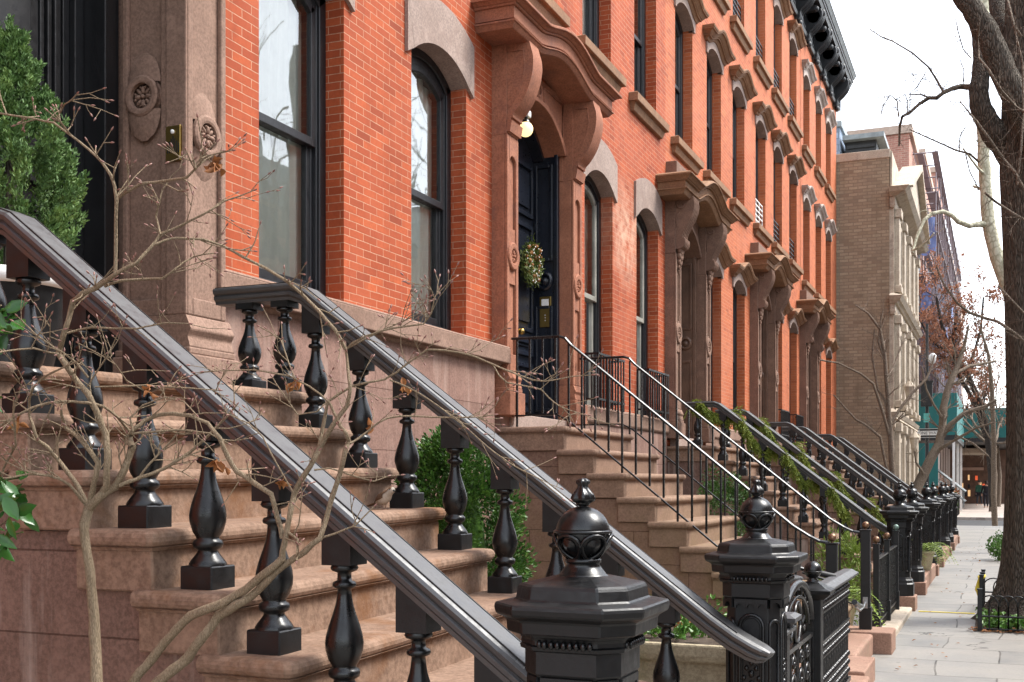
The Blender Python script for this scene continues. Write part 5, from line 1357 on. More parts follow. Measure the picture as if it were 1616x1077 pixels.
# ---- potted conifer on the landing
cx, cy = -3.90, 3.71
r = root('potted_conifer', (cx, cy, 2.05), 'potted green conifer standing beside the tall black door at the left', 'plant')
mb = MB(); mb.lathe([(.16, 2.05), (.17, 2.07), (.20, 2.2), (.235, 2.4), (.24, 2.42)], (cx, cy, 0), 28); pot = build(mb, 'pot', M['iron_matt'], r)
mb = MB(); mb.lathe([(.24, 2.42), (.262, 2.43), (.262, 2.475), (.25, 2.485), (.22, 2.48), (.22, 2.43)], (cx, cy, 0), 28); build(mb, 'pot_rim', M['white'], pot)
mb = MB(); mb.tube([(cx, cy, 2.3), (cx+.01, cy, 2.9), (cx, cy, 3.5)], [.03, .022, .006], 8); build(mb, 'trunk', M['bark'], r)
lf = MB()
def con_r(z):
    t = (z-2.46)/1.14
    T = ((-.1,.10),(0,.16),(.06,.27),(.15,.30),(.3,.285),(.45,.255),(.586,.205),(.70,.14),(.775,.095),(.87,.045),(1.,.012),(1.2,.005))
    for (a, b), (c_, d_) in zip(T, T[1:]):
        if t <= c_: return b+(d_-b)*(t-a)/(c_-a)
    return .005
plumes = []
for i in range(380):
    z = 2.48+1.0*RN.random()**1.1; a = RN.uniform(0, 2*PI); q = con_r(z)*RN.uniform(.45, .97)
    plumes.append((Vector((cx+q*math.cos(a), cy+q*math.sin(a), z)), Vector((math.cos(a)*.42, math.sin(a)*.42, 1.0)).normalized()))
for p, d in plumes:
    ln = RN.uniform(.06, .12)*(1 if p.z < 3.1 else .6)
    for k in range(80):
        t = RN.random(); e = (d*.9 + rv()*.75).normalized(); leaf(lf, p + d*ln*t + rv()*.028*(1-t*.6), e, rv(), RN.uniform(.018, .034), RN.uniform(.008, .014), .3)
for k in range(120):
    t = RN.random(); leaf(lf, Vector((cx+.012*rv().x, cy+.012*rv().y, 3.46+.13*t)), Vector((0,0,1))+rv()*.7, rv(), .022, .008)
build(lf, 'foliage', M['cypress'], r)

# ---- boxwood behind the nearest stoop
bx, by = -3.22, 6.72
r = root('boxwood_bush', (bx, by, GZ), 'clipped green boxwood bush behind the nearest stair rail', 'bush')
mb = MB(); mb.tube([(bx, by, GZ), (bx, by, 1.5)], [.05, .02], 8); build(mb, 'trunk', M['bark'], r)
lf = MB(); cs = []
for i in range(190):
    t = RN.random(); z = .45+1.42*t; q = (.40*(1-t**3.2)**.5+.02)*RN.uniform(.72, 1.05); a = RN.uniform(0, 2*PI); cs.append(Vector((bx+q*math.cos(a), by+q*math.sin(a), z)))
for c in cs:
    o = Vector((c.x-bx, c.y-by, 0)); o = o.normalized() if o.length > 0 else Vector((0,0,1))
    for k in range(120):
        v = rv(); leaf(lf, c + Vector((v.x, v.y, v.z*1.1))*RN.uniform(.04, .11), v + o*.5 + Vector((0,0,.5)), rv(), RN.uniform(.024, .04), RN.uniform(.015, .024), .25)
core = MB(); core.lathe([(.05, .3)] + [(max(.01, .20*max(0, 1-t**3.2)**.5), .4+1.36*t) for t in [i/12. for i in range(13)]], (bx, by, 0), 16)
build(lf, 'foliage', M['boxwood'], r); build(core, 'inner_foliage', M['boxwood'], r)

# ---- planter of seedlings between stoop and fence
r = root('stone_planter', (-1.52, 6.35, GZ), 'pale mossy stone planter with low leafy plants, seen under the stair rail', 'planter')
mb = MB()
def rect(cx_, cy_, a, b, z): return [(cx_-a, cy_-b, z), (cx_+a, cy_-b, z), (cx_+a, cy_+b, z), (cx_-a, cy_+b, z)]
mb.loft([rect(-1.52, 6.35, a, b, z) for a, b, z in ((.26,.36,GZ), (.26,.36,.10), (.30,.42,.14), (.33,.46,.62), (.335,.465,.66), (.36,.49,.665), (.37,.50,.70), (.37,.50,.76), (.33,.46,.76), (.33,.46,.70))], True, True)
pb = build(mb, 'trough', M['plant_stone'], r, bev=.012)
mb = MB()
for side in range(2):
    for k in range(6):
        zc = .2+.075*k
        if side == 0: mb.sphere((-1.84+.0*k, 5.905-.004*k, zc), .030, 8, 5, (1, .5, .8))
        else: mb.sphere((-1.205, 5.905-.004*k, zc), .030, 8, 5, (1, .5, .8))
build(mb, 'carved_edge', M['plant_stone'], pb)
mb = MB(); mb.box(-1.84, 5.90, .66, -1.20, 6.80, .735); build(mb, 'soil', M['soil'], r)
lf = MB(); dl = MB()
for i in range(60):
    c = Vector((-1.52+RN.uniform(-.3,.3), 6.35+RN.uniform(-.44,.42), .75+RN.uniform(0,.07)))
    for k in range(12): leaf(lf, c+rv()*.02, rv()+Vector((0,0,.7)), rv(), RN.uniform(.03,.05), RN.uniform(.018,.03), .2)
    if i % 4 == 0:
        for k in range(6): leaf(dl, c+rv()*.02+Vector((0,0,.05)), rv()+Vector((0,0,.6)), rv(), .028, .02, .2)
build(lf, 'leaves', M['ivy'], r); build(dl, 'red_leaves', M['dryleaf'], r)

# ---- bushes and ferns in the areaways
def bush(name, c, rad, n, mat, label, L=.03, W=.016, cat='bush', up=.4):
    r = root(name, (c[0], c[1], GZ), label, cat); mb = MB(); mb.tube([(c[0], c[1], GZ), (c[0], c[1], c[2])], [.03, .012], 7); build(mb, 'trunk', M['bark'], r)
    lf = MB(); clump_bush(lf, c, rad, n, L, W, 46, up); build(lf, 'foliage', mat, r)
bush('green_bush', (-3.05, 13.6, 1.15), (.42, .6, .62), 5200, M['boxwood'], 'rounded green bush behind the iron-railed stoop', .04, .022)
bush('leafy_shrub', (-1.62, 13.3, .55), (.30, .45, .50), 1500, M['fern'], 'pale green leafy shrub behind the latched iron post', .09, .022)
bush('leafy_shrub', (-2.3, 8.5, .35), (.4, .5, .45), 1800, M['ivy'], 'small leafy shrub behind the cast-iron fence', .045, .025)
def fern(c, n, L, label, mat='fern'):
    r = root('fern_planter', c, label, 'planter'); mb = MB(); x, y, z = c
    mb.lathe([(.13, z), (.14, z+.02), (.17, z+.2), (.19, z+.26), (.20, z+.27), (.20, z+.30), (.17, z+.30)], (x, y, 0), 20); build(mb, 'pot', M['plant_stone'], r)
    lf = MB()
    for i in range(n):
        a = RN.uniform(0, 2*PI); d = Vector((math.cos(a)*.8, math.sin(a)*.8, RN.uniform(.5, 1.6))).normalized(); p = Vector((x, y, z+.3)); ln = L*RN.uniform(.6, 1.1)
        for j in range(14):
            d = (d + Vector((0,0,-.17))).normalized(); p = p + d*ln/14; s = d.cross(Vector((0,0,1)))
            s = s.normalized() if s.length > .01 else Vector((1,0,0)); w = .10*math.sin(PI*(j+1.5)/16)
            for q in (-1, 1): leaf(lf, p, s*q + d*.5, Vector((0,0,1))+rv()*.3, w, .022, .1)
    build(lf, 'fronds', M[mat], r)
fern((-1.16, 19.9, .17), 46, .66, 'lush light green fern spilling from a pot beside the newel posts')
fern((-1.55, 12.45, .06), 22, .6, 'green fern in a pot near the foot of the stoop, behind the plain iron fence')

# ---- garlands wound round the two rails of house 3's stoop
def garland(y, label, t0, t1, turns, ph):
    xk, zk, sl = -3.64, 2.735, .768; xe = -1.36
    pts = []
    for i in range(90):
        t = i/89.; tt = t0+(t1-t0)*t; x = -4.0+(xe+4.0)*tt; z = zk if x < xk else zk-sl*(x-xk)
        a = 2*PI*turns*t+ph
        pts.append(Vector((x, y+.11*math.cos(a), z-.05+.09*math.sin(a) - .05*abs(math.sin(a*.5)))))
    r = root('garland', pts[0], label, 'garland', 'green garlands on the stair rails')
    mb = MB(); mb.tube(pts, .012, 6); build(mb, 'stem', M['twig'], r)
    lf = MB()
    for i in range(len(pts)-1):
        d = (pts[i+1]-pts[i]).normalized()
        for k in range(12):
            s = (d*RN.uniform(.5, 1.2) + rv()*.6 + Vector((0,0,-.45))).normalized(); p = pts[i].lerp(pts[i+1], RN.random()); ln = RN.uniform(.10, .26)
            for j in range(10):
                q = p + s*ln*j/10; s = (s+Vector((0,0,-.06))).normalized()
                for m_ in range(2): leaf(lf, q, s+rv()*.65, rv(), RN.uniform(.03, .055), RN.uniform(.010, .017), .15)
    build(lf, 'sprays', M['garland'], r)
garland(16.05, 'green pine garland wound round the nearer rail of its stoop', -.02, .80, 3.6, .4)
garland(17.95, 'green pine garland wound round the farther rail of its stoop', .06, 1.0, 4.6, 2.2)

# ---- wreath on the navy door
wx, wy, wz = -4.57, 11.27, 3.90
r = root('wreath', (wx, wy, wz), 'green and brown holiday wreath hanging on the navy door', 'wreath')
lf = MB(); br = MB(); bl = MB()
for i in range(2600):
    a = RN.uniform(0, 2*PI); R = .145+RN.gauss(0, .045); o = Vector((0, math.cos(a), math.sin(a))); t = Vector((0, -math.sin(a), math.cos(a)))
    leaf(lf, Vector((wx+RN.uniform(-.02, .07), wy, wz))+o*R, t*.8+o*RN.uniform(-.3,.7)+Vector((.5,0,0))+rv()*.6, rv(), RN.uniform(.03,.06), RN.uniform(.009,.016), .2)
for i in range(42):
    a = RN.uniform(0, 2*PI); o = Vector((0, math.cos(a), math.sin(a))); br.sphere(Vector((wx+.06, wy, wz))+o*RN.uniform(.08,.2)+rv()*.02, RN.uniform(.012,.028), 8, 6)
for i in range(60):
    a = RN.uniform(0, 2*PI); o = Vector((0, math.cos(a), math.sin(a))); bl.sphere(Vector((wx+.075, wy, wz))+o*RN.uniform(.08,.22)+rv()*.02, .007, 6, 4)
lf.split = (len(lf.f), M['dryleaf']); lf._m(br); build(lf, 'greenery', M['fern_dark'], r); build(bl, 'white_berries', M['white'], r)
# ------------------------------------------------------------------ trees
def grow(mb, p, d, L, r, depth, ends, spread=.7, up=.15, seg=6):
    n = max(3, int(L/.35)); pts = [p]; rad = [r]
    for i in range(n):
        d = (d + rv()*.16 + Vector((0,0,up*.12))).normalized(); pts.append(pts[-1]+d*L/n); rad.append(r*(1-.45*(i+1)/n))
    mb.tube(pts, rad, seg); ends.append((pts[-1], d))
    if depth > 0:
        k = RN.choice((2, 3, 3))
        for i in range(k):
            j = RN.randint(max(1, n//2), n); grow(mb, pts[j], (d + rv()*spread + Vector((0,0,up))).normalized(), L*RN.uniform(.55,.8), rad[j]*RN.uniform(.5,.75), depth-1, ends, spread, up, max(4, seg-1))
        for i in range(2):
            j = RN.randint(1, n); ends.append((pts[j], (d+rv()).normalized()))
def traced(name, label, paths, mat, twigs=None, leaves=None, base=None, bud=False, cat='tree', grp=None):
    """tree from limbs given by bearing, height and distance; (px, py, radius px) per point, own distance per limb"""
    mb = MB(); tw = MB(); lf = MB(); ends = []; b0 = None
    for d0, d1, pts in paths:
        n = len(pts); P3 = [at_d(px, py, d0+(d1-d0)*i/(n-1)) for i, (px, py, r_) in enumerate(pts)]; rr = [r_*(d0+(d1-d0)*i/(n-1))/F_PX for i, (px, py, r_) in enumerate(pts)]
        Q = []; R = []
        for i in range(n-1):
            for t in (0, .34, .67):
                q = P3[i].lerp(P3[i+1], t); r_ = rr[i]+(rr[i+1]-rr[i])*t; Q.append(q+rv()*r_*.10); R.append(r_*RN.uniform(.95, 1.06))
        Q.append(P3[-1]); R.append(rr[-1]); mb.tube(Q, R, 12 if rr[0] > .05 else 7)
        if b0 is None: b0 = P3[0]
        if twigs:
            L, dep, cnt = twigs
            for i in range(int(cnt*n)):
                k = RN.randint(len(Q)//3, len(Q)-1); dd = (Q[k]-Q[max(0,k-2)]).normalized() if k else Vector((0,0,1))
                grow(tw, Q[k], (dd*.5+rv()*.8+Vector((0,0,.3))).normalized(), L*RN.uniform(.5,1.1), max(.005, R[k]*.3), dep, ends)
    r = root(name, base or b0, label, cat, grp)
    build(mb, 'trunk', mat, r)
    if tw.v: build(tw, 'crown', mat, r)
    if leaves:
        n, L, W, m_ = leaves
        for i in range(n):
            p, d = ends[RN.randrange(len(ends))]; leaf(lf, p + rv()*RN.uniform(.0, .22), rv()+Vector((0,0,-.6)), rv(), L*RN.uniform(.6,1.3), W*RN.uniform(.7,1.2), .4)
        build(lf, 'leaves', m_, r)
    return r
# big street tree at the right
tx, ty = .44, 15.1
r = root('street_tree', (tx, ty, GZ), 'big dark-barked street tree filling the right edge, above the small hoop fence', 'tree')
mb = MB(); rings = []
for z, R in ((-.15, .74), (-.02, .63), (.06, .57), (.18, .51), (.35, .46), (.6, .43), (1.0, .405), (1.6, .39), (2.4, .385), (3.2, .38), (4.0, .385), (4.7, .40), (5.3, .43), (6.0, .42), (7.0, .40), (8.2, .38)):
    n = 56; ring = []
    for k in range(n):
        a = 2*PI*k/n; flare = max(0, .6-z)/.6
        q = R*(1+.06*math.sin(3*a+z*.4)+.03*math.sin(7*a-z*.7)+.018*math.sin(19*a+z*1.3)+.012*math.sin(31*a-z*2.1)+flare*.16*math.sin(6*a+1))
        ring.append((tx+q*math.cos(a)+.02*math.sin(z), ty+q*math.sin(a), z))
    rings.append(ring)
mb.loft(rings, True, True, True); build(mb, 'trunk', M['bark'], r)
def limb(pts, d, name='limb'):
    mb = MB(); Q = []; R = []
    P3 = [at_d(px, py, dd) for px, py, q, dd in pts]; rr = [q*dd/F_PX for px, py, q, dd in pts]
    for i in range(len(pts)-1):
        for t in (0, .25, .5, .75):
            q_ = rr[i]+(rr[i+1]-rr[i])*t
            a = P3[max(i-1,0)]; b = P3[i]; c = P3[i+1]; e = P3[min(i+2, len(pts)-1)]
            p = .5*((2*b) + (c-a)*t + (2*a-5*b+4*c-e)*t*t + (3*b-a-3*c+e)*t**3)
            Q.append(p+rv()*q_*.05); R.append(q_*RN.uniform(.95,1.06))
    Q.append(P3[-1]); R.append(rr[-1]); mb.tube(Q, R, 16); return build(mb, name, M['bark'], r), Q, R
limb([(1640,330,34,14.2),(1612,262,27,13.9),(1582,225,21,13.8),(1556,190,17,13.8),(1545,155,15.5,13.8),(1547,120,14,13.9),(1549,85,13,14.0),(1546,50,13,14.1),(1535,10,12,14.3),(1520,-60,11,14.6)], 14)
limb([(1660,260,30,13.2),(1630,205,24,13.2),(1606,160,21,13.1),(1583,112,19,13.1),(1567,72,18,13.1),(1548,35,17,13.1),(1525,2,15,13.1),(1490,-50,13,13.2)], 14)
limb([(1600,60,15,14.6),(1580,30,15,14.8),(1575,-40,14,15.2)], 14)
mb = MB()
for pts, dd in (([(1536,138,5),(1515,137,4.2),(1503,140,4),(1490,146,3.6),(1478,155,3.4),(1466,155,3),(1450,165,2.6),(1436,178,2.4),(1424,184,2.2),(1420,200,2),(1419,231,1.6)], 14), ([(1489,146,2),(1478,126,1.8),(1465,106,1.6),(1440,84,1.4),(1410,66,1.2),(1390,58,1),(1372,46,.8)], 14),
    ([(1468,155,1.6),(1455,150,1.4),(1434,149,1.2),(1447,138,1),(1455,125,.8),(1462,113,.7)], 14), ([(1545,256,2),(1530,243,1.8),(1510,238,1.6),(1490,229,1.4),(1465,218,1.2),(1436,205,.9)], 14.5), ([(1532,92,1),(1520,78,.9),(1512,50,.8),(1508,30,.7)], 14), ([(1514,240,1),(1515,215,.9),(1524,200,.7)], 14.4),
    ([(1418,184,1.2),(1416,160,1),(1405,150,.9),(1392,170,.8),(1390,186,.7)], 14), ([(1520,135,.9),(1521,110,.8),(1514,92,.6)], 14), ([(1432,180,1),(1432,160,.9),(1428,148,.7)], 14), ([(1524,244,1.1),(1530,270,1),(1545,300,.8)], 14.4),
    ([(1620,178,2.4),(1604,170,2.2),(1580,143,2),(1560,110,1.8),(1545,92,1.7),(1543,60,1.5),(1545,40,1.3)], 12.6), ([(1620,305,2),(1600,270,2.4),(1582,250,2.4),(1560,218,2.2),(1541,192,2),(1527,175,1.2),(1515,160,.9)], 12.4), ([(1605,292,2),(1611,240,1.8),(1615,180,1.6),(1614,100,1.4),(1600,40,1.2)], 12.3), ([(1590,0,2),(1600,40,2),(1612,58,2)], 12.5),
    ([(1625,352,2.2),(1600,338,2),(1570,318,2),(1555,305,1.8)], 12.8), ([(1630,510,2.2),(1600,478,2),(1576,452,1.7)], 13.2), ([(1640,560,2.2),(1600,525,2.4),(1575,508,2.4),(1557,503,2.4),(1530,494,2.3),(1510,478,2),(1490,450,1.8),(1478,422,1.5)], 12.9)):
    P3 = [at_d(px, py, dd+.25*math.sin(i*.9+px)) for i, (px, py, q) in enumerate(pts)]; mb.tube(P3, [max(.0035, q*dd/F_PX) for px, py, q in pts], 6)
    for i in range(1, len(P3)):
        for k in range(3):
            e = []; grow(mb, P3[i].lerp(P3[i-1], RN.random()), (rv()+Vector((-.2,0,.2))).normalized(), RN.uniform(.12,.42), .0035, 1, e, .8, .1, 4)
build(mb, 'crown', M['bark2'], r)
# pale sycamore behind it
traced('sycamore_tree', 'pale mottled sycamore trunk just left of the big dark trunk', [
    (27, 27, [(1625,830,12),(1618,640,11.5),(1602,490,11),(1580,425,10.5),(1563,370,10),(1557,320,9.5),(1554,270,9),(1552,230,9),(1548,120,8),(1556,-40,7)]),
    (27, 26, [(1557,354,5.5),(1545,354,4.6),(1530,357,4.2),(1512,350,3.8),(1500,339,3.4),(1488,334,3.2),(1470,338,3),(1458,348,2.8),(1448,370,2.6),(1441,392,2.4),(1440,400,2)]),
    (26, 25.5, [(1441,395,2),(1456,388,1.8),(1468,375,1.4),(1474,368,1)]),
    (27, 26, [(1553,275,2.4),(1545,268,2),(1533,252,1.6),(1520,235,1.2)])], M['sycamore'], (.7, 1, .25), base=at_d(1625, 855, 27))
# bare trees in the middle distance
traced('street_tree', 'thin bare tree with grey-brown bark before the beige side wall', [
    (31, 31, [(1416,880,5.5),(1412,800,5),(1408,740,4.6),(1405,690,4.2),(1402,640,3.6),(1399,600,3.2),(1396,560,2.8),(1389,520,2.2),(1370,495,1.6),(1350,482,1)]),
    (31, 30, [(1404,690,2.6),(1392,648,2.4),(1378,606,2),(1358,590,1.6),(1322,573,1.4),(1290,568,1.2),(1268,566,.9)]),
    (31, 30.5, [(1409,760,2.2),(1398,735,2),(1389,690,2),(1368,672,1.8),(1350,662,1.6),(1330,640,1.3),(1316,624,1)]),
    (31, 31.5, [(1404,672,2.6),(1420,645,2.4),(1440,620,2.2),(1462,598,2),(1470,580,1.6),(1475,560,1.2)]),
    (31, 31, [(1397,570,2),(1386,540,1.8),(1390,505,1.4),(1393,490,1)]),
    (31, 31, [(1401,640,2),(1385,615,1.7),(1376,560,1.4),(1380,520,1)]),
    (31, 32, [(1399,600,1.8),(1412,575,1.6),(1425,540,1.3),(1440,520,1)])], M['bark2'], (.6, 2, 1.5), base=at_d(1417, 862, 31), grp='bare street trees')
traced('street_tree', 'leaning bare tree whose trunk bends right over the far newel posts', [
    (36, 37, [(1425,850,9),(1440,795,8.5),(1450,765,8),(1468,728,7.5),(1483,698,7),(1488,670,6),(1488,645,5.6),(1494,622,5.2),(1501,600,5),(1508,585,4.6),(1516,565,3.6),(1522,545,2.6),(1528,515,1.8)]),
    (36.4, 36, [(1486,690,4.6),(1500,670,4),(1520,654,3.6),(1540,646,3),(1556,641,2.4),(1570,632,1.8)]),
    (36.4, 35, [(1474,715,3),(1490,705,2.6),(1515,690,2.2),(1540,676,1.8),(1565,668,1.4)]),
    (37, 38, [(1504,592,3),(1530,578,2.4),(1552,574,2),(1572,570,1.6)]),
    (36.4, 36, [(1488,660,2),(1474,640,1.8),(1462,615,1.5),(1455,580,1.2)]),
    (36, 36, [(1458,748,2),(1446,730,1.6),(1441,700,1.2)]),
    (36, 36, [(1510,688,1.8),(1535,700,1.6),(1560,720,1.3)])], M['bark2'], (.7, 2, 1.6), base=at_d(1424, 845, 36), grp='bare street trees')
traced('street_tree', 'far tree with two dark leaning stems and a crown of brown leaves', [
    (52, 52, [(1566,800,5),(1564,745,5),(1560,700,5),(1556,672,4.6),(1548,645,4.2),(1540,620,4),(1530,598,3.8),(1520,580,3.4),(1508,560,3),(1494,540,2.6),(1484,505,2.2),(1478,470,1.8)]),
    (52, 52, [(1556,690,4),(1544,652,3.6),(1530,622,3.4),(1516,598,3),(1508,578,2.6),(1504,540,2.2),(1510,490,1.8)]),
    (52, 53, [(1526,592,2.4),(1536,560,2),(1548,520,1.8),(1552,470,1.4)]),
    (52, 51, [(1505,558,2),(1482,548,1.8),(1464,530,1.5),(1452,505,1.2)])], M['bark_dark'], (1.3, 3, 2.0), (5200, .13, .09, M['brownleaf']), base=at_d(1567, 820, 52), grp='bare street trees')
traced('street_tree', 'slim brown tree trunk half hidden behind the big dark trunk', [
    (40, 40, [(1570,830,4.5),(1568,780,4),(1569,700,4),(1566,620,3.2),(1560,560,2.4),(1548,520,1.6)])], M['bark2'], (.9, 3, 2.0), base=at_d(1570, 836, 40), grp='bare street trees')
for (x, y, hgt, lb, n_) in ((-.35, 70., 4.0, 'far bare tree with a reddish twiggy crown above the teal shed', 5), (-.1, 84., 4.5, 'farthest bare tree with a haze of twigs at the end of the pavement', 5)):
    r = root('street_tree', (x, y, GZ), lb, 'tree', 'bare street trees'); mb = MB(); tw = MB(); ends = []
    mb.tube([(x, y, GZ), (x+.1, y, 2), (x-.1, y+.1, hgt)], [.2, .16, .14], 8)
    for k in range(n_): grow(tw, Vector((x-.1, y+.1, hgt-.3*k*.5)), (rv()*.9+Vector((-.25,0,1.0))).normalized(), 3.4, .085, 4, ends, .75, .25, 5)
    lf = MB()
    for i in range(1500): p, d = ends[RN.randrange(len(ends))]; leaf(lf, p+rv()*.2, rv(), rv(), .14, .09, .3)
    build(mb, 'trunk', M['bark2'], r); build(tw, 'crown', M['bark2'], r); build(lf, 'leaves', M['brownleaf'], r)
# trees on the far side of the street (they stand in the window reflections)
for (x, y, hgt, lb) in ((9.4, 21., 7.0, 'bare tree on the opposite pavement, nearer one'), (9.6, 28.5, 7.5, 'bare tree on the opposite pavement, middle one'), (9.4, 40., 7.5, 'bare tree on the opposite pavement, farther one')):
    r = root('street_tree', (x, y, GZ), lb, 'tree', 'bare street trees'); mb = MB(); ends = []
    mb.tube([(x, y, GZ), (x+.05, y, 2), (x, y+.1, hgt)], [.28, .22, .19], 10)
    for k in range(4): grow(mb, Vector((x, y+.1, hgt-.4*k*.5)), (rv()*.9+Vector((0,0,.9))).normalized(), 4.6, .2, 3, ends, .7, .2, 6)
    build(mb, 'trunk', M['bark'], r)

# ---- tree pit: hoop fence, ivy, soil
pz = GZ
r = root('hoop_fence', (-.30, 13.85, pz), 'low black hoop fence round the tree pit at the right', 'fence')
def hoops(a, b, n, h=.36):
    A, B = Vector(a), Vector(b); mb = MB(); d = (B-A); u = d/n
    for i in range(n-1):
        c0 = A+u*(i+.0); c1 = A+u*(i+2.0) if i+2 <= n else None
        if c1 is None: continue
        m = (c0+c1)/2; w = (c1-c0)/2; 
        mb.tube([c0+Vector((0,0,.0)), c0+Vector((0,0,h-.12))] + [m - w*math.cos(q) + Vector((0,0,h-.12+.12*math.sin(q))) for q in [PI*k/8 for k in range(1, 8)]] + [c1+Vector((0,0,h-.12)), c1], .0085, 6)
    mb.tube([A+Vector((0,0,.17)), B+Vector((0,0,.17))], .011, 6); mb.tube([A+Vector((0,0,.03)), B+Vector((0,0,.03))], .009, 6); return mb
p1, p2, p3 = Vector((-.20, 13.85, pz)), Vector((1.55, 13.85, pz)), Vector((-.20, 16.9, pz))
build(hoops(p1, p2, 18, .40), 'hoop_panel', M['iron_matt'], r); build(hoops(p1+Vector((0, 2.0, 0)), p3, 9), 'hoop_panel', M['iron_matt'], r); build(hoops(p3, Vector((1.6, 16.9, pz)), 14), 'hoop_panel', M['iron_matt'], r)
for p, hh in ((p1, .46), (p1+Vector((0, 1.3, 0)), .52), (p1+Vector((0, 2.0, 0)), .5), (p3, .46)):
    mb = MB(); mb.box(p.x-.024, p.y-.024, pz, p.x+.024, p.y+.024, pz+hh); mb.box(p.x-.03, p.y-.03, pz+hh, p.x+.03, p.y+.03, pz+hh+.015); build(mb, 'corner_post', M['iron_matt'], r, bev=.004)
mb = MB()
for yy, zz in ((15.2, .50), (15.9, .46)): mb.tube([(-.20+.035*math.cos(q), yy+.035*math.sin(q), pz+zz+.01*math.sin(3*q)) for q in [2*PI*i/12 for i in range(13)]], .012, 5)
for k in range(4): mb.tube([(-.225, 15.18+.01*k, pz+.5), (-.235-.01*k, 15.2, pz+.36), (-.225, 15.16+.03*k, pz+.22)], .01, 5)
build(mb, 'yellow_tape', M['yellow'], r)
sheet('tree_pit_soil', -.26, 13.8, 1.8, 17.0, GZ+.006, M['soil'])
iv = MB()
for i in range(330):
    a = Vector((RN.uniform(-.22, 1.5), 13.93+RN.random()**1.6*1.0, GZ+RN.uniform(.02, .14)))
    if (a.x-tx)**2+(a.y-ty)**2 < .5: continue
    for k in range(7): leaf(iv, a+rv()*.03, rv()+Vector((0,-.2,.25)), Vector((0,-.3,1))+rv()*.5, RN.uniform(.04,.075), RN.uniform(.035,.06), .12)
tag(build(iv, 'ivy', M['ivy']), 'low green ivy at the foot of the big street tree', 'ivy', kind='stuff')
dl = MB()
for i in range(140):
    a = Vector((RN.uniform(-.32, 1.3), RN.uniform(13.68, 14.1), GZ+.012)); leaf(dl, a, Vector((RN.uniform(-1,1), RN.uniform(-1,1), .1)), Vector((0,0,1))+rv()*.3, RN.uniform(.04,.08), RN.uniform(.025,.05), .2)
for i in range(60):
    a = Vector((RN.uniform(-.9, -.2), RN.uniform(9, 32), GZ+.012)); leaf(dl, a, Vector((RN.uniform(-1,1), RN.uniform(-1,1), .1)), Vector((0,0,1))+rv()*.3, RN.uniform(.03,.06), RN.uniform(.02,.035), .2)
tag(build(dl, 'fallen_leaves', M['dryleaf']), 'dry brown leaves scattered on the pavement', 'leaves', kind='stuff')
bush('green_bush', (-.0, 26.5, .22), (.22, .5, .28), 900, M['ivy'], 'small green bush at the pavement edge beyond the big tree', .06, .035)
tb = MB(); tb.box(-.95, 15.6, GZ+.004, -.28, 15.63, GZ+.012); tag(build(tb, 'yellow_tape', M['yellow'], None, org=(-.6, 15.6, GZ+.004)), 'thin yellow tape lying across the pavement joint', 'tape')
# ------------------------------------------------------------------ beige building and everything beyond it
bx1, by0, by1, bz = -2.88, 34.66, 43.6, 11.15
r = root('beige_building', (bx1-4, (by0+by1)/2, GZ), 'beige brick building with a classical stone front and a blank side wall', 'building')
mb = MB(); mb.box(-13, by0, -.3, bx1-.02, by1, bz-.25); build(mb, 'side_wall', M['beige'], r, uv=True)
mb = MB(); mb.box(-13.03, by0-.03, bz-.25, bx1+.0, by1+.03, bz); mb.prism([(bx1-.0, bz-.05), (bx1+.05, bz-.05), (bx1+.05, bz-1.0), (bx1+.0, bz-1.2)], 'y', by0+.02, by1); build(mb, 'parapet', M['grey_stone'], r, bev=.02)
fr = MB(); fr.box(bx1-.02, by0+.03, -.3, bx1+.10, by1, 9.7); f = build(fr, 'stone_front', M['grey_stone'], r)
def scornice(z, p, y0=by0+.03):
    mb = MB(); moulded(mb, [(-(by1-y0)/2, z), ((by1-y0)/2, z)], [(-.5, -.42, .12, .16), (-.42, -.2, .14, .14), (-.2, -.12, .2, p*.7), (-.12, .0, p*.8, p), (.0, .1, p, .1)], (by1-y0)/2-.12, bx1, (by1+y0)/2); return mb
build(scornice(9.95, .55), 'cornice', M['grey_stone'], r); build(scornice(6.9, .36), 'cornice', M['grey_stone'], r); build(scornice(3.6, .25), 'cornice', M['grey_stone'], r)
mb = MB(); yc = (by0+by1)/2; mb.prism([(by0+.2, 10.05), (by1-.2, 10.05), (yc, 11.5)], 'x', bx1, bx1+.42); mb.prism([(by0-.0, 10.05), (by0+.25, 10.05), (yc, 11.55), (yc, 11.75)], 'x', bx1, bx1+.62); mb.prism([(by1+.0, 10.05), (yc, 11.75), (yc, 11.55), (by1-.25, 10.05)], 'x', bx1, bx1+.62); build(mb, 'pediment', M['grey_stone'], r)
for i in range(5):
    y = by0+.45+i*(by1-by0-.9)/4
    for za, zb in ((.0, 3.3), (3.75, 6.4), (7.05, 9.45)):
        mb = MB(); mb.box(bx1+.10, y-.24, za, bx1+.24, y+.24, zb-.25); mb.box(bx1+.10, y-.30, zb-.25, bx1+.30, y+.30, zb); mb.box(bx1+.10, y-.30, za, bx1+.30, y+.30, za+.2); build(mb, 'pilaster', M['grey_stone'], r, bev=.02)
    if i < 4:
        for za, zb in ((.8, 2.9), (4.1, 6.1), (7.4, 9.2)):
            mb = MB(); yw = y+(by1-by0-.9)/8; mb.frame(yw-.5, za, yw+.5, zb, bx1+.10, bx1+.18, .12); w_ = build(mb, 'window', M['grey_stone'], r)
            mb = MB(); mb.box(bx1+.09, yw-.4, za+.1, bx1+.115, yw+.4, zb-.1); build(mb, 'pane', M['navy'], w_)
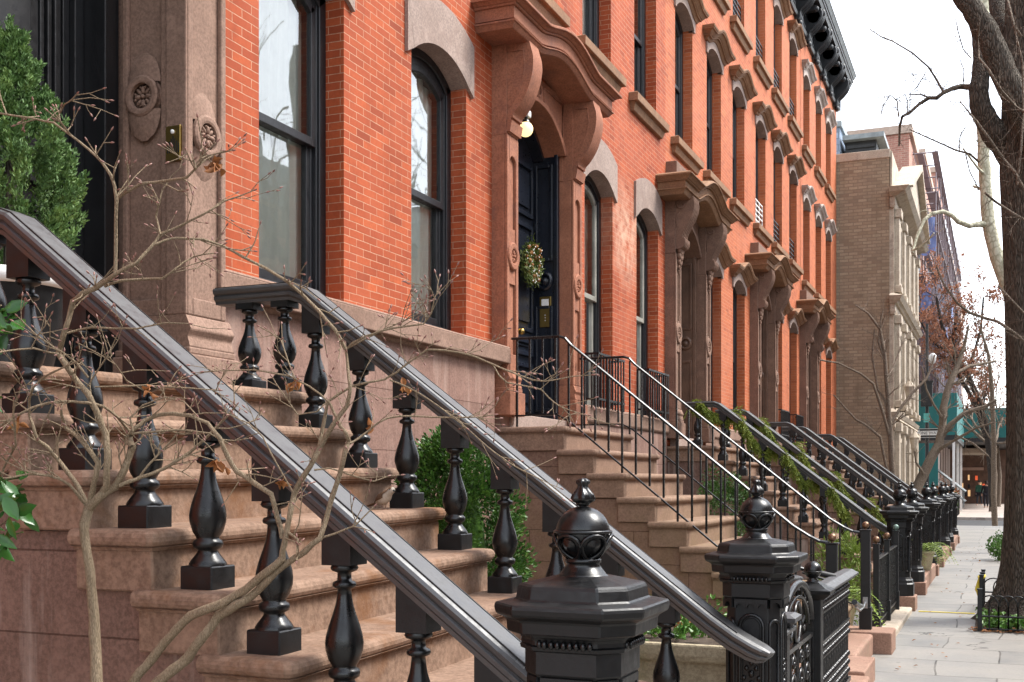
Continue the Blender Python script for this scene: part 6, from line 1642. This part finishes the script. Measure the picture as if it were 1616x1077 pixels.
for y, z in ((35.3, 4.0), (37.4, 2.6)):
    l = root('wall_lantern', (bx1+.24, y, z), 'upper wall lantern on the stone front' if z > 3 else 'lower wall lantern on the stone front', 'lantern', 'wall lanterns')
    mb = MB(); mb.tube([(bx1+.2, y, z-.1), (bx1+.4, y, z-.14), (bx1+.48, y, z)], .03, 6); mb.lathe([(.09, z), (.14, z+.35), (.17, z+.36), (.05, z+.52), (.02, z+.6)], (bx1+.48, y, 0), 8, smooth=False); build(mb, 'lantern_frame', M['grey_stone'], l)
rb = root('roof_bulkhead', (-5.2, 38.5, bz), 'blue-grey slated roof bulkhead above the beige side wall', 'roof structure')
mb = MB(); mb.box(-7.5, 37.4, bz, -4.62, 40.5, 12.75); build(mb, 'wall', M['slate'], rb, uv=True)
mb = MB(); mb.box(-7.6, 37.3, 12.75, -4.55, 40.6, 12.92); build(mb, 'coping', M['cornice_edge'], rb)
rp = root('roof_penthouse', (-3.9, 39., bz), 'dark louvred structure on the beige building roof, beside the blue-grey bulkhead', 'roof structure')
mb = MB(); mb.box(-4.5, 37.8, bz, -3.55, 41., 12.35)
for k in range(5): mb.box(-4.45, 37.74, bz+.1+k*.22, -3.6, 37.8, bz+.2+k*.22)
build(mb, 'louvres', M['pole'], rp)
mb = MB(); mb.box(-4.55, 37.5, 12.35, -3.3, 41.1, 12.5); build(mb, 'roof_slab', M['cornice_edge'], rp)

M['pinkbrick'] = m_brick('distant pink brick', (.46,.215,.16), (.41,.185,.14), (.5,.36,.28), bw=.3, rh=.1, ms=.012)
M['tanwall'] = m_stone('distant tan wall', (.48,.36,.29), (.55,.44,.36))
def tower(y0, y1, x0, x1, z, mat, label, floors=6, cols=2):
    t = root('apartment_block', ((x0+x1)/2, (y0+y1)/2, GZ), label, 'building', 'far apartment blocks')
    mb = MB(); mb.box(x0, y0, -.3, x1, y1, z); build(mb, 'wall', mat, t, uv=True)
    mb = MB(); mb.box(x0-.1, y0-.1, z, x1+.15, y1+.1, z+.4); build(mb, 'parapet', M['tanwall'], t)
    p = None
    n = max(2, int((y1-y0)/3.2))
    for i in range(n):
        for k in range(floors):
            y = y0+(i+.5)*(y1-y0)/n; zz = 2.2+k*(z-3)/floors
            if p is None:
                mb = MB(); mb.box(x1-.02, y-.6, zz, x1+.04, y+.6, zz+1.7); p = build(mb, 'window', M['navy'], t, org=(x1, y, zz))
            else: copy_tree(p, t, Vector((x1, y, zz))-WO[t])
    return t
tower(58.6, 68, -16, -4.0, 18.4, M['pinkbrick'], 'pinkish brick block directly behind the beige building')
tower(72, 84, -18, -4.15, 20.8, M['pinkbrick'], 'second pink brick block, one step farther down the street')
tower(90, 104, -18, -4.2, 24.3, M['pinkbrick'], 'tall red block wrapped by the scaffolding', 8)
tower(108, 150, -18, -4.0, 21.5, M['tanwall'], 'far tan block beyond the scaffolding', 7)
def m_net():
    m, nt, out = newmat('scaffold netting'); P = geo_pos(nt); a = noise(nt, P, .7, 5, .6)
    d = N(nt, 'BsdfDiffuse', {'Color': mix(nt, a, (.07,.07,.095), (.24,.22,.25))}); t = N(nt, 'BsdfTransparent')
    mx = N(nt, 'MixShader', {0: ramp(nt, noise(nt, P, 1.5, 4), [(.35, (.25,.25,.25)), (.65, (.6,.6,.6))]), 1: d.outputs[0], 2: t.outputs[0]}); nt.links.new(mx.outputs[0], out.inputs[0]); return m
M['net2'] = m_net(); M['scaf'] = m_plain('scaffold tube paint', (.22,.19,.21), .6)
# scaffolding with netting on a teal pavement shed
sc = root('scaffolding', (-3.5, 62, GZ), 'tall scaffolding hung with dark netting and blue tarpaulins above the teal shed', 'scaffolding')
mb = MB()
sy0, sy1, sx0, sx1 = 61.0, 101.0, -4.0, -2.9
for i in range(17):
    y = sy0+i*2.5
    for x in (sx0+.05, sx1): mb.tube([(x, y, 5.9), (x, y, 16.8+RN.uniform(0,.8)+i*.17)], .028, 5)
for k in range(7):
    z = 6.0+k*2.0
    for x in (sx0+.05, sx1): mb.tube([(x, sy0-.4, z), (x, sy1, z)], .025, 5)
    for x in (-3.9, -3.2): mb.box(x+.1, sy0, z, x+.4, sy1, z+.05)
    for i in range(17): mb.tube([(sx0, sy0+i*2.5, z), (sx1, sy0+i*2.5, z)], .035, 4)
build(mb, 'frame', M['scaf'], sc)
mb = MB(); n = 26
for k in range(3):
    rows = []
    for j in range(9):
        rows.append([(sx1+.07+.09*math.sin(i*1.3+j*.8+k), sy0-.3+(sy1-sy0+.3)*i/n, 6.0+k*2.0+j*.25) for i in range(n+1)])
    if k != 5: mb.loft(rows, False, False, True)
rows = [[(sx0+(sx1-sx0)*i/6, sy0-.3+.08*math.sin(i*1.7+j), 6.0+j*.55) for i in range(7)] for j in range(11)]; mb.loft(rows, False, False, True)
build(mb, 'netting', M['net2'], sc)
for (y, z, w_, h_) in ((60.6, 12.9, .7, 1.7), (60.5, 10.2, .5, 1.1)):
    mb = MB(); rows = [[(-3.6+w_*i/5+.04*math.sin(j), y-.08*math.sin(i*2+j*1.3), z+h_*j/6-.12*math.sin(i*1.1)) for i in range(6)] for j in range(7)]; mb.loft(rows, False, False, True); build(mb, 'tarpaulin', M['tarp'], sc)
for (y, z, w_, h_) in ((74, 11.5, 3, .9), (66, 9.2, 2, .8)):
    mb = MB(); rows = [[(sx1+.22+.06*math.sin(i+j), y+w_*i/6, z+h_*j/4-.2*math.sin(i)) for i in range(7)] for j in range(5)]; mb.loft(rows, False, False, True); build(mb, 'tarpaulin', M['tarp'], sc)
def shed(x0, x1, y0, y1, z0, z1, label):
    s = root('pavement_shed', ((x0+x1)/2, y0, GZ), label, 'hoarding', 'teal pavement sheds')
    mb = MB(); mb.box(x0, y0, z0, x1, y0+.08, z1); mb.box(x1-.08, y0+.08, z0, x1, y1, z1)
    for k in range(int((x1-x0)/.6)): mb.box(x0+k*.6, y0-.02, z0, x0+k*.6+.03, y0, z1)
    build(mb, 'hoarding', M['teal'], s)
    mb = MB(); mb.box(x0, y0, z0-.25, x1, y1, z0-.003); build(mb, 'deck', M['pole'], s)
    n = max(2, int((y1-y0)/4))
    for i in range(n+1):
        for x in (x0+.15, x1-.15):
            mb = MB(); mb.box(x-.06, y0+.1+i*(y1-y0-.2)/n-.06, GZ, x+.06, y0+.1+i*(y1-y0-.2)/n+.06, z0-.25); build(mb, 'leg', M['white'], s)
shed(-4.1, -1.9, 60.2, 72, 3.9, 5.95, 'near teal pavement shed behind the one-way sign')
shed(-3.6, 1.2, 76, 112, 4.3, 6.1, 'farther teal pavement shed spanning the pavement toward the right')
mb = MB(); o = root('teal_panel', (-3.3, 60.0, 2.4), 'lower teal hoarding panel below the one-way sign', 'hoarding'); mb.box(-4.1, 59.9, .6, -2.75, 60.0, 3.5); build(mb, 'board', M['teal'], o); mb = MB()
for k in range(3): mb.box(-4.1+k*.6, 59.86, .6, -4.04+k*.6, 59.9, 3.5)
build(mb, 'batten', M['teal'], o)
# shopfront lights and awning under the shed
sf = root('shopfront', (-2.4, 96, GZ), 'lit shopfront in the distance under the shed', 'shop')
mb = MB(); mb.box(-4.1, 95.6, GZ, 4.5, 96, 6.5); build(mb, 'wall', M['brown_door'], sf)
M['glow'] = m_plain('shop window light', (1., .62, .3), .5, 0, .16)
M['glowred'] = m_plain('shop sign light', (1., .16, .06), .5, 0, .12)
M['glowgreen'] = m_plain('shop sign green', (.06, .5, .25), .5, 0, .5)
for i in range(7):
    for k in range(3):
        if RN.random() < .45: continue
        mm = RN.choice(('glow', 'glow', 'glowred', 'brown_door', 'navy')); x_ = -2.75+i*.26; z_ = .5+k*.62
        mb = MB(); mb.box(x_, 95.55, z_, x_+.2*RN.uniform(.6, 1), 95.59, z_+.5*RN.uniform(.5, 1)); build(mb, 'shop_pane', M[mm], sf)
mb = MB(); mb.box(-2.7, 95.5, 2.5, -1.1, 95.58, 2.72); build(mb, 'fascia', M['pinkbrick'], sf)
aw = root('awning', (-1.3, 84, 3), 'pale awning on posts far down the pavement', 'awning')
mb = MB(); mb.box(-2.7, 83, 3.55, -.1, 90, 3.85); build(mb, 'canopy', M['grey_stone'], aw)
for x in (-2.5, -.4):
    mb = MB(); mb.tube([(x, 83.2, GZ), (x, 83.2, 3.55)], .09, 10); build(mb, 'leg', M['cornice_edge'], aw)
# far stoop with planted area
fs = root('stoop', (-3.5, 63, GZ), 'far stone stoop with grey iron rails across the side street', 'steps', 'stone stoops')
mb = MB()
for k in range(9): mb.box(-4.3, 63, GZ+k*.2, -1.9-k*.26, 65, GZ+(k+1)*.2)
build(mb, 'flight', M['grey_stone'], fs)
for y in (63.05, 64.95):
    mb = MB(); mb.tube([(-4.2, y, 3.0), (-3.9, y, 3.0), (-1.6, y, 1.1)], .05, 6); mb.tube([(-4.2, y, 2.5), (-3.9, y, 2.5), (-1.6, y, .6)], .03, 5)
    for k in range(9): x = -4.1+k*.3; zt = 3.0 if x < -3.9 else 3.0-.826*(x+3.9); mb.box(x-.015, y-.015, zt-.9, x+.015, y+.015, zt)
    build(mb, 'rail', M['cornice_edge'], fs)
fe = root('iron_fence', (-2.2, 59.2, GZ), 'far iron fence round a planted bed across the side street', 'fence'); mb = MB()
for i in range(26): mb.tube([(-3.9+i*.08, 59.0, GZ), (-3.9+i*.08, 59.0, .95)], .012, 4)
for i in range(50): mb.tube([(-1.9, 59.0+i*.1, GZ), (-1.9, 59.0+i*.1, .95)], .012, 4)
mb.box(-3.9, 58.98, .86, -1.9, 59.02, .9); mb.box(-1.92, 59., .86, -1.88, 64, .9); build(mb, 'bars', M['iron_matt'], fe)
bush('green_bush', (-2.6, 60.3, .6), (.65, 1.0, .55), 1100, M['boxwood'], 'dark green planting inside the far iron fence', .16, .10)
bush('autumn_bush', (-2.45, 60.2, 1.15), (.55, .9, .25), 500, M['dryleaf'], 'orange-leaved bush above the far iron fence', .14, .08)
bush('red_shrub', (-2.9, 66.5, 1.4), (.7, .8, .9), 300, M['dryleaf'], 'reddish twiggy shrub beside the far stoop', .10, .03)
# sign pole at the corner
px_, py_ = -2.52, 46.4
sp = root('sign_pole', (px_, py_, GZ), 'dark street pole with a signal box, one-way sign and lamp head', 'sign pole')
mb = MB(); mb.tube([(px_, py_, GZ), (px_, py_, .9)], .12, 12); mb.tube([(px_, py_, .9), (px_, py_, 7.6)], [.075, .05], 12); build(mb, 'pole', M['pole'], sp)
mb = MB(); mb.box(px_-.22, py_-.24, 4.45, px_+.20, py_-.05, 5.38); sb = build(mb, 'signal_box', M['pole'], sp, bev=.03)
mb = MB(); mb.box(px_-.26, py_-.27, 5.36, px_+.24, py_-.03, 5.42); build(mb, 'hood', M['pole'], sb)
mb = MB(); mb.tube([(px_, py_, 6.1), (px_+.1, py_-.05, 6.35), (px_+.2, py_-.1, 6.42)], .03, 6); mb.lathe([(.02, 6.05), (.10, 6.1), (.13, 6.3), (.14, 6.38), (.05, 6.46)], (px_+.2, py_-.1, 0), 14); build(mb, 'lamp_head', M['white'], sp)
mb = MB(); mb.box(px_-.12, py_-.09, 3.86, px_+.10, py_-.07, 4.2); build(mb, 'small_sign', m_plain('turquoise sign', (.12,.5,.46), .5), sp)
mb = MB(); mb.box(px_-.47, py_-.10, 3.28, px_+.43, py_-.08, 3.62); sg = build(mb, 'one_way_sign', M['dark'], sp)
def plate(pts, name, y, mat, par):
    m2 = MB(); m2.prism(pts, 'y', y-.004, y); return build(m2, name, mat, par)
X0, X1, Z0, Z1 = px_-.47, px_+.43, 3.28, 3.62
mb = MB(); b_ = .014
for q in ((X0, Z0, X1, Z0+b_), (X0, Z1-b_, X1, Z1), (X0, Z0+b_, X0+b_, Z1-b_), (X1-b_, Z0+b_, X1, Z1-b_)): mb.box(q[0], py_-.106, q[1], q[2], py_-.102, q[3])
build(mb, 'sign_border', M['white'], sg)
zm = (Z0+Z1)/2
plate([(X0+.04, zm), (X0+.20, zm+.135), (X0+.20, zm+.085), (X1-.05, zm+.085), (X1-.05, zm-.085), (X0+.20, zm-.085), (X0+.20, zm-.135)], 'arrow', py_-.104, M['white'], sg)
def letters(txt, size, loc, rotz, mat, par, name='lettering'):
    cu = bpy.data.curves.new(name, 'FONT'); cu.body = txt; cu.size = size; cu.align_x = 'CENTER'; cu.align_y = 'CENTER'; cu.extrude = .002
    o = bpy.data.objects.new(name, cu); COL.objects.link(o)
    dg = bpy.context.evaluated_depsgraph_get(); me = bpy.data.meshes.new_from_object(o.evaluated_get(dg)); bpy.data.objects.remove(o)
    Mx = Matrix.Translation(Vector(loc)) @ Matrix.Rotation(rotz, 4, 'Z') @ Matrix.Rotation(PI/2, 4, 'X')
    m2 = MB(); m2.v = [tuple(Mx @ v.co) for v in me.vertices]; m2.f = [tuple(p.vertices) for p in me.polygons]; m2.sm = [False]*len(m2.f)
    return build(m2, name, mat, par)
letters('ONE WAY', .155, (px_+.06, py_-.112, zm), 0, M['dark'], sg)

# ---- houses on the far side of the street (seen only in the windows)
op = None
for i, (y0, y1, z, lb) in enumerate(((-8, 2, 11.5, 'first'), (2, 12, 12.5, 'second'), (12, 22, 11.8, 'third'), (22, 32, 12.8, 'fourth'), (32, 44, 12.2, 'fifth'), (44, 58, 13.2, 'sixth'), (58, 80, 12.5, 'seventh'))):
    t = root('brick_house', (16, (y0+y1)/2, GZ), lb+' brick house on the opposite side of the street', 'house', 'houses on the opposite side of the street')
    mb = MB(); mb.box(14, y0+.02, -.3, 24, y1-.02, z); build(mb, 'wall', M['oppo'], t, uv=True)
    mb = MB(); mb.box(13.4, y0+.02, z-.5, 14, y1-.02, z+.2); mb.box(13.7, y0+.02, z-1, 14, y1-.02, z-.5); build(mb, 'cornice', M['cornice_edge'], t)
    n = int((y1-y0)/2.4); p = None
    for a in range(n):
        for zz in (2.6, 6.0, 9.2):
            y = y0+(a+.5)*(y1-y0)/n
            if p is None:
                mb = MB(); mb.box(13.9, y-.55, zz, 13.99, y+.55, zz+1.9); mb.box(13.86, y-.65, zz-.15, 13.99, y+.65, zz); mb.box(13.86, y-.65, zz+1.9, 13.99, y+.65, zz+2.2); p = build(mb, 'window', M['grey_stone'], t, org=(14, y, zz))
                mb = MB(); mb.box(13.88, y-.5, zz+.04, 13.90, y+.5, zz+1.85); build(mb, 'pane', M['navy'], p)
            else: copy_tree(p, t, Vector((14, y, zz))-WO[t])
# ------------------------------------------------------------------ sparrow, people, bicycle
def skin_body(name, joints, edges, mat, parent, org, sub=2):
    """one continuous body grown over a skeleton: joints {name: (xyz, radius or (rx, ry))}"""
    names = list(joints); me = bpy.data.meshes.new(name)
    me.from_pydata([tuple(Vector(joints[k][0])) for k in names], [(names.index(a), names.index(b)) for a, b in edges], [])
    o = bpy.data.objects.new(name, me); COL.objects.link(o)
    md = o.modifiers.new('skin', 'SKIN'); md.use_smooth_shade = True; md.branch_smoothing = .6
    for k, v in zip(names, me.skin_vertices[0].data):
        r = joints[k][1]; v.radius = r if isinstance(r, tuple) else (r, r)
    me.skin_vertices[0].data[0].use_root = True
    o.modifiers.new('sub', 'SUBSURF').render_levels = sub; o.modifiers['sub'].levels = sub
    dg = bpy.context.evaluated_depsgraph_get(); m2 = bpy.data.meshes.new_from_object(o.evaluated_get(dg)); bpy.data.objects.remove(o)
    mb = MB(); mb.v = [tuple(Vector(org)+v.co) for v in m2.vertices]; mb.f = [tuple(p.vertices) for p in m2.polygons]; mb.sm = [True]*len(mb.f)
    return build(mb, name, mat, parent)
M['skin'] = m_plain('skin', (.5,.3,.22), .6); M['coat_dark'] = m_plain('dark coat', (.018,.019,.024), .85); M['coat_green'] = m_plain('green jacket', (.03,.13,.09), .8)
M['trousers'] = m_plain('dark trousers', (.02,.022,.03), .85); M['hair'] = m_plain('dark hair', (.03,.02,.015), .7)
def person(x, y, rot, coat, label, stride=.22):
    r = root('person', (x, y, GZ), label, 'person'); org = Vector((x, y, GZ)); c, s = math.cos(rot), math.sin(rot)
    def W(px, py, pz): return (c*px-s*py, s*px+c*py, pz)     # +y is the walking direction
    J = {'pelvis': (W(0,0,.95), (.15,.12)), 'waist': (W(0,.01,1.10), (.14,.11)), 'chest': (W(0,.02,1.30), (.18,.125)), 'neck': (W(0,.03,1.47), .058), 'chin': (W(0,.05,1.54), .065), 'head': (W(0,.05,1.63), (.082,.10)), 'crown': (W(0,.04,1.70), (.06,.07))}
    E_ = [('pelvis','waist'),('waist','chest'),('chest','neck'),('neck','chin'),('chin','head'),('head','crown')]
    for k, sx in (('l', -1), ('r', 1)):
        st = stride*sx
        J['hip'+k] = (W(sx*.09, 0, .88), .095); J['knee'+k] = (W(sx*.10, st*.55+.04, .50), .065); J['ank'+k] = (W(sx*.10, st*1.0-.04, .09), .045); J['toe'+k] = (W(sx*.11, st*1.0+.13, .035), .038)
        J['sh'+k] = (W(sx*.17, .02, 1.41), .068); J['elb'+k] = (W(sx*.24, -st*.35-.02, 1.13), .05); J['wr'+k] = (W(sx*.24, -st*.8+.08, .90), .033); J['palm'+k] = (W(sx*.24, -st*.9+.11, .83), .036)
        E_ += [('pelvis','hip'+k),('hip'+k,'knee'+k),('knee'+k,'ank'+k),('ank'+k,'toe'+k),('chest','sh'+k),('sh'+k,'elb'+k),('elb'+k,'wr'+k),('wr'+k,'palm'+k)]
        for f in range(4):
            J['f%d%s' % (f, k)] = (W(sx*.24+(f-1.5)*.016, -st*.9+.12, .745+.006*abs(f-1.5)), .010); E_.append(('palm'+k, 'f%d%s' % (f, k)))
        J['th'+k] = (W(sx*.20, -st*.9+.15, .80), .011); E_.append(('palm'+k, 'th'+k))
    body = skin_body('body', J, E_, M['skin'], r, org, 2)
    # clothes follow the body, a little outside it
    coat_j = {k: (v[0], tuple(q*1.16 for q in v[1]) if isinstance(v[1], tuple) else v[1]*1.22) for k, v in J.items() if k in ('pelvis','waist','chest','shl','shr','elbl','elbr','wrl','wrr')}
    coat_j['hem'] = (W(0, 0, .78), (.19, .15)); coat_j['collar'] = (W(0,.03,1.46), .075)
    skin_body('coat', coat_j, [('waist','chest'),('pelvis','waist'),('pelvis','hem'),('chest','collar')]+[p for k in 'lr' for p in (('chest','sh'+k),('sh'+k,'elb'+k),('elb'+k,'wr'+k))], coat, r, org)
    tj = {k: (J[k][0], (J[k][1] if not isinstance(J[k][1], tuple) else J[k][1][0])*1.18) for k in ('pelvis','hipl','hipr','kneel','kneer','ankl','ankr')}
    skin_body('trousers', tj, [p for k in 'lr' for p in (('pelvis','hip'+k),('hip'+k,'knee'+k),('knee'+k,'ank'+k))], M['trousers'], r, org)
    mb = MB(); hc = org+Vector(W(0,.02,1.665)); mb.sphere(hc, .105, 14, 8, (.95,1,.88)); mb.sphere(org+Vector(W(0,-.035,1.60)), .085, 12, 7, (1,.8,1.2)); build(mb, 'hair', M['hair'], r)
    mb = MB()
    for sx in (-1, 1):
        mb.sphere(org+Vector(W(sx*.088,.05,1.63)), .022, 8, 6, (.5,1,1.3)); 
    mb.sphere(org+Vector(W(0,.152,1.615)), .018, 8, 6, (.8,1,1.3)); mb.sphere(org+Vector(W(0,.142,1.565)), .022, 8, 5, (1.2,.5,.4)); build(mb, 'face', M['skin'], r)
    mb = MB()
    for sx in (-1, 1): mb.sphere(org+Vector(W(sx*.034,.137,1.645)), .011, 8, 5)
    build(mb, 'eyes', M['dark'], r)
    return r
person(-.78, 80, .1, M['coat_dark'], 'person in a dark coat walking far down the pavement')
person(-1.3, 88, 2.9, M['coat_green'], 'person in a green jacket walking far down the pavement, left of the dark-coated one')

# sparrow on the tread
b = at_y(607, 806, 4.35); bz_ = 1.478
o = Vector((-2.60, 4.65, 1.474))
r = root('sparrow', o, 'small brown and white sparrow perched on a reddish tread of the nearest stoop', 'bird')
c, s = math.cos(-.35), math.sin(-.35)
def B(x, y, z): return (o.x + c*x - s*y, o.y + s*x + c*y, o.z + z)
M['feather'] = m_stone('brown feathers', (.12,.062,.032), (.20,.115,.065), stain=(.03,.018,.012), grain=220, bumpd=.001)
M['belly'] = m_stone('pale feathers', (.36,.31,.25), (.46,.41,.34), grain=220, bumpd=.001)
body = MB()
prof = [(-.062,.030,.003),(-.050,.034,.010),(-.035,.042,.021),(-.015,.048,.028),(.005,.053,.031),(.022,.061,.028),(.034,.072,.0215),(.042,.081,.019),(.051,.087,.0185),(.060,.089,.014),(.066,.089,.006)]
body.loft([[B(x, rr*math.cos(q)*.92, z+rr*math.sin(q)) for q in [2*PI*i/16 for i in range(16)]] for x, z, rr in prof], True, True, True)
bb = build(body, 'body', M['belly'], r)
mb = MB()
for sy in (-1, 1):
    mb.loft([[B(x, sy*(rr*.99)*math.cos(q)*.93, z+.001+rr*.99*math.sin(q)) for q in [(-.25+1.0*i/8) for i in range(9)]] for x, z, rr in [(-.066,.032,.006),(-.05,.036,.013),(-.035,.043,.0245),(-.015,.049,.0305),(.005,.054,.0335),(.02,.061,.030)]], False, False, True)
build(mb, 'wings', M['feather'], r)
mb = MB(); mb.loft([[B(x, rr*1.03*math.cos(q)*.93, z+rr*1.03*math.sin(q)) for q in [PI*.12+PI*.76*i/8 for i in range(9)]] for x, z, rr in [(-.03,.043,.024),(.005,.054,.031),(.022,.061,.0285),(.034,.072,.022),(.042,.081,.0195),(.051,.087,.0188),(.060,.089,.0145)]], False, False, True)
mb.loft([[B(x, w_, z) for w_ in (-wd, wd)]+[B(x, w_, z-.004) for w_ in (wd, -wd)] for x, z, wd in ((-.055,.032,.010),(-.085,.024,.012),(-.115,.016,.014))], True, True); build(mb, 'back_and_tail', M['feather'], r)
mb = MB(); mb.loft([[B(.064, .006*math.cos(q), .088+.006*math.sin(q)) for q in [2*PI*i/8 for i in range(8)]], [B(.079, .0006*math.cos(q), .084+.0006*math.sin(q)) for q in [2*PI*i/8 for i in range(8)]]], True, True); build(mb, 'beak', M['dark'], r)
mb = MB()
for sy in (-1, 1): mb.sphere(B(.055, sy*.0145, .092), .003, 8, 6)
build(mb, 'eyes', M['dark'], r)
mb = MB()
for sy in (-1, 1):
    mb.tube([B(.0, sy*.010, .026), B(-.004, sy*.011, .012), B(.0, sy*.011, .002)], .0015, 5)
    for a in (-.5, 0, .5): mb.tube([B(.0, sy*.011, .002), B(.014*math.cos(a), sy*.011+.014*math.sin(a), .001)], .001, 4)
build(mb, 'legs', M['bud'], r)

# bicycle behind the cast-iron fence; only the handlebar clears the rail
bx0, by_ = -1.38, 8.15
r = root('bicycle', (bx0, by_, GZ), 'black bicycle parked behind the cast-iron fence, its handlebar showing above the rail', 'bicycle')
def wheel(yc, par):
    mb = MB(); R = .33
    mb.loft([[(bx0+.018*math.cos(t), yc+(R+.018*math.sin(t))*math.cos(a), GZ+.35+(R+.018*math.sin(t))*math.sin(a)) for t in [2*PI*k/6 for k in range(6)]] for a in [2*PI*i/32 for i in range(33)]], True, False, True)
    w_ = build(mb, 'tyre', M['rubber'], par); mb = MB()
    for i in range(16): a = 2*PI*i/16; mb.tube([(bx0, yc, GZ+.35), (bx0, yc+.32*math.cos(a), GZ+.35+.32*math.sin(a))], .0022, 4)
    mb.lathe([(.022, -.05), (.022, .05)], (bx0, yc, GZ+.35), 10, 'x'); build(mb, 'spokes', M['steel'], w_)
fr_ = MB(); zf = GZ+.35
fr_.tube([(bx0, 7.62, zf), (bx0, 7.72, .52), (bx0, 7.83, .88)], .019, 8); fr_.tube([(bx0, 7.80, .80), (bx0, 8.35, .74)], .016, 8); fr_.tube([(bx0, 7.76, .62), (bx0, 8.22, .24)], .018, 8); fr_.tube([(bx0, 8.22, .24), (bx0, 8.40, .88)], .015, 8); fr_.tube([(bx0, 8.22, .24), (bx0, 8.68, zf)], .012, 6); fr_.tube([(bx0, 8.36, .74), (bx0, 8.68, zf)], .011, 6)
build(fr_, 'frame', M['iron'], r); wheel(7.62, r); wheel(8.68, r)
mb = MB(); mb.tube([(bx0, 8.40, .88), (bx0, 8.41, .90)], .02, 8); mb.loft([[(bx0+w_*math.cos(q), y, .90+.025*math.sin(q)) for q in [2*PI*i/10 for i in range(10)]] for y, w_ in ((8.25,.015),(8.36,.03),(8.46,.07),(8.53,.075),(8.55,.05))], True, True, True); build(mb, 'saddle', M['rubber'], r)
mb = MB(); mb.tube([(bx0, 7.83, .88), (bx0, 7.80, 1.0), (bx0, 7.74, 1.02)], .016, 8); mb.tube([(bx0-.28, 7.92, 1.0), (bx0-.15, 7.80, 1.03), (bx0, 7.74, 1.03), (bx0+.15, 7.80, 1.03), (bx0+.28, 7.92, .98)], .013, 8); hb = build(mb, 'handlebar', M['iron'], r)
for sx in (-1, 1):
    mb = MB(); mb.tube([(bx0+sx*.22, 7.87, 1.005), (bx0+sx*.36, 7.99, .965)], .019, 10); build(mb, 'grip', M['rubber'], hb)
    mb = MB(); mb.tube([(bx0+sx*.18, 7.79, 1.0), (bx0+sx*.24, 7.76, .985), (bx0+sx*.34, 7.83, .95)], .008, 6); build(mb, 'brake_lever', M['rubber'], hb)
mb = MB(); mb.lathe([(.02, .0), (.03, .02), (.034, .05), (.03, .055)], (bx0+.06, 7.70, 1.03), 14, 'y'); build(mb, 'bell', M['rubber'], hb)
